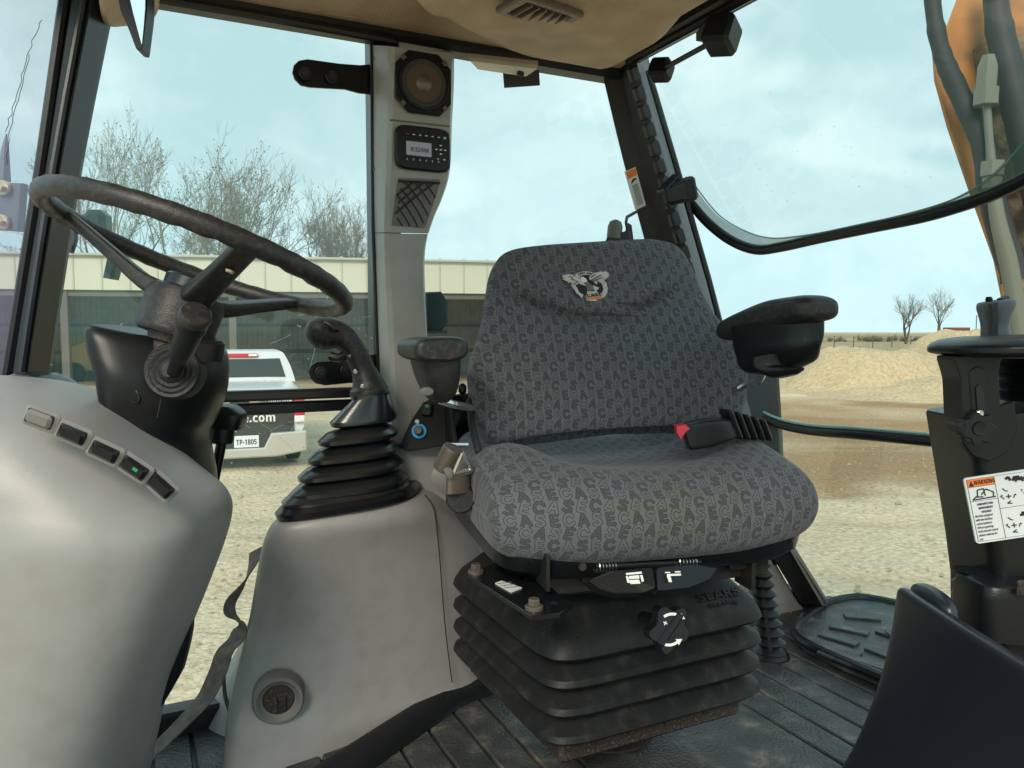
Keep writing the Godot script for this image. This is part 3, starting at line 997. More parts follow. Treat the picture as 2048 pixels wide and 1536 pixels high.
	lathe(s, c + Vector3(0, 0, 0.0065), Vector3.BACK, [Vector2(0.0445, 0.001), Vector2(0.040, 0.003), Vector2(0.036, 0.0008), Vector2(0.035, 0.0004)], 40)
	part("surround", s, M.webbing, sp)
	s = Sh.new()
	lathe(s, c + Vector3(0, 0, 0.0065), Vector3.BACK, [Vector2(0.035, 0.0012), Vector2(0.018, 0.0002), Vector2(0.017, 0.0002)], 40)
	part("cone", s, M.cone, sp)
	s = Sh.new()
	lathe(s, c + Vector3(0, 0, 0.0065), Vector3.BACK, [Vector2(0.017, 0.0004), Vector2(0.014, 0.004), Vector2(0.008, 0.0065), Vector2(0.0001, 0.0075)], 32)
	part("dust_cap", s, M.bronze, sp)
	for q in [Vector2(-0.040, 0.042), Vector2(0.042, 0.042), Vector2(-0.042, -0.042), Vector2(0.042, -0.042)]:
		s = Sh.new()
		rbox(s, c + Vector3(q.x, q.y, 0.007), Vector3(0.009, 0.009, 0.004), Basis(Vector3.BACK, 0.78), 0.001)
		part("clip", s, M.bronze, fr)
	# radio
	c = Vector3(0.5, 2.6935, -1.414)
	var r := thing("radio", "black radio with pale screen and rows of small buttons on grey post", "radio", c)
	var tilt := Basis(Vector3.BACK, 0.0)
	s = Sh.new()
	loft(s, [ring2(c + Vector3(-0.055, 0, -0.002), c + Vector3(0.055, 0, -0.002), Vector3(0, 0.041, 0), 6.0, 40), ring2(c + Vector3(-0.055, 0, 0.005), c + Vector3(0.055, 0, 0.005), Vector3(0, 0.041, 0), 6.0, 40), ring2(c + Vector3(-0.052, 0, 0.008), c + Vector3(0.052, 0, 0.008), Vector3(0, 0.038, 0), 6.0, 40)])
	part("face", s, M.gloss_black, r)
	s = Sh.new()
	rbox(s, c + Vector3(-0.010, -0.002, 0.0085), Vector3(0.050, 0.026, 0.002), tilt, 0.0007)
	var scr := part("screen", s, M.screen_grey, r)
	lettering("clock", "8:32AM", 0.008, M.ink, scr, c + Vector3(-0.009, -0.004, 0.010), Vector3.RIGHT, Vector3.UP, false, 1.0, 0.0004)
	for i in 7:
		s = Sh.new()
		rbox(s, c + Vector3(-0.033 + i * 0.0125, 0.0235, 0.0085), Vector3(0.008, 0.006, 0.003), tilt, 0.001)
		var bt := part("button", s, M.black_plastic if i < 6 else M.green_lamp, r)
		s = Sh.new()
		rbox(s, c + Vector3(-0.033 + i * 0.0125, 0.0235, 0.0102), Vector3(0.0045, 0.0018, 0.0006), tilt, 0.0002)
		part("mark", s, M.red_plastic if i == 0 else M.white_print, bt)
	for i in 6:
		s = Sh.new()
		lathe(s, c + Vector3(-0.034 + i * 0.0125, -0.0225, 0.008), Vector3.BACK, [Vector2(0.005, 0), Vector2(0.005, 0.0015), Vector2(0.004, 0.002)], 14)
		var bt := part("button", s, M.black_plastic, r)
		lettering("number", str(i + 1), 0.0036, M.white_print, bt, c + Vector3(-0.034 + i * 0.0125, -0.0225, 0.0104), Vector3.RIGHT, Vector3.UP, true, 1.0, 0.0003)
	for q in [Vector2(0.034, 0.009), Vector2(0.034, -0.007), Vector2(0.025, 0.001), Vector2(0.043, 0.001), Vector2(0.034, 0.001), Vector2(0.028, -0.017), Vector2(0.041, -0.017)]:
		s = Sh.new()
		rbox(s, c + Vector3(q.x, q.y, 0.0085), Vector3(0.0045, 0.0022, 0.001), tilt, 0.0003)
		part("mark", s, M.white_print, r)
	# net pocket
	var pk := thing("net_pocket", "small recessed pocket covered by black diamond net on grey post", "pocket", Vector3(0.4862, 2.5938, -1.42))
	s = Sh.new()
	prism(s, [Vector3(0.4528, 2.6374, -1.4165), Vector3(0.5371, 2.6408, -1.4165), Vector3(0.5301, 2.6157, -1.4175), Vector3(0.5076, 2.5474, -1.4245), Vector3(0.4419, 2.549, -1.4225), Vector3(0.4464, 2.5955, -1.4195)], Vector3(0, 0, -0.004))
	part("recess", s, M.grey_rubber, pk)
	var corners := [Vector3(0.4514, 2.6301, -1.4125), Vector3(0.5345, 2.6332, -1.4125), Vector3(0.5042, 2.5474, -1.418), Vector3(0.4425, 2.5485, -1.418)]
	s = Sh.new()
	tube(s, [corners[0], corners[1]], 0.0022, 6)
	part("top_cord", s, M.net_cord, pk)
	for i in 8:
		for dir in 2:
			var f0 := (i - 3.5) / 4.0
			var a := Vector2(f0, 0)
			var b := Vector2(f0 + (1.15 if dir == 0 else -1.15), 1)
			# clip the strand to the pocket
			var pts := []
			for k in 13:
				var q := a.lerp(b, k / 12.0)
				if q.x >= -0.01 and q.x <= 1.01:
					var top: Vector3 = (corners[0] as Vector3).lerp(corners[1], q.x)
					var low: Vector3 = (corners[3] as Vector3).lerp(corners[2], q.x)
					pts.append(top.lerp(low, q.y) + Vector3(0, 0, 0.002 * sin(q.y * PI)))
			if pts.size() > 2:
				s = Sh.new()
				tube(s, pts, 0.0016, 5)
				part("strand", s, M.net_cord, pk)


# Radii of a hose in lumpy protective wrap, growing from one end to the other.
func wrapped(a: float, b: float, count: int) -> Array:
	rng.seed = count
	var out := []
	for i in count:
		out.append(lerpf(a, b, i / (count - 1.0)) * rng.randf_range(0.93, 1.07))
	return out


func build_boom() -> void:
	var t := thing("backhoe_boom", "rust-stained orange backhoe boom standing outside the rear window", "boom", Vector3(2.6588, 2.351, -1.7073))
	var s := Sh.new()
	var back := Vector3(0.25, 0, -0.1)
	prism(s, [Vector3(2.4651, 3.4938, -1.6904), Vector3(2.4148, 3.3349, -1.715), Vector3(2.3804, 3.2629, -1.7318), Vector3(2.3893, 3.1745, -1.7274), Vector3(2.4334, 3.0209, -1.7059), Vector3(2.505, 2.8167, -1.671), Vector3(2.589, 2.5853, -1.63), Vector3(2.6571, 2.2835, -1.5968), Vector3(2.7293, 1.9423, -1.5616), Vector3(3.251, 1.9423, -1.3071), Vector3(3.1639, 3.4938, -1.3496)], back, 0.012)
	part("side_plate", s, M.boom_paint, t, 20)
	s = Sh.new()
	prism(s, [Vector3(2.4717, 3.1217, -1.6705), Vector3(2.556, 3.2337, -1.6294), Vector3(3.1545, 3.3292, -1.3375), Vector3(3.2284, 2.013, -1.3015), Vector3(2.695, 2.3845, -1.5616), Vector3(2.6119, 2.65, -1.6022), Vector3(2.5366, 2.8955, -1.6389), Vector3(2.4658, 3.0815, -1.6734)], Vector3(0.02, 0, 0), 0.004)
	part("dirty_panel", s, M.boom_dirt, t, 20)
	s = Sh.new()
	tube(s, [Vector3(2.501, 3.1777, -1.6284), Vector3(2.7209, 3.2252, -1.5212)], 0.10, 20)
	part("pin_boss", s, M.boom_dirt, t)
	s = Sh.new()
	tube(s, smooth_path([Vector3(2.2802, 3.4802, -1.6694), Vector3(2.2934, 3.343, -1.6629), Vector3(2.3218, 3.2201, -1.6491), Vector3(2.3762, 3.0963, -1.6226), Vector3(2.422, 2.9511, -1.5779), Vector3(2.4621, 2.7638, -1.5584), Vector3(2.5369, 2.5109, -1.5219)], 6), wrapped(0.022, 0.04, 37), 14)
	part("hose", s, M.hose, t)
	s = Sh.new()
	tube(s, smooth_path([Vector3(2.4386, 3.4712, -1.5699), Vector3(2.4558, 3.3199, -1.5615), Vector3(2.4763, 3.1454, -1.5292), Vector3(2.5198, 2.9771, -1.508), Vector3(2.6096, 2.6668, -1.4642)], 6), wrapped(0.034, 0.05, 25), 14)
	part("hose", s, M.hose, t)
	s = Sh.new()
	lathe(s, Vector3(2.3725, 3.0604, -1.5353), Vector3(0.02, 1, 0.02), [Vector2(0.038, -0.02), Vector2(0.038, 0.03)], 6)
	lathe(s, Vector3(2.3722, 3.1055, -1.5355), Vector3(0.02, 1, 0.02), [Vector2(0.031, -0.02), Vector2(0.031, 0.05), Vector2(0.018, 0.085)], 6)
	part("fitting", s, M.fitting, t, 20)
	s = Sh.new()
	lathe(s, Vector3(2.399, 2.8454, -1.5225), Vector3(0.04, 1, 0), [Vector2(0.036, -0.02), Vector2(0.036, 0.025)], 6)
	lathe(s, Vector3(2.3991, 2.8073, -1.5224), Vector3(0.04, 1, 0), [Vector2(0.03, -0.02), Vector2(0.03, 0.02)], 6)
	part("fitting", s, M.fitting, t, 20)
	s = Sh.new()
	tube(s, smooth_path([Vector3(2.3721, 3.0724, -1.5356), Vector3(2.3851, 2.9517, -1.5292), Vector3(2.4015, 2.815, -1.5212), Vector3(2.4203, 2.6924, -1.512), Vector3(2.4602, 2.538, -1.4926), Vector3(2.5002, 2.3195, -1.4731)], 6), [0.012, 0.012, 0.02, 0.026, 0.026], 10)
	part("pipe", s, M.fitting, t)


const TOWARDS := Vector3(-0.438, 0, 0.899)
const ACROSS := Vector3(0.899, 0, 0.438)


func build_dash() -> void:
	var t := thing("dash_console", "large grey moulded dash console with a row of rocker switches", "console", Vector3(-0.1476, 1.7594, -1.1846))
	var s := Sh.new()
	var rings := []
	for q in [[Vector3(-0.4201, 2.2914, -1.3509), Vector3(-0.1546, 2.2887, -1.2214), 0.02], [Vector3(-0.4203, 2.2887, -1.351), Vector3(-0.1247, 2.2834, -1.2068), 0.06], [Vector3(-0.4164, 2.2853, -1.338), Vector3(-0.0909, 2.2747, -1.1792), 0.095], [Vector3(-0.413, 2.2747, -1.3252), Vector3(-0.058, 2.2582, -1.152), 0.12], [Vector3(-0.4101, 2.2558, -1.3126), Vector3(-0.0311, 2.2381, -1.1278), 0.135], [Vector3(-0.4118, 2.2262, -1.3135), Vector3(-0.0032, 2.2077, -1.1142), 0.15], [Vector3(-0.4138, 2.1932, -1.3144), Vector3(0.0283, 2.1746, -1.0988), 0.16], [Vector3(-0.4157, 2.16, -1.3154), Vector3(0.0594, 2.1454, -1.0836), 0.165], [Vector3(-0.4173, 2.1334, -1.3161), Vector3(0.0802, 2.124, -1.0735), 0.17], [Vector3(-0.4193, 2.0999, -1.3171), Vector3(0.0873, 2.0986, -1.07), 0.175], [Vector3(-0.4217, 2.0595, -1.3183), Vector3(0.0792, 2.0595, -1.074), 0.175], [Vector3(-0.4256, 1.9918, -1.3202), Vector3(0.0554, 1.9918, -1.0856), 0.175], [Vector3(-0.4297, 1.9234, -1.3222), Vector3(0.029, 1.9234, -1.0985), 0.175], [Vector3(-0.4337, 1.8544, -1.3242), Vector3(0.0041, 1.8544, -1.1106), 0.175], [Vector3(-0.4379, 1.7847, -1.3262), Vector3(-0.0155, 1.7847, -1.1202), 0.175], [Vector3(-0.4481, 1.6111, -1.3311), Vector3(-0.0521, 1.6111, -1.138), 0.175]]:
		rings.append(ring2(q[0], q[1], TOWARDS * q[2], 3.2, 72))
	rings = smooth_rings(rings, 4)
	loft(s, rings)
	var body := part("body", s, M.grey_plastic, t)
	# black seam under the switch panel's lower right end and the kick strip below
	s = Sh.new()
	tube(s, smooth_path([Vector3(0.001, 1.8173, -1.1789), Vector3(0.025, 1.8759, -1.1672), Vector3(0.0438, 1.9341, -1.158), Vector3(0.0515, 1.9847, -1.1542)], 4), [0.016, 0.024, 0.018, 0.008], 8)
	part("kick_strip", s, M.rubber, t)
	# switches
	for q in [[Vector3(-0.0991, 2.252, -0.9896), 0.35, 0], [Vector3(-0.0674, 2.2347, -0.9741), 0.40, 1], [Vector3(-0.0362, 2.2148, -0.9611), 0.46, 2], [Vector3(-0.0073, 2.1959, -0.9526), 0.62, 3], [Vector3(0.0186, 2.1742, -0.95), 0.78, 4]]:
		var b := facing(TOWARDS + Vector3(0.1 * q[2] * 0.5, 0.12, 0)) * Basis(Vector3.BACK, -q[1])
		var c: Vector3 = q[0]
		s = Sh.new()
		rbox(s, c - b.z * 0.003, Vector3(0.040, 0.0235, 0.008), b, 0.0035)
		var f := part("rocker_switch", s, M.bezel_grey, t)
		s = Sh.new()
		rbox(s, c - b.z * 0.0022, Vector3(0.0345, 0.0185, 0.008), b, 0.002)
		part("well", s, M.ink, f)
		s = Sh.new()
		rbox(s, c + b * Vector3(0.001, 0.0005, 0.0035), Vector3(0.029, 0.0155, 0.008), b * Basis(Vector3.RIGHT, 0.22), 0.003)
		part("rocker", s, M.grey_rubber if q[2] == 0 else M.gloss_black, f)
		if q[2] == 3:
			s = Sh.new()
			rbox(s, c + b * Vector3(0.004, 0.001, 0.0085), Vector3(0.006, 0.004, 0.0006), b * Basis(Vector3.RIGHT, 0.22), 0.0002)
			part("symbol", s, M.green_lamp, f)
	# binnacle cap behind the top edge
	s = Sh.new()
	loft(s, smooth_rings([ring2(Vector3(-0.1642, 2.2519, -1.3262), Vector3(-0.0678, 2.2423, -1.2792), TOWARDS * 0.05, 3.0), ring2(Vector3(-0.1617, 2.2805, -1.325), Vector3(-0.0963, 2.2731, -1.2931), TOWARDS * 0.05, 3.0), ring2(Vector3(-0.1515, 2.2892, -1.32), Vector3(-0.1123, 2.2856, -1.3009), TOWARDS * 0.03, 2.5)], 4))
	part("binnacle", s, M.gloss_black, t)


func build_steering() -> void:
	var c := Vector3(0.0865, 2.4548, -1.1694)
	var n := Vector3(0.3426, 0.9376, -0.0588)
	var a := Vector3(0.9393, -0.3432, 0)
	var b := n.cross(a)
	var hub := c - n * 0.070
	var t := thing("steering_wheel", "worn black three-spoke steering wheel above the column", "steering wheel", hub)
	var s := Sh.new()
	var rings := []
	for i in 96:
		var w := TAU * i / 96
		var out := a * cos(w) + b * sin(w)
		var r := 0.0124 + 0.0005 * sin(i * 4.0)
		var ring := PackedVector3Array()
		for k in 16:
			var q := TAU * k / 16
			var rr := r * (1.0 - (0.10 if (k > 9 and k < 15 and i % 3 == 0) else 0.0))
			ring.append(c + out * (0.205 + cos(q) * rr) + n * sin(q) * rr * 1.08)
		rings.append(ring)
	rings.append(rings[0])
	loft(s, rings, false, false)
	part("rim", s, M.worn_grip, t, 60)
	for deg in [152.0, 281.0, 38.0]:
		var w := deg_to_rad(deg)
		var out := a * cos(w) + b * sin(w)
		var side := n.cross(out)
		var sp := []
		for q in [[0.200, 0.000, 0.015, 0.008], [0.175, -0.010, 0.0155, 0.009], [0.12, -0.034, 0.017, 0.010], [0.065, -0.058, 0.020, 0.012], [0.030, -0.066, 0.022, 0.014]]:
			var m: Vector3 = c + out * q[0] + n * q[1]
			sp.append(ring2(m - side * q[2], m + side * q[2], n * q[3], 4.5, 24))
		s = Sh.new()
		loft(s, smooth_rings(sp, 4))
		var spoke := part("spoke", s, M.worn_grip, t)
		if deg == 281.0:
			s = Sh.new()
			lathe(s, c + out * 0.155 - n * 0.031, -n, [Vector2(0.006, 0), Vector2(0.005, 0.003), Vector2(0.003, 0.001)], 16)
			part("bolt_hole", s, M.zinc, spoke)
	s = Sh.new()
	lathe(s, hub, n, [Vector2(0.047, -0.052), Vector2(0.052, -0.045), Vector2(0.053, 0.0), Vector2(0.049, 0.012), Vector2(0.040, 0.016)], 40)
	part("hub", s, M.worn_grip, t)
	s = Sh.new()
	lathe(s, hub + n * 0.012, n, [Vector2(0.036, 0), Vector2(0.036, 0.018), Vector2(0.033, 0.021)], 32)
	part("cap", s, M.soft_black, t)
	s = Sh.new()
	lathe(s, hub - n * 0.05, -n, [Vector2(0.034, 0), Vector2(0.03, 0.012), Vector2(0.022, 0.014), Vector2(0.020, 0.06)], 24)
	part("shaft", s, M.rust_metal, t)

	var k := thing("steering_column", "glossy black steering column shroud with round boot for a stalk lever", "steering column", Vector3(0.0358, 2.1066, -1.1953))
	s = Sh.new()
	rings = []
	for q in [[Vector3(-0.0318, 2.356, -1.2116), Vector3(0.0964, 2.3284, -1.2102), 0.04, 3.0], [Vector3(-0.0441, 2.3587, -1.212), Vector3(0.1052, 2.3268, -1.217), 0.058, 3.0], [Vector3(-0.0512, 2.3504, -1.2155), Vector3(0.1117, 2.3171, -1.2139), 0.07, 3.0], [Vector3(-0.0489, 2.3261, -1.2143), Vector3(0.1139, 2.3001, -1.2128), 0.078, 2.7], [Vector3(-0.0417, 2.2982, -1.2108), Vector3(0.1134, 2.2762, -1.2131), 0.084, 2.5], [Vector3(-0.0371, 2.2668, -1.2086), Vector3(0.1073, 2.2464, -1.216), 0.084, 2.5], [Vector3(-0.0355, 2.2387, -1.2078), Vector3(0.0945, 2.2149, -1.2223), 0.082, 2.5], [Vector3(-0.0424, 2.2211, -1.2112), Vector3(0.0832, 2.1923, -1.2278), 0.086, 2.7], [Vector3(-0.0384, 2.1893, -1.2092), Vector3(0.085, 2.1599, -1.2269), 0.088, 2.8], [Vector3(-0.021, 2.1396, -1.2007), Vector3(0.0894, 2.1182, -1.2248), 0.086, 2.8], [Vector3(0.0022, 2.068, -1.1894), Vector3(0.0836, 2.0496, -1.2276), 0.08, 2.8]]:
		rings.append(ring2(q[0], q[1], TOWARDS * q[2], q[3], 48))
	loft(s, smooth_rings(rings, 5))
	part("shroud", s, M.black_plastic, k)
	var ax := (TOWARDS + Vector3(0.05, 0.12, 0)).normalized()
	var bc := Vector3(0.0425, 2.2961, -1.1119)
	s = Sh.new()
	lathe(s, bc, ax, [Vector2(0.0375, -0.02), Vector2(0.0375, 0.004), Vector2(0.035, 0.0075), Vector2(0.031, 0.0065), Vector2(0.028, 0.0085), Vector2(0.024, 0.0065), Vector2(0.021, 0.009), Vector2(0.017, 0.007), Vector2(0.014, 0.011), Vector2(0.010, 0.013), Vector2(0.009, 0.018)], 40)
	part("boot", s, M.dusty_black, k)
	s = Sh.new()
	tube(s, smooth_path([Vector3(0.0308, 2.2757, -1.1243), Vector3(0.0273, 2.2603, -1.1255), Vector3(0.0245, 2.2469, -1.1266), Vector3(0.0217, 2.2335, -1.1276)], 5), 0.001, 5)
	part("seam", s, M.ink, k)
	s = Sh.new()
	lathe(s, Vector3(-0.0068, 2.2646, -1.1382), ax, [Vector2(0.013, -0.004), Vector2(0.013, 0.001), Vector2(0.010, 0.0015), Vector2(0.008, -0.003)], 24, 0.55, Vector3(0.5, -0.75, 0))
	part("screw_recess", s, M.gloss_black, k)
	s = Sh.new()
	lathe(s, Vector3(0.0774, 2.3313, -1.1305), Vector3(0.1, 1, 0.1), [Vector2(0.032, -0.02), Vector2(0.032, 0.004), Vector2(0.028, 0.008)], 20)
	part("collar", s, M.black_plastic, k)

	var l := thing("stalk_lever", "black stalk lever with ringed barrel grip on the steering column", "lever", bc + ax * 0.012)
	s = Sh.new()
	tube(s, smooth_path([Vector3(0.0425, 2.2955, -1.0974), Vector3(0.0466, 2.3107, -1.0732), Vector3(0.0516, 2.3228, -1.0485)], 4), 0.009, 14)
	part("stem", s, M.rubber, l)
	var g0 := Vector3(0.048, 2.3149, -1.0614)
	var g1 := Vector3(0.0642, 2.3683, -0.9979)
	var gd := (g1 - g0)
	s = Sh.new()
	lathe(s, g0, gd, [Vector2(0.0115, 0.0), Vector2(0.0135, 0.006), Vector2(0.0148, 0.02), Vector2(0.017, gd.length() * 0.72)], 28)
	part("grip", s, M.rubber, l)
	for i in 4:
		s = Sh.new()
		lathe(s, g0 + gd * (0.72 + i * 0.045), gd, [Vector2(0.0165, 0), Vector2(0.0182, 0.0008), Vector2(0.0182, 0.0028), Vector2(0.0165, 0.0036)], 28)
		part("ring", s, M.rubber, l)
	s = Sh.new()
	lathe(s, g0 + gd * 0.90, gd, [Vector2(0.0185, 0), Vector2(0.0192, 0.004), Vector2(0.0192, 0.010), Vector2(0.017, 0.013), Vector2(0.010, 0.0142), Vector2(0.0005, 0.0145)], 28)
	part("end_cap", s, M.worn_grip, l)

	var g := thing("shift_lever", "black lever with square knob and dark shaft beside the steering column", "lever", Vector3(0.1004, 2.0708, -1.3418))
	s = Sh.new()
	tube(s, [Vector3(0.0953, 2.0457, -1.3443), Vector3(0.1213, 2.1738, -1.3316)], 0.0085, 14)
	part("shaft", s, M.gloss_black, g)
	s = Sh.new()
	lathe(s, Vector3(0.1197, 2.1656, -1.3324), Vector3(0.06, 1, 0), [Vector2(0.018, 0), Vector2(0.0195, 0.003), Vector2(0.0205, 0.026), Vector2(0.019, 0.028)], 24)
	part("collar", s, M.rubber, g)
	s = Sh.new()
	loft(s, smooth_rings([ring2(Vector3(0.1034, 2.1953, -1.3403), Vector3(0.1504, 2.1887, -1.3174), TOWARDS * 0.028, 4.0), ring2(Vector3(0.1044, 2.2052, -1.3398), Vector3(0.1544, 2.2035, -1.3154), TOWARDS * 0.029, 4.0), ring2(Vector3(0.1069, 2.2183, -1.3386), Vector3(0.1524, 2.215, -1.3164), TOWARDS * 0.028, 4.0), ring2(Vector3(0.1116, 2.2298, -1.3363), Vector3(0.1409, 2.2265, -1.322), TOWARDS * 0.022, 3.5)], 3))
	part("knob", s, M.rubber, g)


func build_side_console() -> void:
	var t := thing("side_console", "tall grey plastic console tower beside the seat with round socket", "console", Vector3(0.3207, 1.6, -1.3196))
	var s := Sh.new()
	var rings := []
	for q in [[Vector3(0.263, 2.0251, -1.3904), Vector3(0.4513, 2.0391, -1.3764), 0.05, 2.8], [Vector3(0.2362, 2.0226, -1.398), Vector3(0.4776, 2.0427, -1.3747), 0.072, 2.8], [Vector3(0.2174, 2.0147, -1.4015), Vector3(0.5016, 2.0328, -1.3742), 0.086, 2.8], [Vector3(0.205, 1.9947, -1.4076), Vector3(0.5337, 2.0088, -1.3808), 0.096, 2.8], [Vector3(0.195, 1.9556, -1.4158), Vector3(0.5943, 1.9571, -1.4124), 0.10, 2.9], [Vector3(0.1858, 1.8935, -1.4281), Vector3(0.6648, 1.8667, -1.4448), 0.102, 3.0], [Vector3(0.1732, 1.8304, -1.4287), Vector3(0.6989, 1.7716, -1.4726), 0.102, 3.0], [Vector3(0.1538, 1.7691, -1.4159), Vector3(0.7136, 1.678, -1.4933), 0.102, 3.0], [Vector3(0.1369, 1.7164, -1.3963), Vector3(0.7199, 1.6053, -1.5014), 0.102, 3.0], [Vector3(0.1251, 1.6658, -1.3743), Vector3(0.7219, 1.5455, -1.5004), 0.102, 3.0], [Vector3(0.1136, 1.5337, -1.3576), Vector3(0.7238, 1.4785, -1.4994), 0.104, 3.0]]:
		rings.append(ring2(q[0], q[1], TOWARDS * q[2], q[3], 64))
	loft(s, smooth_rings(rings, 5))
	part("tower", s, M.grey_plastic, t)
	# rear housing that carries the instrument panel
	s = Sh.new()
	rings = []
	for q in [[Vector3(0.5331, 2.1962, -1.5202), Vector3(0.6731, 2.224, -1.4741), 0.012], [Vector3(0.508, 2.1689, -1.5213), Vector3(0.6831, 2.1984, -1.4581), 0.025], [Vector3(0.4881, 2.1343, -1.5143), Vector3(0.6882, 2.1572, -1.4445), 0.045], [Vector3(0.4755, 2.1025, -1.5093), Vector3(0.6886, 2.1165, -1.4332), 0.065], [Vector3(0.4754, 2.0588, -1.5038), Vector3(0.6892, 2.0699, -1.4273), 0.08], [Vector3(0.5124, 2.0151, -1.4968), Vector3(0.6957, 2.014, -1.4408), 0.075], [Vector3(0.5359, 1.9283, -1.5188), Vector3(0.7087, 1.9204, -1.4679), 0.06], [Vector3(0.5593, 1.8247, -1.5296), Vector3(0.7174, 1.815, -1.4859), 0.04]]:
		rings.append(ring2(q[0], q[1], TOWARDS * q[2], 3.0, 48))
	loft(s, smooth_rings(rings, 4))
	part("rear_housing", s, M.grey_plastic, t)
	s = Sh.new()
	tube(s, smooth_path([Vector3(0.4778, 2.0413, -1.3524), Vector3(0.4848, 2.0181, -1.3234), Vector3(0.4962, 1.9399, -1.329), Vector3(0.5177, 1.7827, -1.3563), Vector3(0.5395, 1.6551, -1.3768)], 5), 0.0011, 5)
	part("seam", s, M.ink, t)
	# outer side panel with its raised crease
	s = Sh.new()
	rings = []
	for q in [[Vector3(0.2084, 1.8262, -1.5895), Vector3(0.2351, 1.8469, -1.5098), 0.02], [Vector3(0.1695, 1.712, -1.6085), Vector3(0.214, 1.7414, -1.5089), 0.05], [Vector3(0.1121, 1.6072, -1.6365), Vector3(0.2062, 1.6463, -1.5016), 0.09], [Vector3(0.0898, 1.5226, -1.6474), Vector3(0.2075, 1.5716, -1.4898), 0.12], [Vector3(0.0845, 1.4267, -1.6499), Vector3(0.2215, 1.4874, -1.4718), 0.14]]:
		rings.append(ring2(q[0], q[1], TOWARDS * q[2], 2.6, 40))
	loft(s, smooth_rings(rings, 4))
	part("side_panel", s, M.trim_grey, t)
	s = Sh.new()
	tube(s, smooth_path([Vector3(0.1282, 1.7145, -1.5062), Vector3(0.1286, 1.6658, -1.4949), Vector3(0.1395, 1.625, -1.4729), Vector3(0.1543, 1.6002, -1.4379)], 5), 0.004, 6)
	part("panel_edge", s, M.bronze, t)
	# black skirt where the console meets the floor
	s = Sh.new()
	var low := smooth_path([Vector3(0.1211, 1.604, -1.0922), Vector3(0.2356, 1.604, -1.1694), Vector3(0.3649, 1.604, -1.2512), Vector3(0.4719, 1.604, -1.3184), Vector3(0.5664, 1.604, -1.3752), Vector3(0.6526, 1.604, -1.3946), Vector3(0.7616, 1.604, -1.4234)], 4)
	var up := smooth_path([Vector3(0.1158, 1.5715, -1.2341), Vector3(0.2247, 1.618, -1.2311), Vector3(0.3501, 1.6287, -1.2923), Vector3(0.4706, 1.6338, -1.356), Vector3(0.5756, 1.6366, -1.4104), Vector3(0.6425, 1.6394, -1.4223), Vector3(0.7452, 1.6388, -1.4389)], 4)
	var kr := []
	for i in low.size():
		var m: Vector3 = low[i]
		var h: Vector3 = up[i]
		kr.append(PackedVector3Array([m, m.lerp(h, 0.5) + TOWARDS * 0.012, h, h - TOWARDS * 0.03, m - TOWARDS * 0.03]))
	loft(s, kr)
	part("skirt", s, M.rubber, t)
	# round socket
	var c := Vector3(0.1995, 1.7193, -1.3224)
	var ax := (TOWARDS + ACROSS * 0.30 + Vector3(0, -0.05, 0)).normalized()
	s = Sh.new()
	lathe(s, c, ax, [Vector2(0.044, -0.02), Vector2(0.043, 0.005), Vector2(0.040, 0.009), Vector2(0.036, 0.009), Vector2(0.030, 0.003), Vector2(0.027, 0.001)], 48)
	var so := part("socket", s, M.grey_rubber, t)
	s = Sh.new()
	lathe(s, c, ax, [Vector2(0.027, 0.0012), Vector2(0.025, 0.004), Vector2(0.002, 0.004)], 32)
	part("socket_plug", s, M.rust_metal, so)
	s = Sh.new()
	rbox(s, c + Vector3(0.006, -0.008, 0) + ax * 0.005, Vector3(0.016, 0.026, 0.006), facing(ax), 0.002)
	part("socket_tab", s, M.dusty_black, so)

	# joystick with bellows boot
	var j := thing("loader_joystick", "joystick with worn brown grip on a black pleated rubber boot", "joystick", Vector3(0.3349, 2.0247, -1.3876))
	s = Sh.new()
	loft(s, [ring2(Vector3(0.2236, 2.0221, -1.4063), Vector3(0.4709, 2.0457, -1.3725), TOWARDS * 0.092, 3.0, 48), ring2(Vector3(0.2213, 2.0313, -1.4074), Vector3(0.4727, 2.0553, -1.3716), TOWARDS * 0.094, 3.0, 48), ring2(Vector3(0.2288, 2.0404, -1.4038), Vector3(0.4659, 2.0611, -1.3749), TOWARDS * 0.088, 3.0, 48)])
	part("base_plate", s, M.gloss_black, j)
	s = Sh.new()
	rings = [ring2(Vector3(0.345, 2.2248, -1.3649), Vector3(0.4123, 2.2319, -1.3565), TOWARDS * 0.030, 2.4, 48), ring2(Vector3(0.3435, 2.232, -1.3656), Vector3(0.4146, 2.2382, -1.3576), TOWARDS * 0.032, 2.4, 48)]
	rings.reverse()
	var rims := [[Vector3(0.31, 2.186, -1.3797), Vector3(0.4289, 2.1935, -1.3652), 0.050], [Vector3(0.2884, 2.1536, -1.3814), Vector3(0.4305, 2.1635, -1.3655), 0.058], [Vector3(0.2709, 2.121, -1.3899), Vector3(0.4383, 2.1325, -1.3695), 0.065], [Vector3(0.2545, 2.0914, -1.3901), Vector3(0.4425, 2.1041, -1.3685), 0.070], [Vector3(0.2421, 2.0622, -1.3973), Vector3(0.4515, 2.0741, -1.373), 0.076], [Vector3(0.2281, 2.0488, -1.3986), Vector3(0.4571, 2.0565, -1.3725), 0.080]]
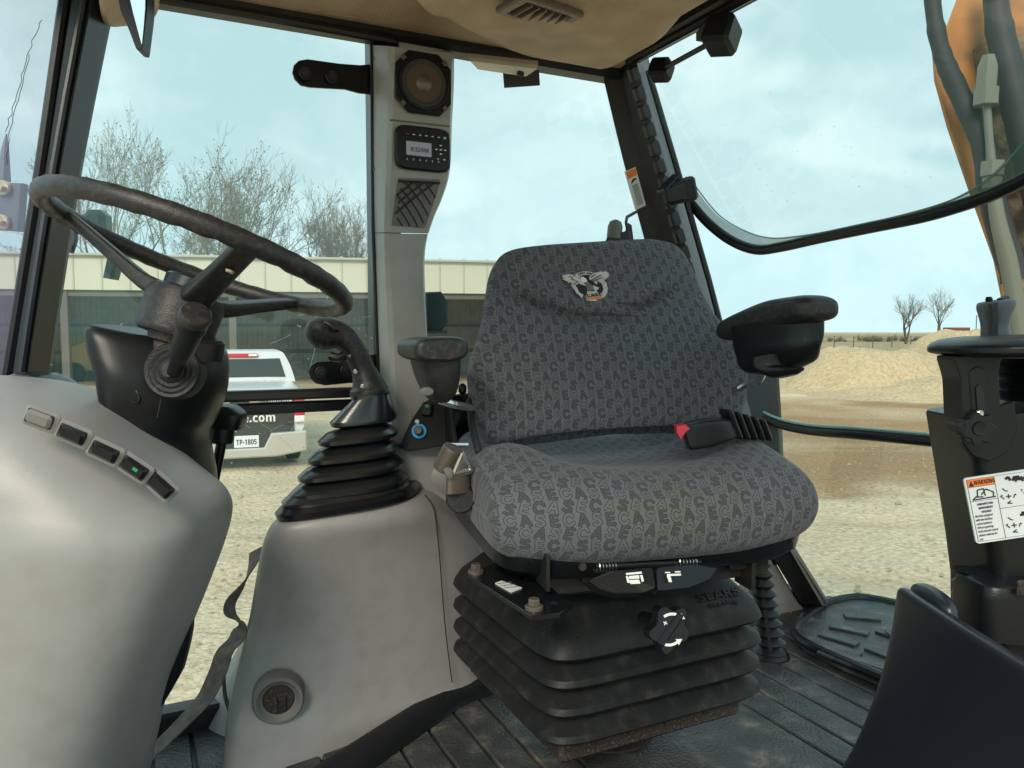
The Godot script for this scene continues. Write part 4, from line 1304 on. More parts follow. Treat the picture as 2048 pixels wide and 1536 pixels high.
	for i in rims.size():
		var q: Array = rims[i]
		var l: Vector3 = q[0]
		var r: Vector3 = q[1]
		var w := (r - l).normalized()
		var h: float = q[2]
		if i > 0:
			rings.append(ring2(l + w * 0.014 + Vector3(0, 0.012, 0), r - w * 0.014 + Vector3(0, 0.012, 0), TOWARDS * (h - 0.012), 2.6, 48))
			rings.append(ring2(l + w * 0.003 + Vector3(0, 0.003, 0), r - w * 0.003 + Vector3(0, 0.003, 0), TOWARDS * (h - 0.003), 2.6, 48))
		rings.append(ring2(l, r, TOWARDS * h, 2.6, 48))
		rings.append(ring2(l + w * 0.002 - Vector3(0, 0.007, 0), r - w * 0.002 - Vector3(0, 0.007, 0), TOWARDS * (h - 0.001), 2.6, 48))
		rings.append(ring2(l + w * 0.007 - Vector3(0, 0.010, 0), r - w * 0.007 - Vector3(0, 0.010, 0), TOWARDS * (h - 0.007), 2.6, 48))
		if i < rims.size() - 1:
			rings.append(ring2(l + w * 0.022 - Vector3(0, 0.012, 0), r - w * 0.022 - Vector3(0, 0.012, 0), TOWARDS * (h - 0.02), 2.6, 48))
	rings.append(ring2(Vector3(0.2554, 2.0301, -1.3964), Vector3(0.4456, 2.0478, -1.3737), TOWARDS * 0.07, 2.6, 48))
	loft(s, rings)
	part("boot", s, M.boot_rubber, j, 30)
	s = Sh.new()
	tube(s, smooth_path([Vector3(0.3816, 2.2294, -1.3804), Vector3(0.3809, 2.2423, -1.3808), Vector3(0.3783, 2.2553, -1.3809), Vector3(0.3707, 2.2793, -1.3824), Vector3(0.36, 2.3032, -1.3831), Vector3(0.3481, 2.3233, -1.3856), Vector3(0.334, 2.3379, -1.3869), Vector3(0.3151, 2.3442, -1.3906), Vector3(0.296, 2.3443, -1.3933), Vector3(0.2802, 2.3407, -1.3943), Vector3(0.2707, 2.3381, -1.3956)], 4), [0.036, 0.0355, 0.028, 0.0215, 0.021, 0.0215, 0.024, 0.0285, 0.030, 0.024, 0.006], 24)
	var grip := part("grip", s, M.worn_grip, j)
	var sm := bolt_mesh(0.0028, 0.003)
	for q in [Vector3(0.3439, 2.3048, -1.3699), Vector3(0.3534, 2.2757, -1.3697), Vector3(0.3629, 2.249, -1.3584)]:
		put("screw", sm, M.steel, grip, Transform3D(facing(TOWARDS), q))
	s = Sh.new()
	loft(s, smooth_rings([ring2(Vector3(0.2958, 2.3627, -1.3544), Vector3(0.3187, 2.347, -1.3521), TOWARDS * 0.014, 3.0, 20), ring2(Vector3(0.2967, 2.3653, -1.354), Vector3(0.3221, 2.3488, -1.3516), TOWARDS * 0.012, 3.0, 20)], 2))
	part("button", s, M.black_plastic, grip)
	s = Sh.new()
	tube(s, smooth_path([Vector3(0.3054, 2.3048, -1.3586), Vector3(0.318, 2.3012, -1.3525), Vector3(0.3302, 2.3064, -1.351)], 3), 0.008, 8)
	part("trigger", s, M.rubber, grip)

	# instrument panel
	var p := thing("instrument_panel", "black instrument panel with blue-ringed knob, lit rocker and key switch", "panel", Vector3(0.5195, 2.1195, -1.3822))
	s = Sh.new()
	prism(s, smooth_outline([Vector3(0.4913, 2.2104, -1.3981), Vector3(0.5191, 2.222, -1.3846), Vector3(0.5857, 2.2297, -1.3521), Vector3(0.5817, 2.1415, -1.3318), Vector3(0.5289, 2.1325, -1.3531), Vector3(0.4555, 2.1204, -1.3867), Vector3(0.4453, 2.1271, -1.3916), Vector3(0.4484, 2.1418, -1.3946), Vector3(0.4671, 2.1767, -1.3988)]), -TOWARDS * 0.03, 0.003)
	part("face", s, M.panel_black, p)
	s = Sh.new()
	var kc := Vector3(0.4761, 2.1593, -1.3788)
	lathe(s, kc, TOWARDS, [Vector2(0.014, 0), Vector2(0.014, 0.0008), Vector2(0.0095, 0.0008), Vector2(0.0095, 0)], 32)
	part("blue_ring", s, M.blue_print, p)
	s = Sh.new()
	lathe(s, kc, TOWARDS + Vector3(0, 0.25, 0), [Vector2(0.009, 0), Vector2(0.0085, 0.012), Vector2(0.007, 0.014)], 14)
	part("knob", s, M.black_plastic, p, 20)
	s = Sh.new()
	for i in 6:
		rbox(s, Vector3(0.4735, 2.1772, -1.3823), Vector3(0.009, 0.0012, 0.0006), facing(TOWARDS) * Basis(Vector3.BACK, i * PI / 6.0), 0.0002)
	part("fan_symbol", s, M.white_print, p)
	s = Sh.new()
	rbox(s, Vector3(0.4934, 2.2002, -1.3815), Vector3(0.020, 0.026, 0.010), facing(TOWARDS) * Basis(Vector3.BACK, -0.1), 0.003)
	var rk := part("rocker_switch", s, M.rubber, p)
	s = Sh.new()
	rbox(s, Vector3(0.4918, 2.2065, -1.3768), Vector3(0.007, 0.006, 0.001), facing(TOWARDS), 0.0003)
	part("symbol", s, M.green_lamp, rk)
	s = Sh.new()
	lathe(s, Vector3(0.5411, 2.1833, -1.3549), TOWARDS, [Vector2(0.022, 0), Vector2(0.022, 0.004), Vector2(0.013, 0.006), Vector2(0.012, 0.011), Vector2(0.002, 0.011)], 6)
	var ks := part("key_switch", s, M.rubber, p, 20)
	s = Sh.new()
	rbox(s, Vector3(0.534, 2.1817, -1.3372), Vector3(0.010, 0.026, 0.004), facing(TOWARDS) * Basis(Vector3.BACK, -0.3), 0.001)
	part("key", s, M.bronze, ks)
	for i in 3:
		s = Sh.new()
		rbox(s, Vector3(0.5666, 2.2361, -1.3814) + Vector3(0.02 * i, 0, 0.01 * i), Vector3(0.016, 0.022, 0.012), facing(TOWARDS), 0.005)
		part("rocker_switch", s, M.gloss_black, p)


func smooth_outline(pts: Array) -> Array:
	# cut the corners of a closed outline once
	var out := []
	var n := pts.size()
	for i in n:
		var p: Vector3 = pts[i]
		out.append(p.lerp(pts[(i + n - 1) % n], 0.18))
		out.append(p.lerp(pts[(i + n - 1) % n], 0.05).lerp(p.lerp(pts[(i + 1) % n], 0.05), 0.5))
		out.append(p.lerp(pts[(i + 1) % n], 0.18))
	return out


func build_right_controls() -> void:
	var t := thing("control_tower", "black backhoe control tower with white and orange warning sticker", "control tower", Vector3(1.1377, 1.964, -0.6912))
	var s := Sh.new()
	var rings := []
	for q in [[Vector3(1.0634, 2.2276, -0.7274), Vector3(1.2643, 2.2555, -0.6295), 0.068], [Vector3(1.0623, 2.2232, -0.728), Vector3(1.2647, 2.2482, -0.6293), 0.07], [Vector3(1.0713, 2.1744, -0.7236), Vector3(1.2715, 2.1892, -0.626), 0.07], [Vector3(1.082, 2.1148, -0.7184), Vector3(1.2785, 2.126, -0.6225), 0.07], [Vector3(1.0954, 2.0398, -0.7118), Vector3(1.2877, 2.0473, -0.6181), 0.07], [Vector3(1.1052, 1.9754, -0.7071), Vector3(1.295, 1.9792, -0.6145), 0.07], [Vector3(1.1104, 1.8722, -0.7045), Vector3(1.2999, 1.8799, -0.6121), 0.07]]:
		rings.append(ring2(q[0], q[1], TOWARDS * q[2], 9.0, 64))
	loft(s, rings)
	part("column", s, M.black_plastic, t)
	# bracket that carries the wrist rest, in a U-shaped recess plate
	s = Sh.new()
	prism(s, smooth_outline([Vector3(1.0088, 2.2288, -0.6717), Vector3(1.0767, 2.2549, -0.6386), Vector3(1.0821, 2.2136, -0.636), Vector3(1.071, 2.1825, -0.6414), Vector3(1.0493, 2.1693, -0.652), Vector3(1.0274, 2.1777, -0.6627), Vector3(1.0143, 2.1964, -0.6691)]), -TOWARDS * 0.01, 0.003)
	part("recess_plate", s, M.rubber, t)
	s = Sh.new()
	prism(s, smooth_outline([Vector3(0.9843, 2.3156, -0.6659), Vector3(1.0421, 2.317, -0.6377), Vector3(1.0394, 2.2935, -0.639), Vector3(1.0441, 2.2361, -0.6367), Vector3(1.0377, 2.2144, -0.6399), Vector3(1.0076, 2.2076, -0.6545), Vector3(0.9985, 2.2225, -0.659), Vector3(0.9939, 2.2834, -0.6612)]), -TOWARDS * 0.045, 0.006)
	var br := part("bracket", s, M.black_plastic, t)
	s = Sh.new()
	prism(s, smooth_outline([Vector3(1.0016, 2.2956, -0.6558), Vector3(1.0122, 2.3023, -0.6506), Vector3(1.0233, 2.2956, -0.6452), Vector3(1.0305, 2.2362, -0.6417), Vector3(1.0082, 2.2329, -0.6526)]), -TOWARDS * 0.004, 0.002)
	part("slot_plate", s, M.rubber, br)
	s = Sh.new()
	prism(s, smooth_outline([Vector3(1.0089, 2.2735, -0.65), Vector3(1.0136, 2.2782, -0.6477), Vector3(1.0174, 2.2715, -0.6458), Vector3(1.0223, 2.2398, -0.6435), Vector3(1.0127, 2.2378, -0.6482)]), -TOWARDS * 0.002)
	part("slot", s, M.ink, br)
	put("bolt", bolt_mesh(0.0035, 0.006), M.bright_metal, br, Transform3D(facing(TOWARDS), Vector3(1.0094, 2.239, -0.6447)))
	# wrist rest disc
	s = Sh.new()
	rings = []
	for q in [[Vector3(1.0173, 2.3132, -0.6832), Vector3(1.1938, 2.3201, -0.5971), 0.07], [Vector3(1.0004, 2.3174, -0.6914), Vector3(1.206, 2.3243, -0.5912), 0.095], [Vector3(0.9978, 2.3229, -0.6927), Vector3(1.2082, 2.3298, -0.5901), 0.098], [Vector3(1, 2.3298, -0.6916), Vector3(1.2054, 2.3367, -0.5915), 0.096], [Vector3(1.0109, 2.3367, -0.6863), Vector3(1.1951, 2.3428, -0.5964), 0.085], [Vector3(1.0287, 2.3401, -0.6776), Vector3(1.1802, 2.3456, -0.6038), 0.07]]:
		rings.append(ring2(q[0], q[1], TOWARDS * q[2], 2.8, 64))
	loft(s, smooth_rings(rings, 4))
	part("wrist_rest", s, M.rubber, t)
	# star knob
	var kc := Vector3(1.0066, 2.2195, -0.6461)
	s = Sh.new()
	for side in 2:
		var pts := []
		for i in 42:
			var a := TAU * i / 42
			var r := 0.0205 + 0.0028 * cos(a * 7.0)
			pts.append(kc + (facing(TOWARDS + Vector3(-0.1, 0.05, 0)) * Vector3(cos(a) * r, sin(a) * r, 0.0)) + TOWARDS * (0.008 if side == 0 else 0.009))
		if side == 0:
			prism(s, pts, -TOWARDS * 0.016, 0.002)
	lathe(s, kc + TOWARDS * 0.007, TOWARDS, [Vector2(0.010, 0), Vector2(0.009, 0.003), Vector2(0.004, 0.002)], 24)
	part("star_knob", s, M.rubber, t)
	# warning sticker on the column
	var st := thing("warning_sticker", "white warning sticker with orange header on the black control tower", "sticker", Vector3(1.0568, 2.1096, -0.6472))
	var tl := Vector3(1.0189, 2.1461, -0.6685)
	var tr := Vector3(1.1142, 2.1621, -0.622)
	var bl := Vector3(1.0385, 2.0542, -0.659)
	var ex := tr - tl
	var ey := tl - bl
	ey = (ey - ex * 0.0)
	var at := func(u: float, v: float, lift: float) -> Vector3: return tl + ex * u - ey * v + TOWARDS * lift
	s = Sh.new()
	prism(s, [at.call(0.03, 0, 0), at.call(1, 0, 0), at.call(1, 1, 0), at.call(0.03, 1, 0), at.call(0, 0.97, 0), at.call(0, 0.03, 0)], -TOWARDS * 0.003)
	part("sheet", s, M.label_white, st)
	s = Sh.new()
	prism(s, [at.call(0.03, 0.03, 0.0006), at.call(0.38, 0.03, 0.0006), at.call(0.38, 0.145, 0.0006), at.call(0.03, 0.145, 0.0006)], -TOWARDS * 0.0004)
	part("orange_header", s, M.orange_print, st)
	var x := ex.normalized()
	var yv := ey.normalized()
	lettering("heading", "WARNING", 0.0062, M.ink, st, at.call(0.25, 0.088, 0.0009), x, yv, true, 0.74, 0.0004)
	s = Sh.new()
	prism(s, [at.call(0.045, 0.135, 0.001), at.call(0.11, 0.135, 0.001), at.call(0.0775, 0.055, 0.001)], -TOWARDS * 0.0003)
	part("triangle", s, M.ink, st)
	# rules
	for q in [[0.025, 0.028, 0.975, 0.031], [0.025, 0.969, 0.975, 0.972], [0.025, 0.028, 0.030, 0.972], [0.38, 0.028, 0.385, 0.972], [0.03, 0.147, 0.38, 0.150], [0.03, 0.36, 0.38, 0.364], [0.385, 0.52, 0.975, 0.524]]:
		s = Sh.new()
		prism(s, [at.call(q[0], q[1], 0.0007), at.call(q[2], q[1], 0.0007), at.call(q[2], q[3], 0.0007), at.call(q[0], q[3], 0.0007)], -TOWARDS * 0.0003)
		part("rule", s, M.ink, st)
	var lines := ["UNEXPECTED", "MOVEMENT", "HAZARD", "Machine equipped", "with two backhoe", "control patterns.", "Before operating", "verify desired control", "pattern selected for", "use."]
	for i in lines.size():
		var o := lettering("text_line", lines[i], 0.0031, M.ink, st, at.call(0.205, 0.415 + i * 0.058, 0.0008), x, yv, i < 3, 0.86 if i < 3 else 0.70, 0.0003)
		if i > 2:
			(o.mesh as TextMesh).horizontal_alignment = HORIZONTAL_ALIGNMENT_LEFT
			o.position = at.call(0.05, 0.415 + i * 0.058, 0.0008) - origin[st]
	for q in [[0.70, 0.30, "1"], [0.70, 0.73, "2"]]:
		lettering("number", q[2], 0.004, M.ink, st, at.call(q[0], q[1], 0.0008), x, yv, true, 1.0, 0.0003)
	# pictograms: small machines, arms and arrow crosses drawn as flat ink shapes
	var draw := func(list: Array, w: float) -> Sh:
		var d := Sh.new()
		for e in list:
			var a: Vector3 = at.call(e[0], e[1], 0.0008)
			var b: Vector3 = at.call(e[2], e[3], 0.0008)
			var dd := (b - a)
			var sd := dd.normalized().cross(TOWARDS) * w
			prism(d, [a + sd, b + sd, b - sd, a - sd], -TOWARDS * 0.0003)
		return d
	part("pictogram", draw.call([[0.06, 0.34, 0.36, 0.33], [0.10, 0.30, 0.20, 0.31], [0.13, 0.30, 0.14, 0.20], [0.14, 0.20, 0.22, 0.19], [0.22, 0.19, 0.23, 0.30], [0.18, 0.28, 0.25, 0.20], [0.25, 0.20, 0.34, 0.26], [0.34, 0.26, 0.33, 0.32], [0.06, 0.34, 0.12, 0.29]], 0.0008), M.ink, st)
	part("pictogram", draw.call([[0.52, 0.10, 0.56, 0.07], [0.56, 0.07, 0.58, 0.13], [0.60, 0.12, 0.75, 0.13], [0.62, 0.09, 0.70, 0.09], [0.61, 0.105, 0.74, 0.11], [0.75, 0.11, 0.83, 0.15], [0.64, 0.14, 0.66, 0.15], [0.72, 0.145, 0.75, 0.15]], 0.0018), M.ink, st)
	part("pictogram", draw.call([[0.62, 0.66, 0.74, 0.665], [0.64, 0.63, 0.74, 0.64], [0.70, 0.62, 0.76, 0.57], [0.76, 0.57, 0.86, 0.55], [0.86, 0.55, 0.83, 0.60]], 0.0016), M.ink, st)
	for q in [[0.52, 0.36], [0.82, 0.36], [0.52, 0.80], [0.82, 0.80]]:
		var u: float = q[0]
		var v: float = q[1]
		part("pictogram", draw.call([[u - 0.035, v, u + 0.035, v], [u, v - 0.035, u, v + 0.035], [u - 0.10, v - 0.02, u - 0.06, v + 0.03], [u - 0.10, v - 0.02, u - 0.075, v - 0.03], [u + 0.06, v + 0.03, u + 0.085, v - 0.02], [u + 0.085, v - 0.02, u + 0.10, v - 0.005], [u - 0.03, v + 0.10, u + 0.02, v + 0.07], [u - 0.03, v + 0.10, u + 0.03, v + 0.11], [u - 0.06, v - 0.13, u - 0.03, v - 0.09], [u - 0.03, v - 0.09, u, v - 0.08]], 0.0007), M.ink, st)
	# joystick of the backhoe behind the wrist rest
	var j := thing("backhoe_joystick", "grey waisted joystick grip with brown worn strip above the wrist rest", "joystick", Vector3(1.2036, 2.3271, -0.7481))
	s = Sh.new()
	rings = []
	for q in [[Vector3(1.1885, 2.3193, -0.7555), Vector3(1.2207, 2.3209, -0.7398), 0.02], [Vector3(1.1869, 2.3411, -0.7562), Vector3(1.2197, 2.3442, -0.7402), 0.02], [Vector3(1.1863, 2.3567, -0.7565), Vector3(1.2178, 2.3582, -0.7412), 0.019], [Vector3(1.1829, 2.3722, -0.7582), Vector3(1.2213, 2.3753, -0.7395), 0.021], [Vector3(1.1797, 2.3846, -0.7598), Vector3(1.2256, 2.3892, -0.7374), 0.023], [Vector3(1.1815, 2.3923, -0.7589), Vector3(1.2246, 2.397, -0.7378), 0.022], [Vector3(1.1884, 2.3939, -0.7555), Vector3(1.2161, 2.3993, -0.742), 0.015]]:
		rings.append(ring2(q[0], q[1], TOWARDS * q[2], 2.6, 32))
	loft(s, smooth_rings(rings, 4))
	part("grip", s, M.grip_grey, j)
	s = Sh.new()
	prism(s, [Vector3(1.1679, 2.3899, -0.7354), Vector3(1.1781, 2.3921, -0.7305), Vector3(1.1829, 2.3733, -0.7304), Vector3(1.1832, 2.3383, -0.7313), Vector3(1.1723, 2.3375, -0.7367), Vector3(1.1727, 2.3717, -0.7354)], -TOWARDS * 0.006, 0.001)
	part("worn_strip", s, M.worn_grip, j)
	s = Sh.new()
	rbox(s, Vector3(1.1875, 2.3968, -0.7504), Vector3(0.007, 0.010, 0.010), Basis(Vector3.BACK, 0.2), 0.002)
	rbox(s, Vector3(1.2069, 2.3983, -0.7409), Vector3(0.020, 0.006, 0.012), Basis(Vector3.BACK, 0.3), 0.002)
	part("button", s, M.rubber, j)
	# pleated boot beside the bracket
	s = Sh.new()
	rings = []
	for i in 9:
		var v := i / 8.0
		var a := (Vector3(1.1469, 2.309, -0.709)).lerp(Vector3(1.1507, 2.2464, -0.7071), v)
		var b := (Vector3(1.2507, 2.3149, -0.6584)).lerp(Vector3(1.2535, 2.2539, -0.657), v)
		var inset := 0.0 if i % 2 == 0 else 0.010
		rings.append(ring2(a + ACROSS * inset, b - ACROSS * inset, TOWARDS * (0.05 - inset), 2.6, 32))
	loft(s, rings)
	part("boot", s, M.rubber, j)

	# near console at the lower right
	var n := thing("near_console", "smooth black plastic console with curled lip nearest the open door", "console", Vector3(0.7767, 1.8775, -0.5113))
	s = Sh.new()
	rings = []
	for q in [[Vector3(0.9435, 1.987, -0.6524), Vector3(0.7905, 1.9812, -0.3043), 0.085], [Vector3(0.9339, 1.9891, -0.6571), Vector3(0.7904, 1.9834, -0.3043), 0.1], [Vector3(0.9281, 1.9836, -0.6599), Vector3(0.7907, 1.9777, -0.3042), 0.108], [Vector3(0.9262, 1.9679, -0.6609), Vector3(0.7916, 1.9616, -0.3037), 0.11], [Vector3(0.9223, 1.9234, -0.6628), Vector3(0.7942, 1.9154, -0.3025), 0.112], [Vector3(0.9138, 1.8682, -0.6669), Vector3(0.7974, 1.858, -0.3009), 0.114], [Vector3(0.9021, 1.8196, -0.6726), Vector3(0.8003, 1.8072, -0.2995), 0.116], [Vector3(0.8811, 1.7531, -0.6829), Vector3(0.8042, 1.7375, -0.2976), 0.12], [Vector3(0.8456, 1.6718, -0.7002), Vector3(0.809, 1.6513, -0.2952), 0.125], [Vector3(0.8237, 1.5716, -0.7109), Vector3(0.815, 1.5445, -0.2923), 0.13]]:
		rings.append(ring2(q[0], q[1], TOWARDS * q[2], 4.0, 72))
	loft(s, smooth_rings(rings, 4))
	part("body", s, M.soft_black, n)
	s = Sh.new()
	loft(s, smooth_rings([ring2(Vector3(0.9502, 1.9428, -0.6714), Vector3(0.9809, 1.9414, -0.6565), TOWARDS * 0.05, 2.6), ring2(Vector3(0.9477, 1.9811, -0.6726), Vector3(0.9754, 1.9749, -0.6591), TOWARDS * 0.05, 2.6), ring2(Vector3(0.9503, 1.9943, -0.6714), Vector3(0.9736, 1.9916, -0.66), TOWARDS * 0.042, 2.6), ring2(Vector3(0.9556, 1.9999, -0.6688), Vector3(0.9691, 1.9985, -0.6622), TOWARDS * 0.025, 2.3)], 4))
	part("lip", s, M.soft_black, n)
	s = Sh.new()
	loft(s, [ring2(Vector3(1.0396, 1.9269, -0.6723), Vector3(1.2766, 1.9196, -0.5567), TOWARDS * 0.05, 6.0), ring2(Vector3(1.0388, 1.9847, -0.6727), Vector3(1.2729, 1.9905, -0.5585), TOWARDS * 0.05, 6.0), ring2(Vector3(1.0445, 2.0005, -0.6699), Vector3(1.2658, 2.0063, -0.562), TOWARDS * 0.045, 6.0), ring2(Vector3(1.0538, 2.0063, -0.6654), Vector3(1.2592, 2.012, -0.5652), TOWARDS * 0.035, 6.0)])
	part("rear_block", s, M.rubber, n)
	s = Sh.new()
	rbox(s, Vector3(1.052, 2.0064, -0.605), Vector3(0.012, 0.022, 0.008), facing(TOWARDS), 0.003)
	part("rusty_tab", s, M.rust_metal, n)
	# small pleated boot behind it
	var p := thing("small_boot", "small black pleated boot between the tower and near console", "boot", Vector3(1.0009, 1.9638, -0.6467))
	s = Sh.new()
	rings = []
	for i in 9:
		var m := (Vector3(1.0736, 2.0039, -0.6891)).lerp(Vector3(1.0731, 1.9298, -0.6894), i / 8.0)
		var r := 0.022 if i % 2 == 0 else 0.012
		rings.append(ring2(m - ACROSS * r, m + ACROSS * r, TOWARDS * r, 2.2, 24))
	loft(s, rings)
	part("pleats", s, M.rubber, p, 25)


func build_small_things() -> void:
	# webbing strap hanging by the console
	var s := Sh.new()
	var pts := smooth_path([Vector3(0.1929, 1.9395, -1.4858), Vector3(0.1847, 1.9244, -1.4675), Vector3(0.1635, 1.8918, -1.4445), Vector3(0.1372, 1.8636, -1.4295), Vector3(0.1362, 1.8444, -1.4244), Vector3(0.1513, 1.8281, -1.4115), Vector3(0.1433, 1.8075, -1.4043), Vector3(0.1221, 1.7866, -1.3979), Vector3(0.1086, 1.7551, -1.3934), Vector3(0.0869, 1.7176, -1.3873), Vector3(0.0498, 1.6861, -1.3776), Vector3(0.014, 1.6633, -1.3617), Vector3(-0.0127, 1.6506, -1.3413), Vector3(-0.0277, 1.6332, -1.3264)], 6)
	var sides := []
	for i in pts.size():
		var f := float(i) / (pts.size() - 1)
		var turn := 0.5 + 1.2 * smoothstep(0.0, 0.25, f) - 1.3 * smoothstep(0.30, 0.46, f)
		sides.append((ACROSS * cos(turn) + TOWARDS * sin(turn) + Vector3(0, 0.35, 0)).normalized())
	ribbon(s, pts, sides, 0.021, 0.0012)
	var o := part("webbing_strap", s, M.webbing_dusty, null, 50)
	tag(o, "dusty grey webbing strap hanging twisted beside the console tower", "strap")
	# inside mirror at the top of the front post
	var t := thing("inside_mirror", "narrow rear-view mirror in black shell hanging below the headliner", "mirror", Vector3(0.0109, 2.7667, -1.2186))
	s = Sh.new()
	prism(s, smooth_outline([Vector3(-0.0119, 2.8339, -1.2297), Vector3(0.0279, 2.8339, -1.2103), Vector3(0.0267, 2.7937, -1.2108), Vector3(0.0188, 2.7396, -1.2147), Vector3(0.0114, 2.741, -1.2183), Vector3(0.0034, 2.7667, -1.2222), Vector3(-0.007, 2.7937, -1.2273)]), Vector3(0.01, 0, -0.03), 0.003)
	part("shell", s, M.black_plastic, t)
	s = Sh.new()
	prism(s, [Vector3(0.0038, 2.8184, -1.2164), Vector3(0.0255, 2.8184, -1.2059), Vector3(0.0241, 2.793, -1.2065), Vector3(0.0184, 2.7459, -1.2093), Vector3(0.0145, 2.7634, -1.2112), Vector3(0.0091, 2.7883, -1.2139)], Vector3(0.0005, 0, -0.002))
	part("mirror_glass", s, M.mirror, t)
	# warning sticker on the rear post
	t = thing("post_sticker", "small white sticker with orange header on the rear post", "sticker", Vector3(1.042, 2.6724, -1.49))
	var q := [Vector3(1.0125, 2.7113, -1.488), Vector3(1.03, 2.72, -1.472), Vector3(1.0603, 2.6359, -1.472), Vector3(1.044, 2.6268, -1.488)]
	s = Sh.new()
	prism(s, q, Vector3(0, 0, -0.003))
	part("sheet", s, M.label_white, t)
	var lerp4 := func(u: float, v: float) -> Vector3: return (q[0] as Vector3).lerp(q[1], u).lerp((q[3] as Vector3).lerp(q[2], u), v) + Vector3(0, 0, 0.001)
	s = Sh.new()
	prism(s, [lerp4.call(0.05, 0.02), lerp4.call(0.95, 0.02), lerp4.call(0.95, 0.20), lerp4.call(0.05, 0.20)], Vector3(0, 0, -0.0006))
	part("orange_header", s, M.orange_print, t)
	for i in 12:
		s = Sh.new()
		var v := 0.40 + i * 0.045
		prism(s, [lerp4.call(0.25, v), lerp4.call(0.8, v), lerp4.call(0.8, v + 0.02), lerp4.call(0.25, v + 0.02)], Vector3(0, 0, -0.0006))
		part("text_line", s, M.grey_rubber if i > 2 else M.ink, t)
	s = Sh.new()
	prism(s, [lerp4.call(0.2, 0.34), lerp4.call(0.4, 0.26), lerp4.call(0.7, 0.24), lerp4.call(0.85, 0.30), lerp4.call(0.6, 0.29), lerp4.call(0.45, 0.33)], Vector3(0, 0, -0.0006))
	part("pictogram", s, M.ink, t)
	# handle and roller outside the quarter glass
	t = thing("window_latch", "grey roller latch on a bent steel bracket beside the rear post", "latch", Vector3(0.9081, 2.538, -1.3595))
	s = Sh.new()
	tube(s, [Vector3(0.9771, 2.6048, -1.3926), Vector3(0.9483, 2.5912, -1.3844), Vector3(0.9408, 2.5782, -1.3769), Vector3(0.9451, 2.5194, -1.3637)], 0.0035, 6)
	part("bracket", s, M.frame_worn, t)
	s = Sh.new()
	lathe(s, Vector3(0.9015, 2.5401, -1.3627), Vector3(0.1, 1, 0), [Vector2(0.0155, 0), Vector2(0.0155, 0.026), Vector2(0.012, 0.036), Vector2(0.004, 0.040)], 20)
	part("roller", s, M.grey_rubber, t)
	s = Sh.new()
	prism(s, [Vector3(0.8773, 2.5307, -1.3634), Vector3(0.8838, 2.544, -1.3602), Vector3(0.9163, 2.5553, -1.3444), Vector3(0.9217, 2.5727, -1.3417), Vector3(0.9277, 2.5266, -1.3388)], Vector3(0.03, 0, -0.03), 0.002)
	part("arm", s, M.frame_worn, t)
	# black lamp outside the quarter glass
	t = thing("side_lamp", "black work lamp with cut corners outside the quarter glass", "lamp", Vector3(0.6118, 2.345, -1.6486))
	s = Sh.new()
	prism(s, [Vector3(0.591, 2.4365, -1.6588), Vector3(0.6226, 2.4377, -1.6434), Vector3(0.6357, 2.4151, -1.637), Vector3(0.6355, 2.3677, -1.6371), Vector3(0.6241, 2.3484, -1.6426), Vector3(0.5904, 2.3484, -1.6591)], Vector3(0.02, 0, -0.06), 0.004)
	part("housing", s, M.gloss_black, t)
	s = Sh.new()
	rbox(s, Vector3(0.6112, 2.3461, -1.6601), Vector3(0.05, 0.006, 0.05), Basis(), 0.002)
	part("bracket", s, M.frame_worn, t)
	# lamp and bracket outside, behind the steering wheel
	t = thing("front_lamp", "black front work lamp with bracket outside the front post", "lamp", Vector3(-0.083, 2.5531, -1.9875))
	s = Sh.new()
	rbox(s, Vector3(-0.0706, 2.5887, -1.9815), Vector3(0.05, 0.06, 0.05), facing(TOWARDS), 0.012)
	part("housing", s, M.black_plastic, t)
	s = Sh.new()
	tube(s, smooth_path([Vector3(-0.1296, 2.5252, -2.0102), Vector3(-0.1204, 2.5531, -2.0058), Vector3(-0.1172, 2.5865, -2.0042), Vector3(-0.1015, 2.6021, -1.9966), Vector3(-0.0609, 2.6065, -1.9768)], 4), 0.008, 8)
	part("bracket", s, M.frame_worn, t)
	s = Sh.new()
	loft(s, [ring2(Vector3(-0.0584, 2.468, -1.9755), Vector3(-0.0382, 2.4635, -1.9657), TOWARDS * 0.02, 4.0), ring2(Vector3(-0.0442, 2.5308, -1.9686), Vector3(-0.021, 2.5252, -1.9573), TOWARDS * 0.02, 4.0), ring2(Vector3(-0.0397, 2.5442, -1.9664), Vector3(-0.0226, 2.5397, -1.9581), TOWARDS * 0.015, 4.0)])
	part("handle", s, M.black_plastic, t)
	# loader arm plate with two bolts outside the windscreen
	t = thing("loader_bracket", "blue-grey steel plate with two big bolts outside the windscreen", "bracket", Vector3(-0.2589, 2.5865, -2.0733))
	s = Sh.new()
	prism(s, [Vector3(-0.3254, 2.684, -2.1058), Vector3(-0.2208, 2.6796, -2.0547), Vector3(-0.2331, 2.5732, -2.0608), Vector3(-0.33, 2.5809, -2.108)], Vector3(0.01, 0, -0.02), 0.003)
	part("plate", s, M.steel_blue, t)
	var bm := bolt_mesh(0.011, 0.02)
	for p in [Vector3(-0.2568, 2.6676, -2.0667), Vector3(-0.2619, 2.5925, -2.0692)]:
		put("bolt", bm, M.zinc, t, Transform3D(facing(TOWARDS), p))
	s = Sh.new()
	tube(s, [Vector3(-0.2598, 2.6878, -2.096), Vector3(-0.2549, 2.7569, -2.0936), Vector3(-0.2504, 2.7923, -2.0914)], [0.014, 0.008, 0.002], 8)
	part("mast", s, M.steel_blue, t)
	# pleated boot right behind the seat
	t = thing("tall_boot", "tall black pleated rubber boot on the floor behind the seat", "boot", Vector3(1.2861, 1.6, -1.2916))
	s = Sh.new()
	var rings := []
	var a := Vector3(1.2098, 1.8846, -1.2568)
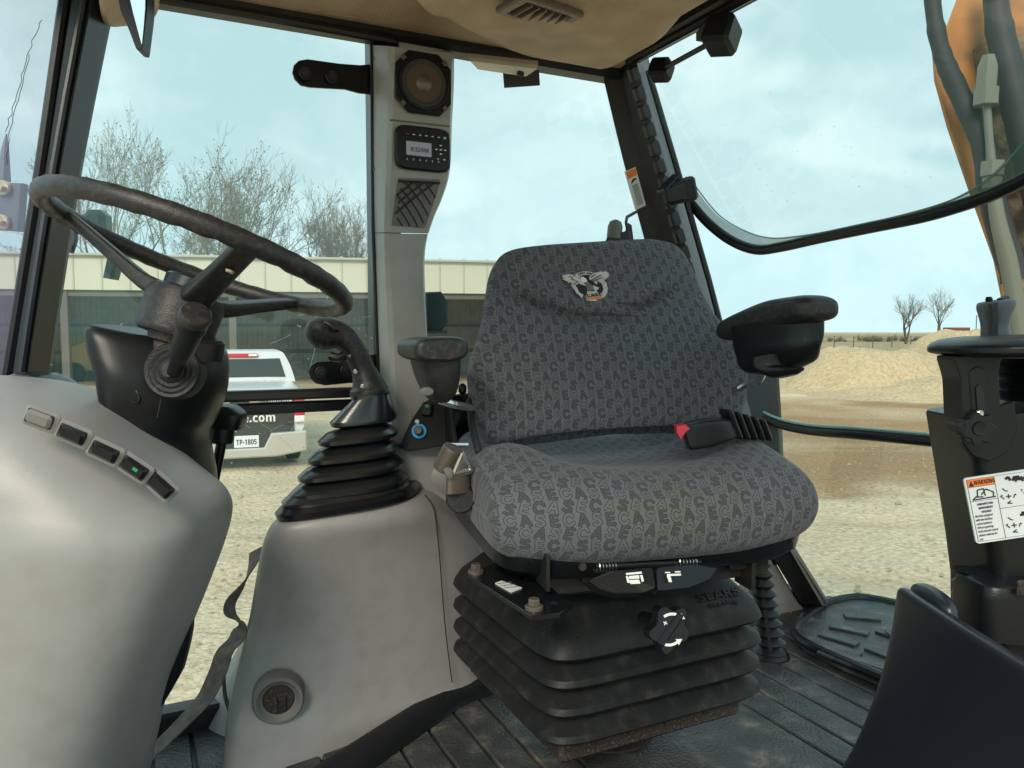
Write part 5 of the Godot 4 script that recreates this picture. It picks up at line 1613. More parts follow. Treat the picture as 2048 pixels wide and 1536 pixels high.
	var b := Vector3(1.2875, 1.6162, -1.2857)
	for i in 23:
		var f := i / 22.0
		var m := a.lerp(b, f)
		var r := lerpf(0.026, 0.038, f) * (1.0 if i % 2 == 0 else 0.62)
		rings.append(ring2(m - ACROSS * r, m + ACROSS * r, TOWARDS * r, 2.1, 28))
	loft(s, rings)
	part("pleats", s, M.rubber, t, 25)
	s = Sh.new()
	lathe(s, b - Vector3(0, 0.03, 0), Vector3.UP, [Vector2(0.046, 0), Vector2(0.044, 0.02), Vector2(0.034, 0.03)], 24)
	part("foot", s, M.rubber, t)
	# grey kick panel behind the boot
	s = Sh.new()
	prism(s, [Vector3(1.3949, 1.8016, -1.47), Vector3(1.4548, 1.7876, -1.47), Vector3(1.5472, 1.6541, -1.47), Vector3(1.5948, 1.596, -1.47), Vector3(1.367, 1.6031, -1.47)], Vector3(0, 0, -0.02), 0.002)
	o = part("kick_panel", s, M.trim_grey)
	tag(o, "grey kick panel in the rear corner behind the pleated boot", "panel")
	# fender outside the quarter glass
	s = Sh.new()
	prism(s, smooth_outline([Vector3(1.5289, 2.267, -1.6464), Vector3(1.612, 2.2642, -1.6059), Vector3(1.6295, 2.0413, -1.5973), Vector3(1.6397, 1.8123, -1.5923), Vector3(1.5376, 1.8123, -1.6422)]), Vector3(0.1, 0, -0.1), 0.01)
	o = part("rear_fender", s, M.fender_grey)
	tag(o, "dark grey rear fender edge outside behind the right armrest", "fender")


var back_points := []


func seat_axes() -> Basis:
	return Basis(Vector3.UP, deg_to_rad(-11.0))


# How far forward the front of the backrest lies at a place across and up on it.
func back_front(p: Vector2) -> float:
	var sum := 0.0
	var wsum := 0.0
	var most := -9.0
	for q in back_points:
		var d2: float = p.distance_squared_to(Vector2(q.x, q.y))
		if d2 < 0.0009:
			var w := 1.0 / (d2 + 0.000004)
			sum += q.z * w
			if d2 < 0.00005:
				most = maxf(most, q.z)
			wsum += w
	return maxf(sum / wsum, most) if wsum > 0.0 else 0.0


func build_seat() -> void:
	var B := seat_axes()
	var O := Vector3(0.7175, 2.115, -1.0787)
	var t := thing("operator_seat", "dark grey patterned fabric operator seat with armrests on black suspension", "seat", Vector3(0.758, 1.6, -1.1435))
	# cushion: a profile from back to nose, swept across and rounded off at both sides
	var prof := [Vector2(-0.255, -0.045), Vector2(-0.262, -0.01), Vector2(-0.245, 0.022), Vector2(-0.19, 0.030), Vector2(-0.10, 0.022), Vector2(0.0, 0.022), Vector2(0.09, 0.034), Vector2(0.16, 0.042), Vector2(0.205, 0.034), Vector2(0.235, 0.008), Vector2(0.246, -0.03), Vector2(0.240, -0.062), Vector2(0.222, -0.084), Vector2(0.185, -0.092), Vector2(0.0, -0.085), Vector2(-0.2, -0.07)]
	var path := []
	for p in prof:
		path.append(Vector3(p.x, p.y, 0))
	path.append(path[0])
	path = smooth_path(path, 4)
	var nx := 56
	var grid := []
	for i in nx + 1:
		var f := -1.0 + 2.0 * i / nx
		var e := signf(f) * (1.0 - pow(1.0 - absf(f), 1.6))
		var k := pow(maxf(0.0, 1.0 - pow(absf(e), 4.5)), 1.0 / 4.5)
		var row := []
		var run := 0.0
		for j in path.size():
			var p: Vector3 = path[j]
			if j > 0:
				run += p.distance_to(path[j - 1])
			# bolsters rise towards both sides of the top, the middle dips
			var topness := smoothstep(-0.01, 0.03, p.y) * smoothstep(-0.26, -0.15, p.x)
			var y := p.y + topness * (0.040 * smoothstep(0.40, 0.80, absf(e)) * smoothstep(0.20, 0.05, p.x) - 0.012 * (1.0 - smoothstep(0.1, 0.6, absf(e))))
			var z := p.x
			# nose bows forwards in the middle, sides draw in to the back
			z += 0.030 * (1.0 - e * e) * smoothstep(-0.1, 0.2, p.x) - 0.028 * smoothstep(-0.1, 0.24, p.x)
			var cz := -0.01
			var cy := -0.028
			var w := 0.258 - 0.014 * smoothstep(0.1, -0.25, p.x)
			var q := Vector3(e * w, cy + (y - cy) * lerpf(k, 1.0, 0.05), cz + (z - cz) * lerpf(k, 1.0, 0.80))
			row.append([O + B * q, Vector2(e * w, run)])
		grid.append(row)
	var s := Sh.new()
	for i in nx:
		for j in path.size() - 1:
			var a: Array = grid[i][j]
			var b: Array = grid[i + 1][j]
			var c: Array = grid[i + 1][j + 1]
			var d: Array = grid[i][j + 1]
			s.tri(a[0], b[0], c[0], a[1], b[1], c[1])
			s.tri(a[0], c[0], d[0], a[1], c[1], d[1])
	for i in [0, nx]:
		var ring := PackedVector3Array()
		for j in path.size() - 1:
			ring.append(grid[i][j][0])
		s.fan(ring, i == 0)
	# worn-in brown dirt on the front of the cushion
	var dirt := FastNoiseLite.new()
	dirt.seed = 8
	dirt.frequency = 26.0
	dirt.fractal_octaves = 4
	for p in s.v:
		var q := B.inverse() * (p - O)
		var m := 1.0 - Vector2((q.x - 0.01) / 0.12, (q.y + 0.02) / 0.05).length() + 0.9 * dirt.get_noise_3dv(q)
		var k := smoothstep(0.0, 0.7, m) * smoothstep(0.12, 0.2, q.z)
		s.c.append(Color(1, 1, 1).lerp(Color(1.35, 1.05, 0.82), k))
	part("cushion", s, M.fabric, t, 60)
	# backrest
	var rings := []
	for q in [[Vector3(0.5419, 2.1583, -1.1376), Vector3(0.9175, 2.1709, -1.0657), 0.020], [Vector3(0.5213, 2.1615, -1.1421), Vector3(0.9393, 2.1738, -1.0606), 0.036], [Vector3(0.5043, 2.1798, -1.1503), Vector3(0.9586, 2.1877, -1.0567), 0.046], [Vector3(0.4958, 2.2184, -1.1656), Vector3(0.9781, 2.2241, -1.0639), 0.052], [Vector3(0.4966, 2.263, -1.1819), Vector3(0.9896, 2.2667, -1.075), 0.054], [Vector3(0.5048, 2.2983, -1.1946), Vector3(0.9945, 2.3046, -1.0893), 0.054], [Vector3(0.525, 2.3369, -1.207), Vector3(0.9878, 2.3375, -1.1148), 0.053], [Vector3(0.5437, 2.3765, -1.2257), Vector3(0.972, 2.3769, -1.1447), 0.052], [Vector3(0.5595, 2.421, -1.2458), Vector3(0.9656, 2.4251, -1.1757), 0.050], [Vector3(0.5734, 2.4532, -1.2613), Vector3(0.9609, 2.4662, -1.1947), 0.047], [Vector3(0.5902, 2.4767, -1.2698), Vector3(0.953, 2.4939, -1.2097), 0.042], [Vector3(0.6094, 2.4879, -1.266), Vector3(0.9402, 2.5098, -1.2215), 0.034], [Vector3(0.6394, 2.4929, -1.2569), Vector3(0.9133, 2.5178, -1.2368), 0.020]]:
		rings.append(ring2(q[0], q[1], B.z * q[2] + Vector3(0, 0.010, 0), 4.2, 88))
	rings = smooth_rings(rings, 7)
	# lower edge arches up in the middle; a sewn crease crosses the upper third
	var cr := [Vector3(0.5781, 2.4154, -1.2089), Vector3(0.6201, 2.3924, -1.1996), Vector3(0.6748, 2.3735, -1.1896), Vector3(0.7385, 2.3684, -1.1752), Vector3(0.8063, 2.3795, -1.1644), Vector3(0.8529, 2.4007, -1.1528), Vector3(0.8917, 2.4284, -1.145)]
	var crease := []
	for p in smooth_path(cr, 6):
		crease.append(Vector2((p - O).dot(B.x), p.y))
	var a0: float = crease[0].x
	var a1: float = crease[crease.size() - 1].x
	for i in rings.size():
		var r: PackedVector3Array = rings[i]
		var mid := (r[0] + r[44]) / 2.0
		for k in r.size():
			var p := r[k]
			var a := (p - O).dot(B.x)
			var am := (mid - O).dot(B.x)
			var low := smoothstep(14.0, 0.0, float(i))
			p.y += 0.016 * low * (1.0 - pow(minf(absf(a - am) / 0.2, 1.0), 2.0))
			var out := (p - mid).dot(B.z)
			if out > 0.004:
				# gentle hollow across the middle
				p -= B.z * 0.014 * (1.0 - pow(minf(absf(a - am) / 0.25, 1.0), 2.0)) * smoothstep(0.0, 0.03, out)
				var side := clampf((a - a0) / (a1 - a0), 0.0, 1.0)
				var at := side * (crease.size() - 1)
				var lo := int(floor(at))
				var ch: float = lerpf(crease[lo].y, crease[mini(lo + 1, crease.size() - 1)].y, at - lo)
				var fade := smoothstep(-0.03, 0.05, a - a0) * smoothstep(-0.03, 0.05, a1 - a)
				var dist := p.y - ch
				p -= B.z * fade * (0.020 * exp(-dist * dist / 0.00006) - 0.013 * exp(-pow(dist - 0.03, 2.0) / 0.0007))
			r[k] = p
		rings[i] = r
	s = Sh.new()
	loft(s, rings)
	for i in s.v.size():
		s.t[i] = Vector2((s.v[i] - O).dot(B.x) * 1.22, -s.v[i].y * 1.22)
	for i in rings.size():
		for k in range(8, 38):
			var p: Vector3 = rings[i][k]
			back_points.append(Vector3((p - O).dot(B.x), p.y, (p - O).dot(B.z)))
	var back := part("backrest", s, M.fabric, t, 60)
	build_emblem(back, B, O)
	# pan under the cushion
	s = Sh.new()
	var pan := []
	for q in [[-0.115, 0.225, 0.205], [-0.098, 0.245, 0.222], [-0.070, 0.250, 0.228], [-0.06, 0.245, 0.225]]:
		pan.append(ring2(O + B * Vector3(-q[1], q[0], -0.012), O + B * Vector3(q[1], q[0], -0.012), B.z * q[2], 7.0, 48))
	loft(s, pan)
	part("seat_pan", s, M.gloss_black, t)
	# side plates that carry the backrest
	for sd in [-1, 1]:
		s = Sh.new()
		prism(s, [O + B * Vector3(sd * 0.245, -0.05, -0.12), O + B * Vector3(sd * 0.245, 0.0, -0.13), O + B * Vector3(sd * 0.25, 0.15, -0.20), O + B * Vector3(sd * 0.25, 0.15, -0.24), O + B * Vector3(sd * 0.245, -0.05, -0.22)], B.x * -0.006 * sd, 0.001)
		part("hinge_plate", s, M.frame_worn, t)
	build_armrests(t, B)
	build_suspension(t, B, O)
	build_belt(B, O)


func build_emblem(back: Node3D, B: Basis, O: Vector3) -> void:
	# flat print on the backrest; u and v in units of the ring's radius
	var c := Vector3(0.7263, 2.4283, -1.1867)
	var ca := (c - O).dot(B.x)
	var R := 0.0335
	var at := func(x: float, y: float, lift: float) -> Vector3:
		var a := ca + (x - 1080.0) / 555.0 * R
		var h := c.y - (y - 800.0) / 555.0 * R * 0.93 + (x - 1080.0) / 555.0 * R * 0.03
		return O + B.x * a + B.z * (back_front(Vector2(a, h)) + lift * 1.6 + 0.0008) + Vector3.UP * (h - O.y)
	var shape := func(pts: Array, lift: float) -> Sh:
		var s := Sh.new()
		var o := []
		for i in range(0, pts.size(), 2):
			o.append(at.call(pts[i], pts[i + 1], lift))
		prism(s, o, -B.z * 0.0012)
		return s
	var s := Sh.new()
	for i in 40:
		var w0 := TAU * i / 40
		var w1 := TAU * (i + 1) / 40
		s.quad(at.call(1080 + cos(w0) * 555, 800 + sin(w0) * 490, 0.0008), at.call(1080 + cos(w1) * 555, 800 + sin(w1) * 490, 0.0008), at.call(1080 + cos(w1) * 425, 800 + sin(w1) * 370, 0.0008), at.call(1080 + cos(w0) * 425, 800 + sin(w0) * 370, 0.0008))
	part("emblem_ring", s, M.grey_print, back)
	var disc := []
	for i in 28:
		disc.append(1080 + cos(TAU * i / 28) * 425)
		disc.append(800 + sin(TAU * i / 28) * 370)
	part("emblem_disc", shape.call(disc, 0.0007), M.ink, back)
	part("emblem_wing", shape.call([900, 500, 700, 430, 530, 410, 450, 395, 480, 425, 290, 430, 350, 460, 260, 482, 340, 505, 250, 525, 335, 545, 270, 578, 355, 592, 325, 625, 430, 640, 455, 690, 535, 672, 560, 732, 640, 700, 690, 765, 745, 735, 790, 800, 850, 765, 900, 815, 1000, 820, 930, 640], 0.0016), M.grey_print, back)
	part("emblem_wing", shape.call([1060, 590, 1200, 470, 1350, 370, 1520, 340, 1595, 300, 1570, 350, 1770, 310, 1730, 350, 1822, 345, 1775, 390, 1842, 390, 1785, 430, 1832, 455, 1760, 490, 1790, 512, 1700, 545, 1690, 592, 1620, 585, 1580, 645, 1505, 615, 1470, 695, 1390, 672, 1340, 745, 1270, 712, 1220, 792, 1110, 780, 1080, 680], 0.0016), M.grey_print, back)
	part("emblem_head", shape.call([870, 510, 960, 490, 1040, 560, 1078, 625, 1060, 660, 900, 690], 0.0022), M.white_print, back)
	part("emblem_body", shape.call([900, 690, 1080, 660, 1190, 800, 1200, 920, 1100, 960, 970, 930, 990, 820], 0.0020), M.grey_rubber, back)
	part("emblem_tail", shape.call([1205, 790, 1375, 855, 1330, 915, 1230, 965, 1190, 920], 0.0017), M.grey_print, back)
	part("emblem_perch", shape.call([975, 950, 1080, 980, 1250, 955, 1290, 1050, 920, 1085], 0.0017), M.grey_print, back)
	# feather lines on both wings
	for l in [[520, 470, 860, 650], [560, 560, 880, 720], [640, 440, 880, 560], [1130, 640, 1540, 440], [1110, 690, 1560, 520], [1200, 520, 1400, 400]]:
		var dx: float = l[2] - l[0]
		var dy: float = l[3] - l[1]
		var n := Vector2(-dy, dx).normalized() * 11.0
		part("feather_line", shape.call([l[0] + n.x, l[1] + n.y, l[2] + n.x, l[3] + n.y, l[2] - n.x, l[3] - n.y, l[0] - n.x, l[1] - n.y], 0.0024), M.ink, back)
	part("emblem_band", shape.call([890, 1092, 1378, 1030, 1360, 1215, 872, 1245], 0.0018), M.grey_print, back)
	part("emblem_stripe", shape.call([905, 1165, 1352, 1130, 1345, 1200, 890, 1237], 0.0023), M.orange_print, back)
	var xa: Vector3 = (at.call(1300, 1060, 0.0) - at.call(900, 1110, 0.0))
	var ya: Vector3 = at.call(1100, 900, 0.0) - at.call(1100, 1100, 0.0)
	lettering("emblem_name", "CASE", 0.0066, M.ink, back, at.call(1130, 1096, 0.0034), xa, ya, true, 1.45, 0.0005)
	var words := "SINCE 1842"
	for i in words.length():
		if words[i] == " ":
			continue
		var w := -PI / 2 + (i - 4.5) * 0.098
		var p: Vector3 = at.call(1060 + cos(w) * 490, 800 + sin(w) * 430, 0.0018)
		lettering("emblem_letter", words[i], 0.0042, M.ink, back, p, B.x * -sin(w) + Vector3.DOWN * cos(w), B.x * cos(w) + Vector3.DOWN * sin(w), true, 1.0, 0.0004)


func build_armrests(t: Node3D, B: Basis) -> void:
	var s := Sh.new()
	var r := []
	for q in [[Vector3(0.9208, 2.3418, -1.0418), Vector3(0.9221, 2.3549, -1.0411), 0.018], [Vector3(0.9195, 2.3325, -1.0201), Vector3(0.9204, 2.3693, -1.0197), 0.030], [Vector3(0.9242, 2.3354, -0.9845), Vector3(0.927, 2.3839, -0.9831), 0.035], [Vector3(0.9244, 2.3473, -0.9288), Vector3(0.9233, 2.3977, -0.9293), 0.034], [Vector3(0.9259, 2.3551, -0.8835), Vector3(0.9248, 2.4024, -0.8841), 0.034], [Vector3(0.9231, 2.3618, -0.8515), Vector3(0.922, 2.4033, -0.852), 0.033], [Vector3(0.9246, 2.3661, -0.8341), Vector3(0.9238, 2.3989, -0.8345), 0.028], [Vector3(0.9257, 2.375, -0.828), Vector3(0.9253, 2.3898, -0.8282), 0.016]]:
		r.append(ring2(q[0], q[1], B.x * q[2], 2.9, 32))
	loft(s, smooth_rings(r, 5))
	var pad := part("armrest", s, M.worn_grip, t)
	s = Sh.new()
	tube(s, smooth_path([Vector3(0.896, 2.3488, -0.9849), Vector3(0.9056, 2.3663, -0.9212), Vector3(0.9134, 2.3749, -0.8674), Vector3(0.9129, 2.3801, -0.8287)], 4), 0.0008, 4)
	part("seam", s, M.ink, pad)
	s = Sh.new()
	r = []
	for q in [[Vector3(0.9058, 2.3547, -0.9935), Vector3(0.9329, 2.3717, -0.8523), 0.028], [Vector3(0.9093, 2.3254, -0.9917), Vector3(0.9336, 2.3444, -0.852), 0.027], [Vector3(0.9142, 2.3044, -0.9893), Vector3(0.9299, 2.3261, -0.8537), 0.026], [Vector3(0.9155, 2.2895, -0.9832), Vector3(0.9367, 2.3056, -0.8671), 0.026], [Vector3(0.9219, 2.2797, -0.9745), Vector3(0.9312, 2.2933, -0.8865), 0.022], [Vector3(0.9297, 2.2764, -0.954), Vector3(0.9287, 2.283, -0.9044), 0.014]]:
		r.append(ring2(q[0], q[1], B.x * q[2], 3.6, 40))
	loft(s, smooth_rings(r, 4))
	var box := part("armrest_support", s, M.black_plastic, t)
	s = Sh.new()
	r = []
	for q in [[Vector3(0.8796, 2.3063, -0.9228), Vector3(0.8953, 2.3131, -0.8985), 0.010], [Vector3(0.8827, 2.2912, -0.9213), Vector3(0.9027, 2.2959, -0.8949), 0.016], [Vector3(0.8964, 2.278, -0.909), Vector3(0.9192, 2.2927, -0.8701), 0.018], [Vector3(0.9078, 2.2741, -0.9035), Vector3(0.9164, 2.2823, -0.877), 0.010]]:
		r.append(ring2(q[0], q[1], B.x * q[2], 2.8, 24))
	loft(s, smooth_rings(r, 3))
	part("adjuster", s, M.rubber, box)
	s = Sh.new()
	tube(s, smooth_path([Vector3(0.9444, 2.2475, -1.0303), Vector3(0.9505, 2.257, -1.0162), Vector3(0.9515, 2.2618, -0.9934), Vector3(0.9443, 2.2767, -0.9747), Vector3(0.9367, 2.2881, -0.9673)], 4), 0.006, 8)
	part("arm_bracket", s, M.bright_metal, t)
	# the other arm, seen from its end
	s = Sh.new()
	r = []
	for q in [[Vector3(0.3393, 2.3234, -0.9638), Vector3(0.3932, 2.3249, -0.9598), 0.012], [Vector3(0.3302, 2.3232, -0.9738), Vector3(0.4043, 2.3253, -0.9655), 0.0165], [Vector3(0.3351, 2.3229, -1.0159), Vector3(0.4185, 2.3251, -1.003), 0.0175], [Vector3(0.3431, 2.3223, -1.0676), Vector3(0.4285, 2.3247, -1.0538), 0.0175], [Vector3(0.3576, 2.3216, -1.1273), Vector3(0.4372, 2.3233, -1.1163), 0.0175], [Vector3(0.3745, 2.3209, -1.1858), Vector3(0.4427, 2.3229, -1.1748), 0.016], [Vector3(0.3941, 2.32, -1.2208), Vector3(0.4384, 2.3223, -1.2103), 0.010]]:
		r.append(ring2(q[0], q[1], Vector3(0, q[2], 0), 3.0, 36))
	loft(s, smooth_rings(r, 4))
	part("armrest", s, M.worn_grip, t)
	s = Sh.new()
	r = []
	for q in [[Vector3(0.3522, 2.3111, -1.0521), Vector3(0.4127, 2.3133, -1.0226), 0.06], [Vector3(0.3559, 2.2932, -1.0503), Vector3(0.4126, 2.2961, -1.0226), 0.058], [Vector3(0.3622, 2.2731, -1.0472), Vector3(0.4112, 2.276, -1.0233), 0.05], [Vector3(0.3698, 2.2572, -1.0435), Vector3(0.4073, 2.2601, -1.0252), 0.04], [Vector3(0.3788, 2.2471, -1.0391), Vector3(0.3995, 2.2493, -1.029), 0.025]]:
		r.append(ring2(q[0], q[1], B.z * q[2], 2.7, 36))
	loft(s, smooth_rings(r, 4))
	box = part("armrest_support", s, M.dusty_black, t)
	s = Sh.new()
	lathe(s, Vector3(0.3538, 2.2667, -0.9901), B.z + Vector3(-0.2, -0.3, 0), [Vector2(0.009, -0.004), Vector2(0.009, 0.002), Vector2(0.007, 0.003), Vector2(0.001, 0.003)], 20, 0.6)
	part("adjuster", s, M.grey_rubber, box)
	s = Sh.new()
	tube(s, smooth_path([Vector3(0.3962, 2.2482, -1.0529), Vector3(0.4163, 2.2414, -1.0542), Vector3(0.441, 2.2354, -1.0755), Vector3(0.4682, 2.2283, -1.1068)], 4), 0.006, 8)
	part("arm_bracket", s, M.bright_metal, t)


func rect_ring(c: Vector3, hx: float, hz: float, n := 9.0) -> PackedVector3Array:
	return ring2(c - Vector3(hx, 0, 0), c + Vector3(hx, 0, 0), Vector3(0, 0, hz), n, 64)


func build_suspension(t: Node3D, B: Basis, O: Vector3) -> void:
	var c := Vector3(0.745, 0, -1.168)
	var at := func(y: float) -> Vector3: return Vector3(c.x, y, c.z)
	# pleated cover
	var r := [rect_ring(at.call(1.975), 0.158, 0.155, 14.0), rect_ring(at.call(1.938), 0.160, 0.157, 14.0), rect_ring(at.call(1.925), 0.170, 0.168, 12.0), rect_ring(at.call(1.890), 0.206, 0.206)]
	for y in [1.866, 1.823, 1.780, 1.737]:
		r.append(rect_ring(at.call(y + 0.006), 0.215, 0.216))
		r.append(rect_ring(at.call(y - 0.003), 0.2175, 0.2185))
		r.append(rect_ring(at.call(y - 0.009), 0.212, 0.213))
		if y > 1.75:
			r.append(rect_ring(at.call(y - 0.015), 0.190, 0.191))
			r.append(rect_ring(at.call(y - 0.022), 0.194, 0.195))
	r.append(rect_ring(at.call(1.722), 0.185, 0.185))
	var s := Sh.new()
	loft(s, r)
	part("suspension_cover", s, M.dusty_bellows, t, 32)
	s = Sh.new()
	rbox(s, at.call(1.704), Vector3(0.36, 0.044, 0.36), Basis(), 0.006)
	var base := part("base_frame", s, M.rust_metal, t)
	for q in [-0.12, -0.05, 0.02, 0.10]:
		s = Sh.new()
		lathe(s, at.call(1.708) + Vector3(q, 0, 0.180), Vector3.BACK, [Vector2(0.007, 0), Vector2(0.006, 0.003), Vector2(0.003, 0.003)], 14)
		part("rivet", s, M.dusty_black, base)
	s = Sh.new()
	lathe(s, Vector3(c.x + 0.02, 1.6, c.z), Vector3.UP, [Vector2(0.085, 0), Vector2(0.085, 0.012), Vector2(0.062, 0.016), Vector2(0.060, 0.095)], 32)
	part("pedestal", s, M.rust_metal, t)
	# upper steel frame with holes
	s = Sh.new()
	rbox(s, at.call(1.982), Vector3(0.33, 0.012, 0.32), Basis(), 0.003)
	var top := part("upper_frame", s, M.frame_worn, t)
	for q in [[-0.105, 1.953], [-0.02, 1.955], [0.03, 1.957], [0.125, 1.957]]:
		s = Sh.new()
		lathe(s, Vector3(c.x + q[0], q[1], c.z + 0.1575), Vector3.BACK, [Vector2(0.0085, 0), Vector2(0.008, 0.002), Vector2(0.005, 0.0025)], 18)
		part("hole_plug", s, M.ink, top)
	# bolted plate on the near left corner
	s = Sh.new()
	var pl := [Vector3(0.426, 1.992, -1.0283), Vector3(0.4972, 1.992, -1.0621), Vector3(0.5199, 1.992, -1.001), Vector3(0.5016, 1.992, -0.8465), Vector3(0.4722, 1.992, -0.8292), Vector3(0.4344, 1.992, -0.8362), Vector3(0.4345, 1.992, -0.8672)]
	prism(s, pl, Vector3(0, -0.006, 0), 0.001)
	var plate := part("bolted_plate", s, M.gloss_black, t)
	var bm := bolt_mesh(0.008, 0.014)
	for q in [Vector3(0.4402, 1.992, -1.024), Vector3(0.4491, 1.992, -0.8561)]:
		put("bolt", bm, M.bronze, plate, Transform3D(Basis(Vector3.RIGHT, -PI / 2), q))
	for q in [Vector3(0.4793, 1.9922, -1.0418), Vector3(0.4826, 1.9922, -0.8634)]:
		s = Sh.new()
		lathe(s, q, Vector3.UP, [Vector2(0.005, 0), Vector2(0.004, 0.0006)], 14)
		part("hole", s, M.ink, plate)
	s = Sh.new()
	prism(s, [Vector3(0.4447, 1.9935, -0.9667), Vector3(0.4576, 1.9935, -0.9725), Vector3(0.4705, 1.9935, -0.9329), Vector3(0.4487, 1.9935, -0.9231)], Vector3(0, -0.0012, 0))
	var lab := part("part_label", s, M.white_print, plate)
	for i in 3:
		s = Sh.new()
		var q0 := (Vector3(0.449, 1.9939, -0.9657)).lerp(Vector3(0.4493, 1.9939, -0.9305), (i + 0.5) / 3.4)
		rbox(s, q0 + Vector3(0.008, 0, 0.0), Vector3(0.022, 0.0004, 0.0016), Basis(Vector3.UP, -0.1), 0.0001)
		part("text_line", s, M.grey_rubber, lab)
	# slide rails and cross bars between frame and pan
	for x in [-0.12, 0.12]:
		s = Sh.new()
		rbox(s, O + B * Vector3(x + 0.02, -0.122, -0.01), Vector3(0.035, 0.022, 0.36), B, 0.003)
		part("slide_rail", s, M.frame_worn, t)
	s = Sh.new()
	rbox(s, O + B * Vector3(0.0, -0.135, 0.15), Vector3(0.40, 0.03, 0.006), B, 0.001)
	part("cross_plate", s, M.frame_worn, t)
	s = Sh.new()
	rbox(s, Vector3(0.838, 1.988, -0.893), Vector3(0.006, 0.07, 0.05), B, 0.001)
	part("end_plate", s, M.frame_worn, t)
	s = Sh.new()
	rbox(s, Vector3(0.4931, 2.0233, -0.9166), Vector3(0.005, 0.05, 0.06), B, 0.001)
	part("end_plate", s, M.frame_worn, t)
	var rod0 := Vector3(0.5643, 2.0209, -0.893)
	var rod1 := Vector3(0.7288, 2.0142, -0.8684)
	s = Sh.new()
	tube(s, [rod0, rod1], 0.005, 10)
	var rod := part("cross_rod", s, M.frame_worn, t)
	for q in [[0.0, 0.18], [0.75, 0.95]]:
		s = Sh.new()
		var pts := []
		var d := (rod1 - rod0).normalized()
		var sd := side_of(d)
		for i in 64:
			var f: float = lerpf(q[0], q[1], i / 63.0)
			var a := i * 0.62
			pts.append(rod0.lerp(rod1, f) + sd * cos(a) * 0.0075 + d.cross(sd) * sin(a) * 0.0075)
		tube(s, pts, 0.0012, 5)
		part("spring", s, M.steel, rod)
	s = Sh.new()
	lathe(s, Vector3(0.5382, 2.0279, -0.8835), TOWARDS, [Vector2(0.006, 0), Vector2(0.005, 0.004), Vector2(0.002, 0.004)], 14)
	part("rivet", s, M.rust_metal, rod)
	# two adjuster paddles
	var d1 := 1.005
	var lv := [[Vector3(0.5319, 2.018, -0.8565), Vector3(0.5597, 2.028, -0.8508), Vector3(0.6187, 2.0303, -0.8331), Vector3(0.6111, 2.0078, -0.8157), Vector3(0.5927, 2.0023, -0.8202), Vector3(0.5564, 2.0037, -0.8334), Vector3(0.539, 2.0095, -0.8453)], [Vector3(0.6242, 2.0297, -0.8326), Vector3(0.6784, 2.0305, -0.8207), Vector3(0.7149, 2.0211, -0.814), Vector3(0.6985, 2.0074, -0.8109), Vector3(0.663, 2.0006, -0.8115), Vector3(0.6148, 2.0023, -0.8161)]]
	var paddles := []
	for q in lv:
		s = Sh.new()
		prism(s, smooth_outline(q), Vector3(0, -0.010, -0.012), 0.003)
		paddles.append(part("adjuster_paddle", s, M.rubber, t))
	# painted symbols: seat seen from above, and the seat rail
	var sym := func(quads: Array, parent: Node3D) -> void:
		for q in quads:
			var d := Sh.new()
			prism(d, q, Vector3(0, -0.0005, -0.0005))
			part("symbol", d, M.white_print, parent)
	sym.call([[Vector3(0.5801, 2.0178, -0.8335), Vector3(0.5927, 2.0181, -0.8285), Vector3(0.5937, 2.0132, -0.8264), Vector3(0.5817, 2.0129, -0.8311)], [Vector3(0.5788, 2.026, -0.8387), Vector3(0.5986, 2.0274, -0.8312), Vector3(0.5986, 2.025, -0.8301), Vector3(0.5788, 2.0236, -0.8375)], [Vector3(0.5779, 2.0224, -0.8374), Vector3(0.5803, 2.0224, -0.8362), Vector3(0.5805, 2.0142, -0.8317), Vector3(0.5775, 2.0149, -0.8332)], [Vector3(0.5956, 2.0233, -0.8304), Vector3(0.5986, 2.0233, -0.829), Vector3(0.5984, 2.0163, -0.8252), Vector3(0.5958, 2.0151, -0.8259)], [Vector3(0.5815, 2.0224, -0.8356), Vector3(0.5944, 2.0233, -0.831), Vector3(0.5939, 2.0192, -0.8291), Vector3(0.5813, 2.0188, -0.8341)]], paddles[0])
	sym.call([[Vector3(0.6315, 2.0229, -0.8191), Vector3(0.6497, 2.0229, -0.8124), Vector3(0.649, 2.0206, -0.8114), Vector3(0.6309, 2.0205, -0.8182)], [Vector3(0.6308, 2.0205, -0.8181), Vector3(0.6352, 2.0205, -0.8162), Vector3(0.6349, 2.0134, -0.8124), Vector3(0.6309, 2.0136, -0.8138)], [Vector3(0.6303, 2.025, -0.8219), Vector3(0.6367, 2.0252, -0.8193), Vector3(0.6361, 2.0238, -0.8185), Vector3(0.6298, 2.0239, -0.8212)], [Vector3(0.6434, 2.0255, -0.8172), Vector3(0.6503, 2.0257, -0.8143), Vector3(0.6497, 2.0243, -0.8135), Vector3(0.6427, 2.0241, -0.8164)]], paddles[1])
	# weight knob
	var kc := Vector3(0.6243, 1.9536, -0.8081)
	var ax := (TOWARDS + Vector3(0.18, 0.22, 0)).normalized()
	var kb := facing(ax) * Basis(Vector3.BACK, -0.5)
	s = Sh.new()
	var pts := []
	for i in 48:
		var a := TAU * i / 48
		var rr := 0.0255 + 0.0045 * cos(a * 5.0)
		pts.append(kc + kb * Vector3(cos(a) * rr * 0.92, sin(a) * rr * 1.12, 0.012))
	prism(s, pts, -ax * 0.026, 0.004)
	tube(s, [kc, kc - ax * 0.09], 0.011, 14)
	var knob := part("weight_knob", s, M.gloss_black, t)
	s = Sh.new()
	rbox(s, kc + kb * Vector3(0, 0, 0.0135), Vector3(0.010, 0.050, 0.004), kb * Basis(Vector3.BACK, -0.2), 0.002)
	part("ridge", s, M.gloss_black, knob)
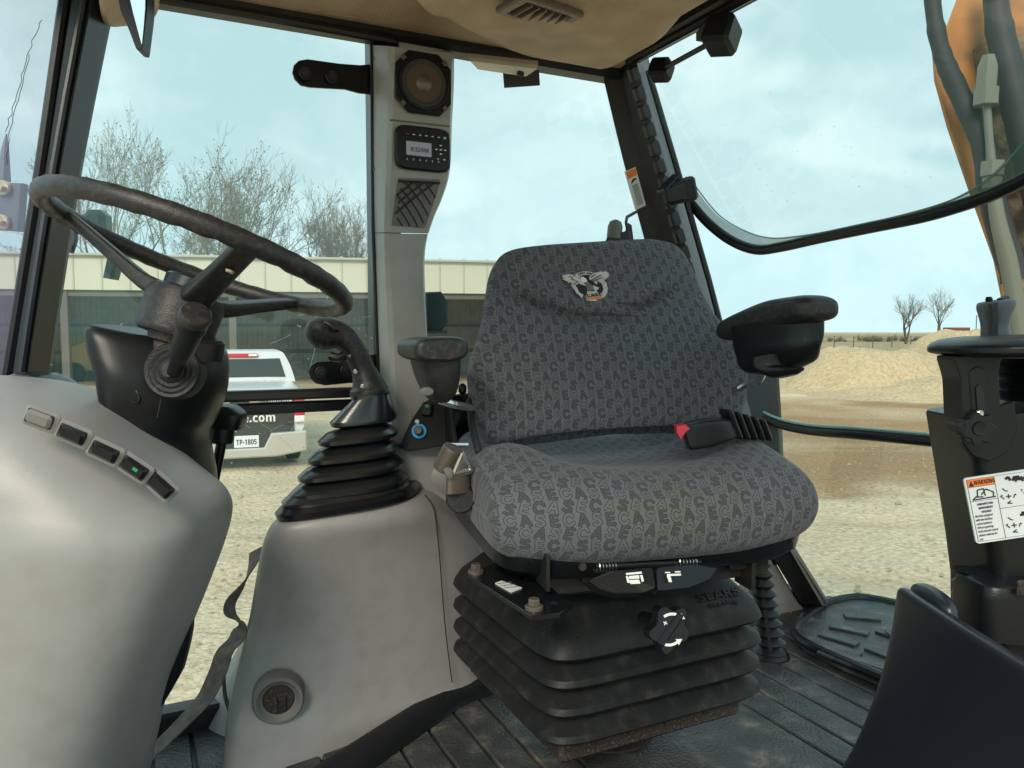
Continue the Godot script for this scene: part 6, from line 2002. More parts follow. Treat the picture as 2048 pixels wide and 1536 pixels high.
	for sd in [1, -1]:
		s = Sh.new()
		var arc := []
		for i in 9:
			var a := 2.6 - i * 0.14
			arc.append(kc + kb * Vector3(cos(a) * 0.021 * sd + 0.003 * sd, sin(a) * 0.021 * sd, 0.0132))
		if sd < 0:
			arc.reverse()
		for i in arc.size() - 1:
			var d: Vector3 = (arc[i + 1] - arc[i]).normalized()
			var w: Vector3 = d.cross(ax) * 0.0018
			s.quad(arc[i] + w, arc[i + 1] + w, arc[i + 1] - w, arc[i] - w)
		var e: Vector3 = arc[8]
		var dd: Vector3 = (arc[8] - arc[7]).normalized()
		s.tri(e + dd.cross(ax) * 0.0045, e + dd * 0.008, e - dd.cross(ax) * 0.0045)
		part("arrow", s, M.white_print, knob)
	lettering("plus_sign", "+", 0.009, M.white_print, knob, kc + kb * Vector3(-0.010, 0.004, 0.0135), kb.x, kb.y, true, 1.0, 0.0006)
	# moulded maker's lettering on the two visible slopes
	var up := Vector3(0, 0.035, -0.038).normalized()
	var fp := Vector3(c.x + 0.118, 1.9085, c.z + 0.1885)
	lettering("moulded_name", "SEARS", 0.015, M.rubber, t, fp, Vector3.RIGHT, up, true, 1.55, 0.002)
	lettering("moulded_name", "seating", 0.0075, M.rubber, t, fp + Vector3(0.0, -0.0105, 0.0115), Vector3.RIGHT, up, true, 1.8, 0.002)
	var upl := Vector3(0.038, 0.035, 0).normalized()
	var lp := Vector3(c.x - 0.1895, 1.9085, c.z + 0.06)
	lettering("moulded_name", "SEARS", 0.015, M.rubber, t, lp, Vector3.BACK, upl, true, 1.55, 0.002)
	lettering("moulded_name", "seating", 0.0075, M.rubber, t, lp + Vector3(-0.0115, -0.0105, 0.0), Vector3.BACK, upl, true, 1.8, 0.002)


func build_belt(B: Basis, O: Vector3) -> void:
	var t := thing("belt_buckle", "black seat belt buckle with red button resting on the cushion", "buckle", Vector3(0.7993, 2.1698, -0.9453))
	var s := Sh.new()
	var r := []
	for q in [[Vector3(0.7527, 2.1689, -0.9291), Vector3(0.7412, 2.2043, -0.9347), 0.010], [Vector3(0.7582, 2.1681, -0.9264), Vector3(0.7453, 2.2081, -0.9327), 0.014], [Vector3(0.7963, 2.1697, -0.93), Vector3(0.7845, 2.2127, -0.9358), 0.016], [Vector3(0.8309, 2.1754, -0.9354), Vector3(0.8218, 2.212, -0.9399), 0.017], [Vector3(0.8634, 2.179, -0.9418), Vector3(0.8527, 2.2113, -0.9471), 0.016]]:
		r.append(ring2(q[0], q[1], TOWARDS * q[2], 4.5, 28))
	loft(s, smooth_rings(r, 4))
	part("body", s, M.rubber, t)
	s = Sh.new()
	prism(s, smooth_outline([Vector3(0.7238, 2.2068, -0.9209), Vector3(0.7365, 2.209, -0.9147), Vector3(0.742, 2.2022, -0.912), Vector3(0.7354, 2.198, -0.913), Vector3(0.7282, 2.186, -0.9154), Vector3(0.7233, 2.1965, -0.9189)]), -TOWARDS * 0.02, 0.002)
	part("release_button", s, M.red_plastic, t)
	for i in 5:
		s = Sh.new()
		var a := (Vector3(0.8494, 2.2006, -0.9431)).lerp(Vector3(0.9307, 2.1861, -0.9591), i / 4.0)
		rbox(s, a, Vector3(0.008, 0.052 - 0.003 * i, 0.036), B * Basis(Vector3.BACK, 0.42), 0.003)
		part("sleeve_rib", s, M.rubber, t)
	t = thing("belt_retractor", "dusty metal belt retractor with brown roller beside the seat cushion", "retractor", Vector3(0.4298, 2.0855, -1.0699))
	s = Sh.new()
	lathe(s, Vector3(0.409, 2.1407, -1.08), Vector3(0.4217, 2.1773, -1.0627) - Vector3(0.409, 2.1407, -1.08), [Vector2(0.0145, 0), Vector2(0.0155, 0.003), Vector2(0.0155, 0.036), Vector2(0.0140, 0.040)], 24)
	part("roller", s, M.bronze, t)
	for q in [[Vector3(0.4202, 2.1349, -1.0634), Vector3(0.4325, 2.1667, -1.0574)], [Vector3(0.4325, 2.1667, -1.0574), Vector3(0.4497, 2.1392, -1.0601)], [Vector3(0.4497, 2.1392, -1.0601), Vector3(0.4202, 2.1349, -1.0634)], [Vector3(0.4187, 2.1773, -1.0753), Vector3(0.4515, 2.1743, -1.0815)]]:
		s = Sh.new()
		tube(s, [q[0], q[1]], 0.0035, 6)
		part("bracket", s, M.bright_metal, t)
	s = Sh.new()
	tube(s, smooth_path([Vector3(0.4095, 2.1448, -1.0687), Vector3(0.413, 2.1381, -1.0614), Vector3(0.4143, 2.1306, -1.0607)], 3), [0.006, 0.007, 0.005], 8)
	part("spring_end", s, M.grey_rubber, t)
	s = Sh.new()
	r = []
	for q in [[Vector3(0.415, 2.13, -1.0771), Vector3(0.4548, 2.1308, -1.0799), 0.016], [Vector3(0.4142, 2.1047, -1.0775), Vector3(0.4581, 2.1043, -1.0783), 0.018]]:
		r.append(ring2(q[0], q[1], TOWARDS * q[2], 3.0, 24))
	loft(s, r)
	part("housing", s, M.bronze, t)
	s = Sh.new()
	lathe(s, Vector3(0.4403, 2.0937, -1.0814), TOWARDS, [Vector2(0.022, -0.01), Vector2(0.023, 0.008), Vector2(0.020, 0.013), Vector2(0.002, 0.013)], 24)
	part("drum", s, M.dusty_black, t)
	s = Sh.new()
	tube(s, smooth_path([Vector3(0.4941, 2.2346, -1.172), Vector3(0.4832, 2.1971, -1.1384), Vector3(0.4833, 2.1563, -1.1105)], 4), 0.006, 8)
	part("side_bar", s, M.frame_worn, t)


func yard_materials() -> void:
	var rough := noise_tex(0.05, 6, null, true, 9.0, 1024, 101)
	var gravel := noise_tex(0.045, 6, ramp([[0.0, lin(0.34, 0.262, 0.165)], [0.35, lin(0.52, 0.425, 0.285)], [0.6, lin(0.61, 0.51, 0.355)], [1.0, lin(0.72, 0.63, 0.47)]]), false, 1, 1024, 102)
	tri_tex(mat("gravel", Color.WHITE, 0.95), 0.22, gravel, rough, 0.8)
	M.gravel.vertex_color_use_as_albedo = true
	mat("stone", lin(0.34, 0.285, 0.19), 0.95)
	tri_tex(mat("pile", Color.WHITE, 0.95), 0.11, noise_tex(0.05, 6, ramp([[0.0, lin(0.30, 0.215, 0.12)], [0.5, lin(0.47, 0.37, 0.225)], [1.0, lin(0.60, 0.50, 0.34)]]), false, 1, 1024, 103), rough, 1.0)
	tri_tex(mat("field", Color.WHITE, 0.95), 0.02, noise_tex(0.03, 5, ramp([[0.0, lin(0.16, 0.12, 0.06)], [0.5, lin(0.30, 0.23, 0.12)], [1.0, lin(0.38, 0.32, 0.20)]]), false, 1, 512, 105))
	mat("bark", lin(0.12, 0.108, 0.088), 0.9)
	mat("twig", lin(0.20, 0.19, 0.15), 0.9)
	mat("bud", lin(0.17, 0.19, 0.075), 0.9)
	mat("brush", lin(0.16, 0.16, 0.12), 0.95)
	mat("fascia", lin(0.54, 0.54, 0.44), 0.5)
	mat("fascia_rib", lin(0.46, 0.46, 0.37), 0.5)
	mat("shed_roof", lin(0.42, 0.42, 0.36), 0.5)
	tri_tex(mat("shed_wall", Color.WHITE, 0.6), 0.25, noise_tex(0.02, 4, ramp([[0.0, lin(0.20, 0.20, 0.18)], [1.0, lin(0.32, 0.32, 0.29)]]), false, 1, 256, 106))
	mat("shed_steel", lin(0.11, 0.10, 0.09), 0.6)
	mat("machine_yellow", lin(0.34, 0.24, 0.06), 0.7)
	mat("car_white", lin(0.64, 0.65, 0.66), 0.22)
	M.car_white.clearcoat_enabled = true
	mat("car_glass", lin(0.02, 0.025, 0.028), 0.08)
	mat("tail_red", lin(0.6, 0.02, 0.03), 0.2)
	mat("wrap_dark", lin(0.03, 0.028, 0.028), 0.35)
	mat("wrap_tan", lin(0.45, 0.33, 0.20), 0.4)
	mat("wrap_blue", lin(0.15, 0.22, 0.30), 0.4)
	mat("bumper", lin(0.62, 0.60, 0.55), 0.25, 0.5)
	mat("tyre", lin(0.02, 0.02, 0.02), 0.8)
	mat("trailer_red", lin(0.20, 0.05, 0.042), 0.7)
	mat("grip_grey", lin(0.11, 0.13, 0.15), 0.4)
	mat("steel_blue", lin(0.10, 0.13, 0.16), 0.4)
	mat("fender_grey", lin(0.05, 0.055, 0.06), 0.5)
	var mm := mat("mirror", lin(0.85, 0.9, 0.9), 0.03, 1.0)
	tri_tex(mat("boom_paint", Color.WHITE, 0.5), 1.4, noise_tex(0.008, 6, ramp([[0.0, lin(0.56, 0.25, 0.07)], [0.5, lin(0.46, 0.20, 0.06)], [0.7, lin(0.32, 0.15, 0.06)], [0.95, lin(0.20, 0.11, 0.06)]]), false, 1, 512, 111), null)
	tri_tex(mat("boom_dirt", Color.WHITE, 0.85), 1.6, noise_tex(0.014, 5, ramp([[0.0, lin(0.05, 0.035, 0.028)], [0.45, lin(0.12, 0.08, 0.05)], [0.6, lin(0.26, 0.18, 0.10)], [0.8, lin(0.40, 0.30, 0.18)]]), false, 1, 512, 112), rough, 0.6)
	tri_tex(mat("hose", lin(0.035, 0.038, 0.042), 0.6), 5.0, null, rough, 0.6)
	mat("fitting", lin(0.15, 0.165, 0.13), 0.5)


func build_ground() -> void:
	yard_materials()
	var n := FastNoiseLite.new()
	n.seed = 12
	n.frequency = 0.35
	n.fractal_octaves = 4
	# near yard: fine grid, pale gravel driven into bare brown soil; far ground: a wide skirt that reaches the horizon
	var soil := FastNoiseLite.new()
	soil.seed = 5
	soil.frequency = 0.16
	soil.fractal_octaves = 6
	# wheel tracks that trucks have pressed into the yard
	var ruts := func(x: float, z: float) -> float:
		var at := Vector3(x, 0, z)
		var u := at.dot(ACROSS)
		var w := -at.dot(TOWARDS)
		var k := 0.0
		for q in [[8.4, 0.10, 0.6], [10.1, 0.10, 0.6], [6.2, -0.16, 2.0], [7.8, -0.16, 2.0], [15.0, 0.05, 4.0], [16.8, 0.05, 4.0]]:
			var d: float = w - (q[0] + q[1] * u + 0.5 * sin(u * 0.35 + q[2]))
			k = maxf(k, exp(-d * d / 0.05) * (0.6 + 0.6 * n.get_noise_2d(x * 2.0, z * 2.0 + 90.0)))
		return k
	var height := func(x: float, z: float) -> float:
		var edge := minf(minf(x + 35.0, 45.0 - x), minf(z + 50.0, 4.0 - z))
		return (0.09 * n.get_noise_2d(x, z) + 0.03 * n.get_noise_2d(x * 4.0, z * 4.0) - 0.05 * ruts.call(x, z)) * smoothstep(0.0, 3.0, edge)
	var tone := func(x: float, z: float) -> Color:
		var at := Vector3(x, 0, z)
		var u := at.dot(ACROSS)
		var w := -at.dot(TOWARDS)
		var k := soil.get_noise_2d(x, z)
		var m := smoothstep(10.2, 11.8, w + k * 2.5) * smoothstep(28.0, 24.0, w + k * 4.0) * smoothstep(1.5, 5.0, u)
		m = clampf(m * (0.85 + 0.7 * k) + 0.30 * smoothstep(0.0, 0.5, soil.get_noise_2d(z * 1.7, x * 0.8 + 40.0)) + 0.38 * ruts.call(x, z), 0.0, 1.0)
		return Color(1, 1, 1).lerp(Color(0.50, 0.37, 0.24), m)
	var step := 0.25
	var v := PackedVector3Array()
	var nn := PackedVector3Array()
	var cc := PackedColorArray()
	var ix := PackedInt32Array()
	var cols := 321
	var rows := 217
	for j in rows:
		for i in cols:
			var x := -35.0 + i * step
			var z := -50.0 + j * step
			var y: float = height.call(x, z)
			v.append(Vector3(x, y, z))
			nn.append(Vector3(y - height.call(x + 0.1, z), 0.1, y - height.call(x, z + 0.1)).normalized())
			cc.append(tone.call(x, z))
			if i < cols - 1 and j < rows - 1:
				var q := j * cols + i
				ix.append_array([q, q + 1, q + cols + 1, q, q + cols + 1, q + cols])
	var far := 800.0
	for q in [[-far, -35.0, -far, far], [45.0, far, -far, far], [-35.0, 45.0, -far, -50.0], [-35.0, 45.0, 4.0, far]]:
		var k := v.size()
		for e in [[0, 2], [1, 2], [1, 3], [0, 3]]:
			v.append(Vector3(q[e[0]], 0, q[e[1]]))
			nn.append(Vector3.UP)
			cc.append(Color(0.85, 0.8, 0.72))
		ix.append_array([k, k + 1, k + 2, k, k + 2, k + 3])
	var arr := []
	arr.resize(Mesh.ARRAY_MAX)
	arr[Mesh.ARRAY_VERTEX] = v
	arr[Mesh.ARRAY_NORMAL] = nn
	arr[Mesh.ARRAY_COLOR] = cc
	arr[Mesh.ARRAY_INDEX] = ix
	var am := ArrayMesh.new()
	am.add_surface_from_arrays(Mesh.PRIMITIVE_TRIANGLES, arr)
	var g := MeshInstance3D.new()
	g.name = "ground"
	g.mesh = am
	g.material_override = M.gravel
	add_child(g)
	structure(g)
	# loose stones and clods on the yard
	rng.seed = 33
	var st := PackedVector3Array()
	for i in 2600:
		var u := rng.randf_range(-9.0, 12.0)
		var w := rng.randf_range(3.0, 17.0)
		var p: Vector3 = ACROSS * u - TOWARDS * w
		p.y = height.call(p.x, p.z)
		var r := rng.randf_range(0.008, 0.03) * (1.0 + 1.2 * float(i % 23 == 0))
		var q := []
		for e in [Vector3(1, 0, 0.2), Vector3(-0.3, 0, 1), Vector3(-0.9, 0, -0.4), Vector3(0.2, 0, -1), Vector3(0.1, 0.9, 0)]:
			q.append(p + e * r * rng.randf_range(0.6, 1.3))
		for e in [[0, 1], [1, 2], [2, 3], [3, 0]]:
			st.append_array([q[e[0]], q[4], q[e[1]]])
	stuff("loose_stones", st, M.stone, "loose pale stones and clods scattered over the yard", "stones")
	var s := Sh.new()
	sheet(s, [Vector3(27.3554, 0.08, -37.8376), Vector3(74.0927, 0.08, -15.0423), Vector3(668.5826, 0.08, -230.2114), Vector3(129.3062, 0.08, -493.2341)])
	structure(part("dry_field", s, M.field))


func mound(called: String, label: String, c: Vector3, rx: float, rz: float, h: float, flat: float, sd: int) -> void:
	var n := FastNoiseLite.new()
	n.seed = sd
	n.frequency = 0.45
	n.fractal_octaves = 5
	var s := Sh.new()
	var k := 70
	var along := ACROSS
	var away := TOWARDS
	for i in k:
		for j in k:
			var p := []
			for q in [[0, 0], [1, 0], [1, 1], [0, 1]]:
				var u: float = -1.0 + 2.0 * (i + q[0]) / k
				var v: float = -1.0 + 2.0 * (j + q[1]) / k
				var r := pow(pow(absf(u), 2.4) + pow(absf(v), 2.4), 1.0 / 2.4)
				var y := h * clampf((1.0 - r) / (1.0 - flat), 0.0, 1.0)
				y = h * smoothstep(0.0, 1.15, y / h) / smoothstep(0.0, 1.15, 1.0)
				y += n.get_noise_2d(u * rx, v * rz) * 0.24 * smoothstep(0.0, 0.3, y) - 0.05 * smoothstep(0.9, 1.0, r)
				p.append(c + along * u * rx + away * v * rz + Vector3(0, y, 0))
			s.quad(p[0], p[1], p[2], p[3])
	var o := part(called, s, M.pile, null, 60)
	tag(o, label, "gravel pile", "gravel piles in the yard")


func build_far_things() -> void:
	mound("gravel_pile", "lower flat-topped pile of pale gravel behind the seat armrest", Vector3(26.5321, 0, -21.5501), 4.0, 3.6, 1.58, 0.38, 31)
	mound("gravel_pile", "taller pale gravel pile rising beside the flat-topped pile", Vector3(33.3409, 0, -20.4544), 5.8, 4.4, 2.28, 0.46, 32)
	mound("gravel_pile", "long low gravel bank in front of both pale piles", Vector3(27.874, 0, -17.0015), 7.8, 3.0, 0.66, 0.2, 33)
	# brush along the field, too dense to count
	rng.seed = 91
	var arr := PackedVector3Array()
	for i in 64:
		var f := rng.randf()
		var c := (Vector3(24.7252, 0, -32.4448)).lerp(Vector3(43.0733, 0, -31.284), f) + Vector3(rng.randf_range(-3, 3), 0, rng.randf_range(-3, 3))
		shrub(arr, c, rng.randf_range(0.6, 1.35), 190, 0.025)
	stuff("brush", arr, M.brush, "grey dry brush growing along the field behind the gravel piles", "brush")
	arr = PackedVector3Array()
	for i in 110:
		var f := rng.randf()
		var c := (Vector3(108.8978, 0.05, -113.7773)).lerp(Vector3(184.5702, 0.05, -104.6844), f) + Vector3(rng.randf_range(-3, 3), 0, rng.randf_range(-8, 8))
		shrub(arr, c, rng.randf_range(0.5, 1.6) * (1.0 + 1.3 * smoothstep(0.22, 0.0, f)), 90, 0.07)
	stuff("far_hedge", arr, M.brush, "far grey hedgerow along the horizon beyond the field", "hedge")
	# fence along the field
	var t := thing("field_fence", "far thin wire fence crossing the dry field", "fence", Vector3(97.7648, 0, -63.5771))
	var a := Vector3(75.317, 0, -72.3005)
	var b := Vector3(138.977, 0, -56.8278)
	for i in 24:
		var s := Sh.new()
		var p := a.lerp(b, i / 23.0)
		rbox(s, p + Vector3(0, 0.8, 0), Vector3(0.1, 1.6, 0.1), Basis(), 0.01)
		part("fence_post", s, M.bark, t)
	for h in [0.9, 1.5]:
		var s := Sh.new()
		tube(s, [a + Vector3(0, h, 0), b + Vector3(0, h, 0)], 0.022, 4)
		part("wire", s, M.bark, t)
	# far red trailer with a frame
	t = thing("far_trailer", "far red flatbed trailer with open steel frame beyond the fence", "trailer", Vector3(131.522, 0, -87.1663))
	var fx := ACROSS
	for q in [[Vector3(130.1738, 2, -87.8239), Vector3(3.6, 1.7, 2.2), "red_box"], [Vector3(135.1172, 1.3, -85.4128), Vector3(10, 0.9, 2.2), "bed"]]:
		var s := Sh.new()
		rbox(s, q[0], q[1], Basis(fx, Vector3.UP, TOWARDS), 0.05)
		part(q[2], s, M.trailer_red, t)
	for x in [82.0, 84.5, 87.0]:
		var s := Sh.new()
		rbox(s, Vector3(59.6185, 3.2, -122.236) + fx * x, Vector3(0.12, 3.4, 0.12), Basis(fx, Vector3.UP, TOWARDS), 0.01)
		part("frame_post", s, M.bark, t)
	var s2 := Sh.new()
	rbox(s2, Vector3(135.5666, 4.9, -85.1936), Vector3(5.2, 0.12, 0.12), Basis(fx, Vector3.UP, TOWARDS), 0.01)
	part("frame_rail", s2, M.bark, t)
	for x in [77.5, 80.0, 82.5, 86.0]:
		var s := Sh.new()
		lathe(s, Vector3(59.1801, 0.5, -121.3372) + fx * x, TOWARDS, [Vector2(0.5, 0), Vector2(0.5, 0.3), Vector2(0.25, 0.32)], 16)
		part("wheel", s, M.tyre, t)


func shrub(arr: PackedVector3Array, c: Vector3, r: float, count: int, w: float) -> void:
	for k in count:
		var d := Vector3(rng.randf_range(-1, 1), rng.randf_range(0.15, 1.5), rng.randf_range(-1, 1)).normalized()
		var a := c + Vector3(d.x, 0, d.z) * r * rng.randf_range(0.0, 0.4) + d * r * rng.randf_range(0.0, 0.6)
		var e := a + (d + Vector3(rng.randf_range(-0.4, 0.4), rng.randf_range(-0.1, 0.5), rng.randf_range(-0.4, 0.4))) * r * rng.randf_range(0.25, 0.6)
		var s := side_of(d) * w
		arr.append_array([a - s, a + s, e])


func stuff(called: String, arr: PackedVector3Array, m: Material, label: String, category: String) -> void:
	var base := arr[0]
	base.y = 0
	for i in arr.size():
		arr[i] -= base
	var o := MeshInstance3D.new()
	o.name = called
	var d := []
	d.resize(Mesh.ARRAY_MAX)
	d[Mesh.ARRAY_VERTEX] = arr
	var am := ArrayMesh.new()
	am.add_surface_from_arrays(Mesh.PRIMITIVE_TRIANGLES, d)
	o.mesh = am
	o.material_override = m
	o.position = base
	add_child(o, true)
	o.set_meta("kind", "stuff")
	tag(o, label, category)


func limb(arr: PackedVector3Array, a: Vector3, b: Vector3, r0: float, r1: float) -> void:
	var d := (b - a).normalized()
	var x := side_of(d)
	var y := d.cross(x)
	for k in 3:
		var w0 := TAU * k / 3
		var w1 := TAU * (k + 1) / 3
		var u0 := x * cos(w0) + y * sin(w0)
		var u1 := x * cos(w1) + y * sin(w1)
		arr.append_array([a + u0 * r0, a + u1 * r0, b + u1 * r1, a + u0 * r0, b + u1 * r1, b + u0 * r1])


func grow(trunk: PackedVector3Array, crown: PackedVector3Array, buds: PackedVector3Array, p: Vector3, d: Vector3, length: float, r: float, level: int, most: int, budding: float) -> void:
	var steps := 4
	var q := p
	for i in steps:
		var wob := 0.09 + 0.05 * level
		d = (d + Vector3(rng.randf_range(-wob, wob), rng.randf_range(-wob * 0.3, wob * 0.7), rng.randf_range(-wob, wob))).normalized()
		var e := q + d * length / steps
		var ra := lerpf(r, r * 0.6, float(i) / steps)
		var rb := lerpf(r, r * 0.6, float(i + 1) / steps)
		limb(trunk if level < 2 else crown, q, e, ra, rb)
		q = e
		if level < most and (level > 0 or i > 1) and i < steps - 1 and rng.randf() < 0.5:
			var side := side_of(d).rotated(d, rng.randf() * TAU)
			grow(trunk, crown, buds, q, (d * 0.9 + side * rng.randf_range(0.45, 0.85)).normalized(), length * rng.randf_range(0.45, 0.72), maxf(rb * 0.55, 0.009), level + 1, most, budding)
		if level >= most - 1 and rng.randf() < budding:
			var w := 0.05
			var bp := q + Vector3(rng.randf_range(-0.12, 0.12), rng.randf_range(-0.12, 0.12), rng.randf_range(-0.12, 0.12))
			buds.append_array([bp + Vector3(-w, 0, rng.randf_range(-w, w)), bp + Vector3(w, rng.randf_range(-w, w), 0), bp + Vector3(0, w * 1.5, rng.randf_range(-w, w))])
	if level < most:
		for k in 2:
			var side := side_of(d).rotated(d, rng.randf() * TAU)
			grow(trunk, crown, buds, q, (d + side * rng.randf_range(0.2, 0.6) + Vector3(0, 0.15, 0)).normalized(), length * rng.randf_range(0.6, 0.82), maxf(r * 0.56, 0.009), level + 1, most, budding)


func raw_part(called: String, arr: PackedVector3Array, m: Material, parent: Node3D) -> void:
	if arr.is_empty():
		return
	for i in arr.size():
		arr[i] -= origin[parent]
	var o := MeshInstance3D.new()
	o.name = called
	var d := []
	d.resize(Mesh.ARRAY_MAX)
	d[Mesh.ARRAY_VERTEX] = arr
	var am := ArrayMesh.new()
	am.add_surface_from_arrays(Mesh.PRIMITIVE_TRIANGLES, d)
	o.mesh = am
	o.material_override = m
	parent.add_child(o, true)


func tree(label: String, at: Vector3, h: float, r: float, most: int, budding: float, sd: int, spread: float) -> void:
	rng.seed = sd
	var t := thing("bare_tree", label, "tree", at, "bare trees behind the yard")
	var trunk := PackedVector3Array()
	var crown := PackedVector3Array()
	var buds := PackedVector3Array()
	var stems := 1 if spread < 0.5 else 3
	for k in stems:
		var d := Vector3(rng.randf_range(-0.3, 0.3) * spread, 1, rng.randf_range(-0.3, 0.3) * spread).normalized()
		grow(trunk, crown, buds, at - Vector3(0, 0.1, 0), d, h * 0.34, r, 0, most, budding)
	raw_part("trunk", trunk, M.bark, t)
	raw_part("crown", crown, M.twig, t)
	raw_part("buds", buds, M.bud, t)


func build_trees() -> void:
	tree("tall bare tree with budding twigs behind the shed beside the front post", Vector3(-1.0244, 0, -49.4541), 13.6, 0.16, 6, 0.05, 101, 0.8)
	tree("broad bare tree with brownish buds above the middle of the shed", Vector3(3.1999, 0, -47.3938), 12.4, 0.15, 6, 0.08, 207, 1.0)
	tree("bare multi-stemmed tree behind the shed, next to the broad budding tree", Vector3(5.4643, 0, -49.0709), 11.6, 0.13, 6, 0.02, 303, 0.9)
	tree("smaller grey bare tree standing behind the shed beside the speaker post", Vector3(10.5149, 0, -49.389), 10.4, 0.12, 6, 0.01, 404, 0.9)
	tree("thin grey bare tree half hidden by the speaker post above the shed roof", Vector3(12.3125, 0, -48.5123), 9.8, 0.12, 6, 0.01, 505, 0.9)
	tree("spreading bare tree standing alone on the far horizon", Vector3(114.9825, 0, -86.3323), 8.0, 0.22, 5, 0.0, 606, 1.0)
	tree("slender bare tree on the far horizon next to the red trailer", Vector3(121.7014, 0, -85.2805), 9.2, 0.2, 5, 0.0, 717, 0.6)


func build_shed() -> void:
	var a := Vector3(-11.5326, 0, -35.6651)
	var b := Vector3(18.5744, 0, -28.0459)
	var x := (b - a).normalized()
	var z := x.cross(Vector3.UP)
	if z.dot(-a) < 0.0:
		z = -z
	var B := Basis(x, Vector3.UP, z)
	var L := a.distance_to(b)
	var t := thing("open_shed", "long open-fronted shed with cream metal fascia and dark interior", "shed", a)
	var P := func(u: float, y: float, w: float) -> Vector3: return a + x * u + Vector3(0, y, 0) + z * w
	var s := Sh.new()
	rbox(s, P.call(L / 2, 5.32, -4.4), Vector3(L + 0.6, 0.10, 9.4), B * Basis(Vector3.RIGHT, 0.03), 0.02)
	part("roof", s, M.shed_roof, t)
	# fascia panels and the ribs between them
	var pm := Sh.new()
	rbox(pm, Vector3.ZERO, Vector3(0.93, 1.34, 0.05), Basis(), 0.012)
	var pmesh := mesh_of(pm)
	var rm := Sh.new()
	rbox(rm, Vector3.ZERO, Vector3(0.06, 1.34, 0.05), Basis(), 0.012)
	var rmesh := mesh_of(rm)
	var cm := Sh.new()
	rbox(cm, Vector3.ZERO, Vector3(0.14, 0.07, 0.3), Basis(), 0.02)
	var cmesh := mesh_of(cm)
	var count := int(L / 0.98)
	for i in count:
		put("fascia_panel", pmesh, M.fascia, t, Transform3D(B, P.call(0.49 + i * 0.98, 4.53, 0.1)))
		put("fascia_rib", rmesh, M.fascia_rib, t, Transform3D(B, P.call(0.98 + i * 0.98, 4.53, 0.125)))
		put("roof_rib", cmesh, M.shed_roof, t, Transform3D(B, P.call(0.98 + i * 0.98, 5.24, 0.06)))
	# back wall of ribbed sheets
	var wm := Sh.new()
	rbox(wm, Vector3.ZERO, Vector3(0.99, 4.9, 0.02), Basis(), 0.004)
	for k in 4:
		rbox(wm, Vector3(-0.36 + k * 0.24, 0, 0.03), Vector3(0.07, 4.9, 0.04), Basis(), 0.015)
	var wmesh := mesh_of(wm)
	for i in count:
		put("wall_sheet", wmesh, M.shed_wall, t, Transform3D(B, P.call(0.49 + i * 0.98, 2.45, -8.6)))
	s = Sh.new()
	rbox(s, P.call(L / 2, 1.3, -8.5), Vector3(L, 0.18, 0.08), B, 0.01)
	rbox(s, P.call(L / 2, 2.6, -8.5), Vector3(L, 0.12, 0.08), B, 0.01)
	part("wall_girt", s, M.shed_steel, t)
	for i in 6:
		s = Sh.new()
		rbox(s, P.call(3.4 + i * 6.0, 1.95, -0.1), Vector3(0.28, 3.9, 0.28), B, 0.02)
		part("post", s, M.shed_steel, t)
		s = Sh.new()
		rbox(s, P.call(3.4 + i * 6.0, 4.5, -4.3), Vector3(0.2, 0.7, 8.4), B, 0.02)
		part("rafter", s, M.shed_steel, t)
	s = Sh.new()
	rbox(s, P.call(L / 2, 3.75, -0.1), Vector3(L, 0.25, 0.2), B, 0.02)
	part("beam", s, M.shed_steel, t)
	for e in [0.0, 1.0]:
		s = Sh.new()
		rbox(s, P.call(L * e, 2.6, -4.3), Vector3(0.06, 5.2, 8.6), B, 0.01)
		part("end_wall", s, M.shed_wall, t)
	# yellow machine parked inside
	var m := thing("yellow_machine", "yellow machine parked in the dark shed behind the front post", "machine", P.call(8.2, 0, -7.0))
	s = Sh.new()
	prism(s, [P.call(7.2, 0.5, -6.4), P.call(10.2, 0.5, -6.4), P.call(10.0, 1.2, -6.4), P.call(9.3, 1.5, -6.4), P.call(8.3, 1.9, -6.4), P.call(7.4, 1.6, -6.4)], -z * 1.6, 0.05)
	part("body", s, M.machine_yellow, m)
	for k in [7.6, 9.8]:
		s = Sh.new()
		lathe(s, P.call(k, 0.45, -6.3), z, [Vector2(0.45, -0.3), Vector2(0.45, 0.0), Vector2(0.22, 0.03)], 20)
		part("wheel", s, M.tyre, m)
	s = Sh.new()
	rbox(s, P.call(7.3, 2.1, -6.6), Vector3(0.14, 2.0, 0.14), B, 0.02)
	part("mast", s, M.machine_yellow, m)


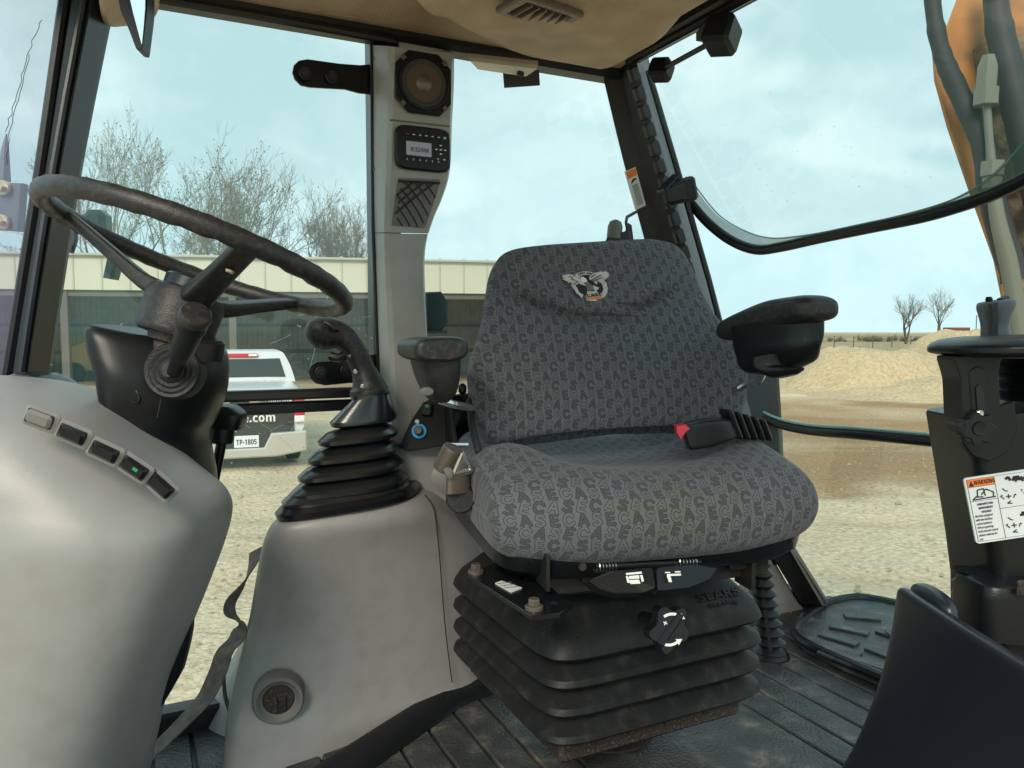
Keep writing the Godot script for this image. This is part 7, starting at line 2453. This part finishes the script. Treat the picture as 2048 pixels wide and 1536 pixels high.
func build_truck() -> void:
	var o := Vector3(1.6093, 0, -13.6789)
	var fwd := (Vector3(0.1065, 0, -0.9939) - Vector3.ZERO).normalized()
	var z := -fwd
	var x := Vector3.UP.cross(z).normalized()
	var B := Basis(x, Vector3.UP, z)
	var t := thing("pickup_truck", "white pickup truck with dark printed tailgate parked before the shed", "pickup truck", o)
	var P := func(u: float, y: float, w: float) -> Vector3: return o + x * u + Vector3(0, y, 0) + z * w
	var s := Sh.new()
	# bed and body sides
	var r := []
	for q in [[0.0, 0.55, 1.33, 0.98], [-0.15, 0.52, 1.36, 1.0], [-1.0, 0.50, 1.38, 1.0], [-1.9, 0.50, 1.38, 1.0], [-4.6, 0.55, 1.25, 0.98], [-5.4, 0.6, 1.15, 0.92]]:
		var m: float = (q[1] + q[2]) / 2.0
		r.append(ring2(P.call(-q[3], m, q[0]), P.call(q[3], m, q[0]), Vector3(0, (q[2] - q[1]) / 2.0, 0), 7.0, 40))
	loft(s, r)
	part("body", s, M.car_white, t)
	# cab
	s = Sh.new()
	r = []
	for q in [[1.34, 0.98, -1.95, -4.3], [1.40, 0.97, -1.97, -4.25], [1.65, 0.90, -2.03, -3.9], [1.86, 0.80, -2.10, -3.55], [1.93, 0.74, -2.2, -3.4], [1.955, 0.62, -2.4, -3.2]]:
		r.append(PackedVector3Array([P.call(-q[1], q[0], q[2]), P.call(-q[1] * 0.5, q[0], q[2] + 0.03), P.call(q[1] * 0.5, q[0], q[2] + 0.03), P.call(q[1], q[0], q[2]), P.call(q[1], q[0], q[3]), P.call(-q[1], q[0], q[3])]))
	loft(s, smooth_rings(r, 3))
	part("cab", s, M.car_white, t, 30)
	s = Sh.new()
	prism(s, [P.call(-0.80, 1.44, -1.93), P.call(0.80, 1.44, -1.93), P.call(0.70, 1.80, -2.03), P.call(-0.70, 1.80, -2.03)], -z * 0.1, 0.02)
	part("rear_window", s, M.car_glass, t)
	s = Sh.new()
	rbox(s, P.call(-0.02, 1.865, -2.04), Vector3(0.62, 0.075, 0.08), B, 0.015)
	var br := part("brake_lamp", s, M.tail_red, t)
	s = Sh.new()
	rbox(s, P.call(0.2, 1.868, -2.0), Vector3(0.16, 0.045, 0.02), B, 0.008)
	part("cargo_lens", s, M.white_print, br)
	for sd in [-1, 1]:
		s = Sh.new()
		loft(s, [ring2(P.call(sd * 1.02, 1.42, -3.6), P.call(sd * 1.22, 1.42, -3.6), z * 0.06, 4.0), ring2(P.call(sd * 1.02, 1.66, -3.6), P.call(sd * 1.22, 1.66, -3.6), z * 0.06, 4.0)])
		part("side_mirror", s, M.wrap_dark, t)
	# tailgate with printed wrap
	s = Sh.new()
	rbox(s, P.call(0, 0.96, 0.03), Vector3(1.60, 0.76, 0.06), B, 0.015)
	var tg := part("tailgate", s, M.wrap_dark, t)
	var patch := func(pts: Array, m: Material) -> void:
		var d := Sh.new()
		var q := []
		for i in range(0, pts.size(), 2):
			q.append(P.call(pts[i], pts[i + 1], 0.064))
		prism(d, q, -z * 0.003)
		part("print_patch", d, m, tg)
	patch.call([0.05, 1.02, 0.22, 1.0, 0.40, 1.05, 0.42, 1.16, 0.25, 1.14, 0.10, 1.2], M.wrap_tan)
	patch.call([0.22, 1.10, 0.36, 1.08, 0.42, 1.2, 0.24, 1.22], M.wrap_blue)
	patch.call([0.30, 0.80, 0.52, 0.76, 0.56, 0.88, 0.40, 0.94], M.rust_metal)
	patch.call([-0.7, 1.0, -0.3, 1.0, -0.2, 1.2, -0.6, 1.22], M.wrap_tan)
	lettering("print_line", "purplewave.com", 0.15, M.white_print, tg, P.call(-0.25, 0.86, 0.066), x, Vector3.UP, true, 0.95, 0.002)
	lettering("print_line", "purple", 0.10, M.white_print, tg, P.call(0.60, 1.14, 0.066), x, Vector3.UP, true, 0.85, 0.002)
	lettering("print_line", "wave", 0.10, M.white_print, tg, P.call(0.60, 1.04, 0.066), x, Vector3.UP, true, 0.85, 0.002)
	lettering("print_line", "AUCTION", 0.055, M.white_print, tg, P.call(0.60, 0.95, 0.066), x, Vector3.UP, false, 0.95, 0.002)
	for sd in [-1, 1]:
		s = Sh.new()
		rbox(s, P.call(sd * 0.90, 1.10, 0.01), Vector3(0.175, 0.46, 0.14), B, 0.02)
		var tl := part("tail_light", s, M.tail_red, t)
		s = Sh.new()
		rbox(s, P.call(sd * 0.90, 0.82, 0.01), Vector3(0.172, 0.12, 0.139), B, 0.015)
		part("white_lens", s, M.white_print, tl)
		s = Sh.new()
		rbox(s, P.call(sd * 0.90, 1.0, 0.07), Vector3(0.15, 0.10, 0.03), B, 0.01)
		part("pale_lens", s, M.wrap_tan, tl)
	# bumper with dropped middle for the plate
	s = Sh.new()
	var bp := []
	for q in [[-1.0, 0.62], [-1.0, 0.28], [-0.5, 0.20], [0.5, 0.20], [1.0, 0.28], [1.0, 0.62], [0.42, 0.60], [0.30, 0.36], [-0.30, 0.36], [-0.42, 0.60]]:
		bp.append(P.call(q[0], q[1], 0.20))
	prism(s, bp, -z * 0.18, 0.025)
	part("bumper", s, M.bumper, t)
	s = Sh.new()
	rbox(s, P.call(0, 0.50, 0.06), Vector3(0.75, 0.26, 0.04), B, 0.01)
	part("plate_recess", s, M.wrap_dark, t)
	s = Sh.new()
	rbox(s, P.call(0.02, 0.47, 0.10), Vector3(0.40, 0.20, 0.015), B, 0.004)
	var lp := part("license_plate", s, M.label_white, t)
	lettering("plate_number", "TP-1805", 0.095, M.ink, lp, P.call(0.02, 0.46, 0.110), x, Vector3.UP, true, 0.72, 0.002)
	for q in [[-0.82, -0.75], [0.82, -0.75], [-0.82, -4.3], [0.82, -4.3]]:
		s = Sh.new()
		lathe(s, P.call(q[0] - 0.13, 0.39, q[1]), x, [Vector2(0.34, 0), Vector2(0.39, 0.04), Vector2(0.39, 0.22), Vector2(0.34, 0.26)], 24)
		var w := part("wheel", s, M.tyre, t)
		s = Sh.new()
		lathe(s, P.call(q[0] - 0.135, 0.39, q[1]), x, [Vector2(0.22, 0), Vector2(0.22, 0.27), Vector2(0.1, 0.275)], 18)
		part("rim", s, M.bumper, w)
	s = Sh.new()
	rbox(s, P.call(0, 0.36, -1.2), Vector3(1.5, 0.14, 2.2), B, 0.02)
	part("undercarriage", s, M.tyre, t)
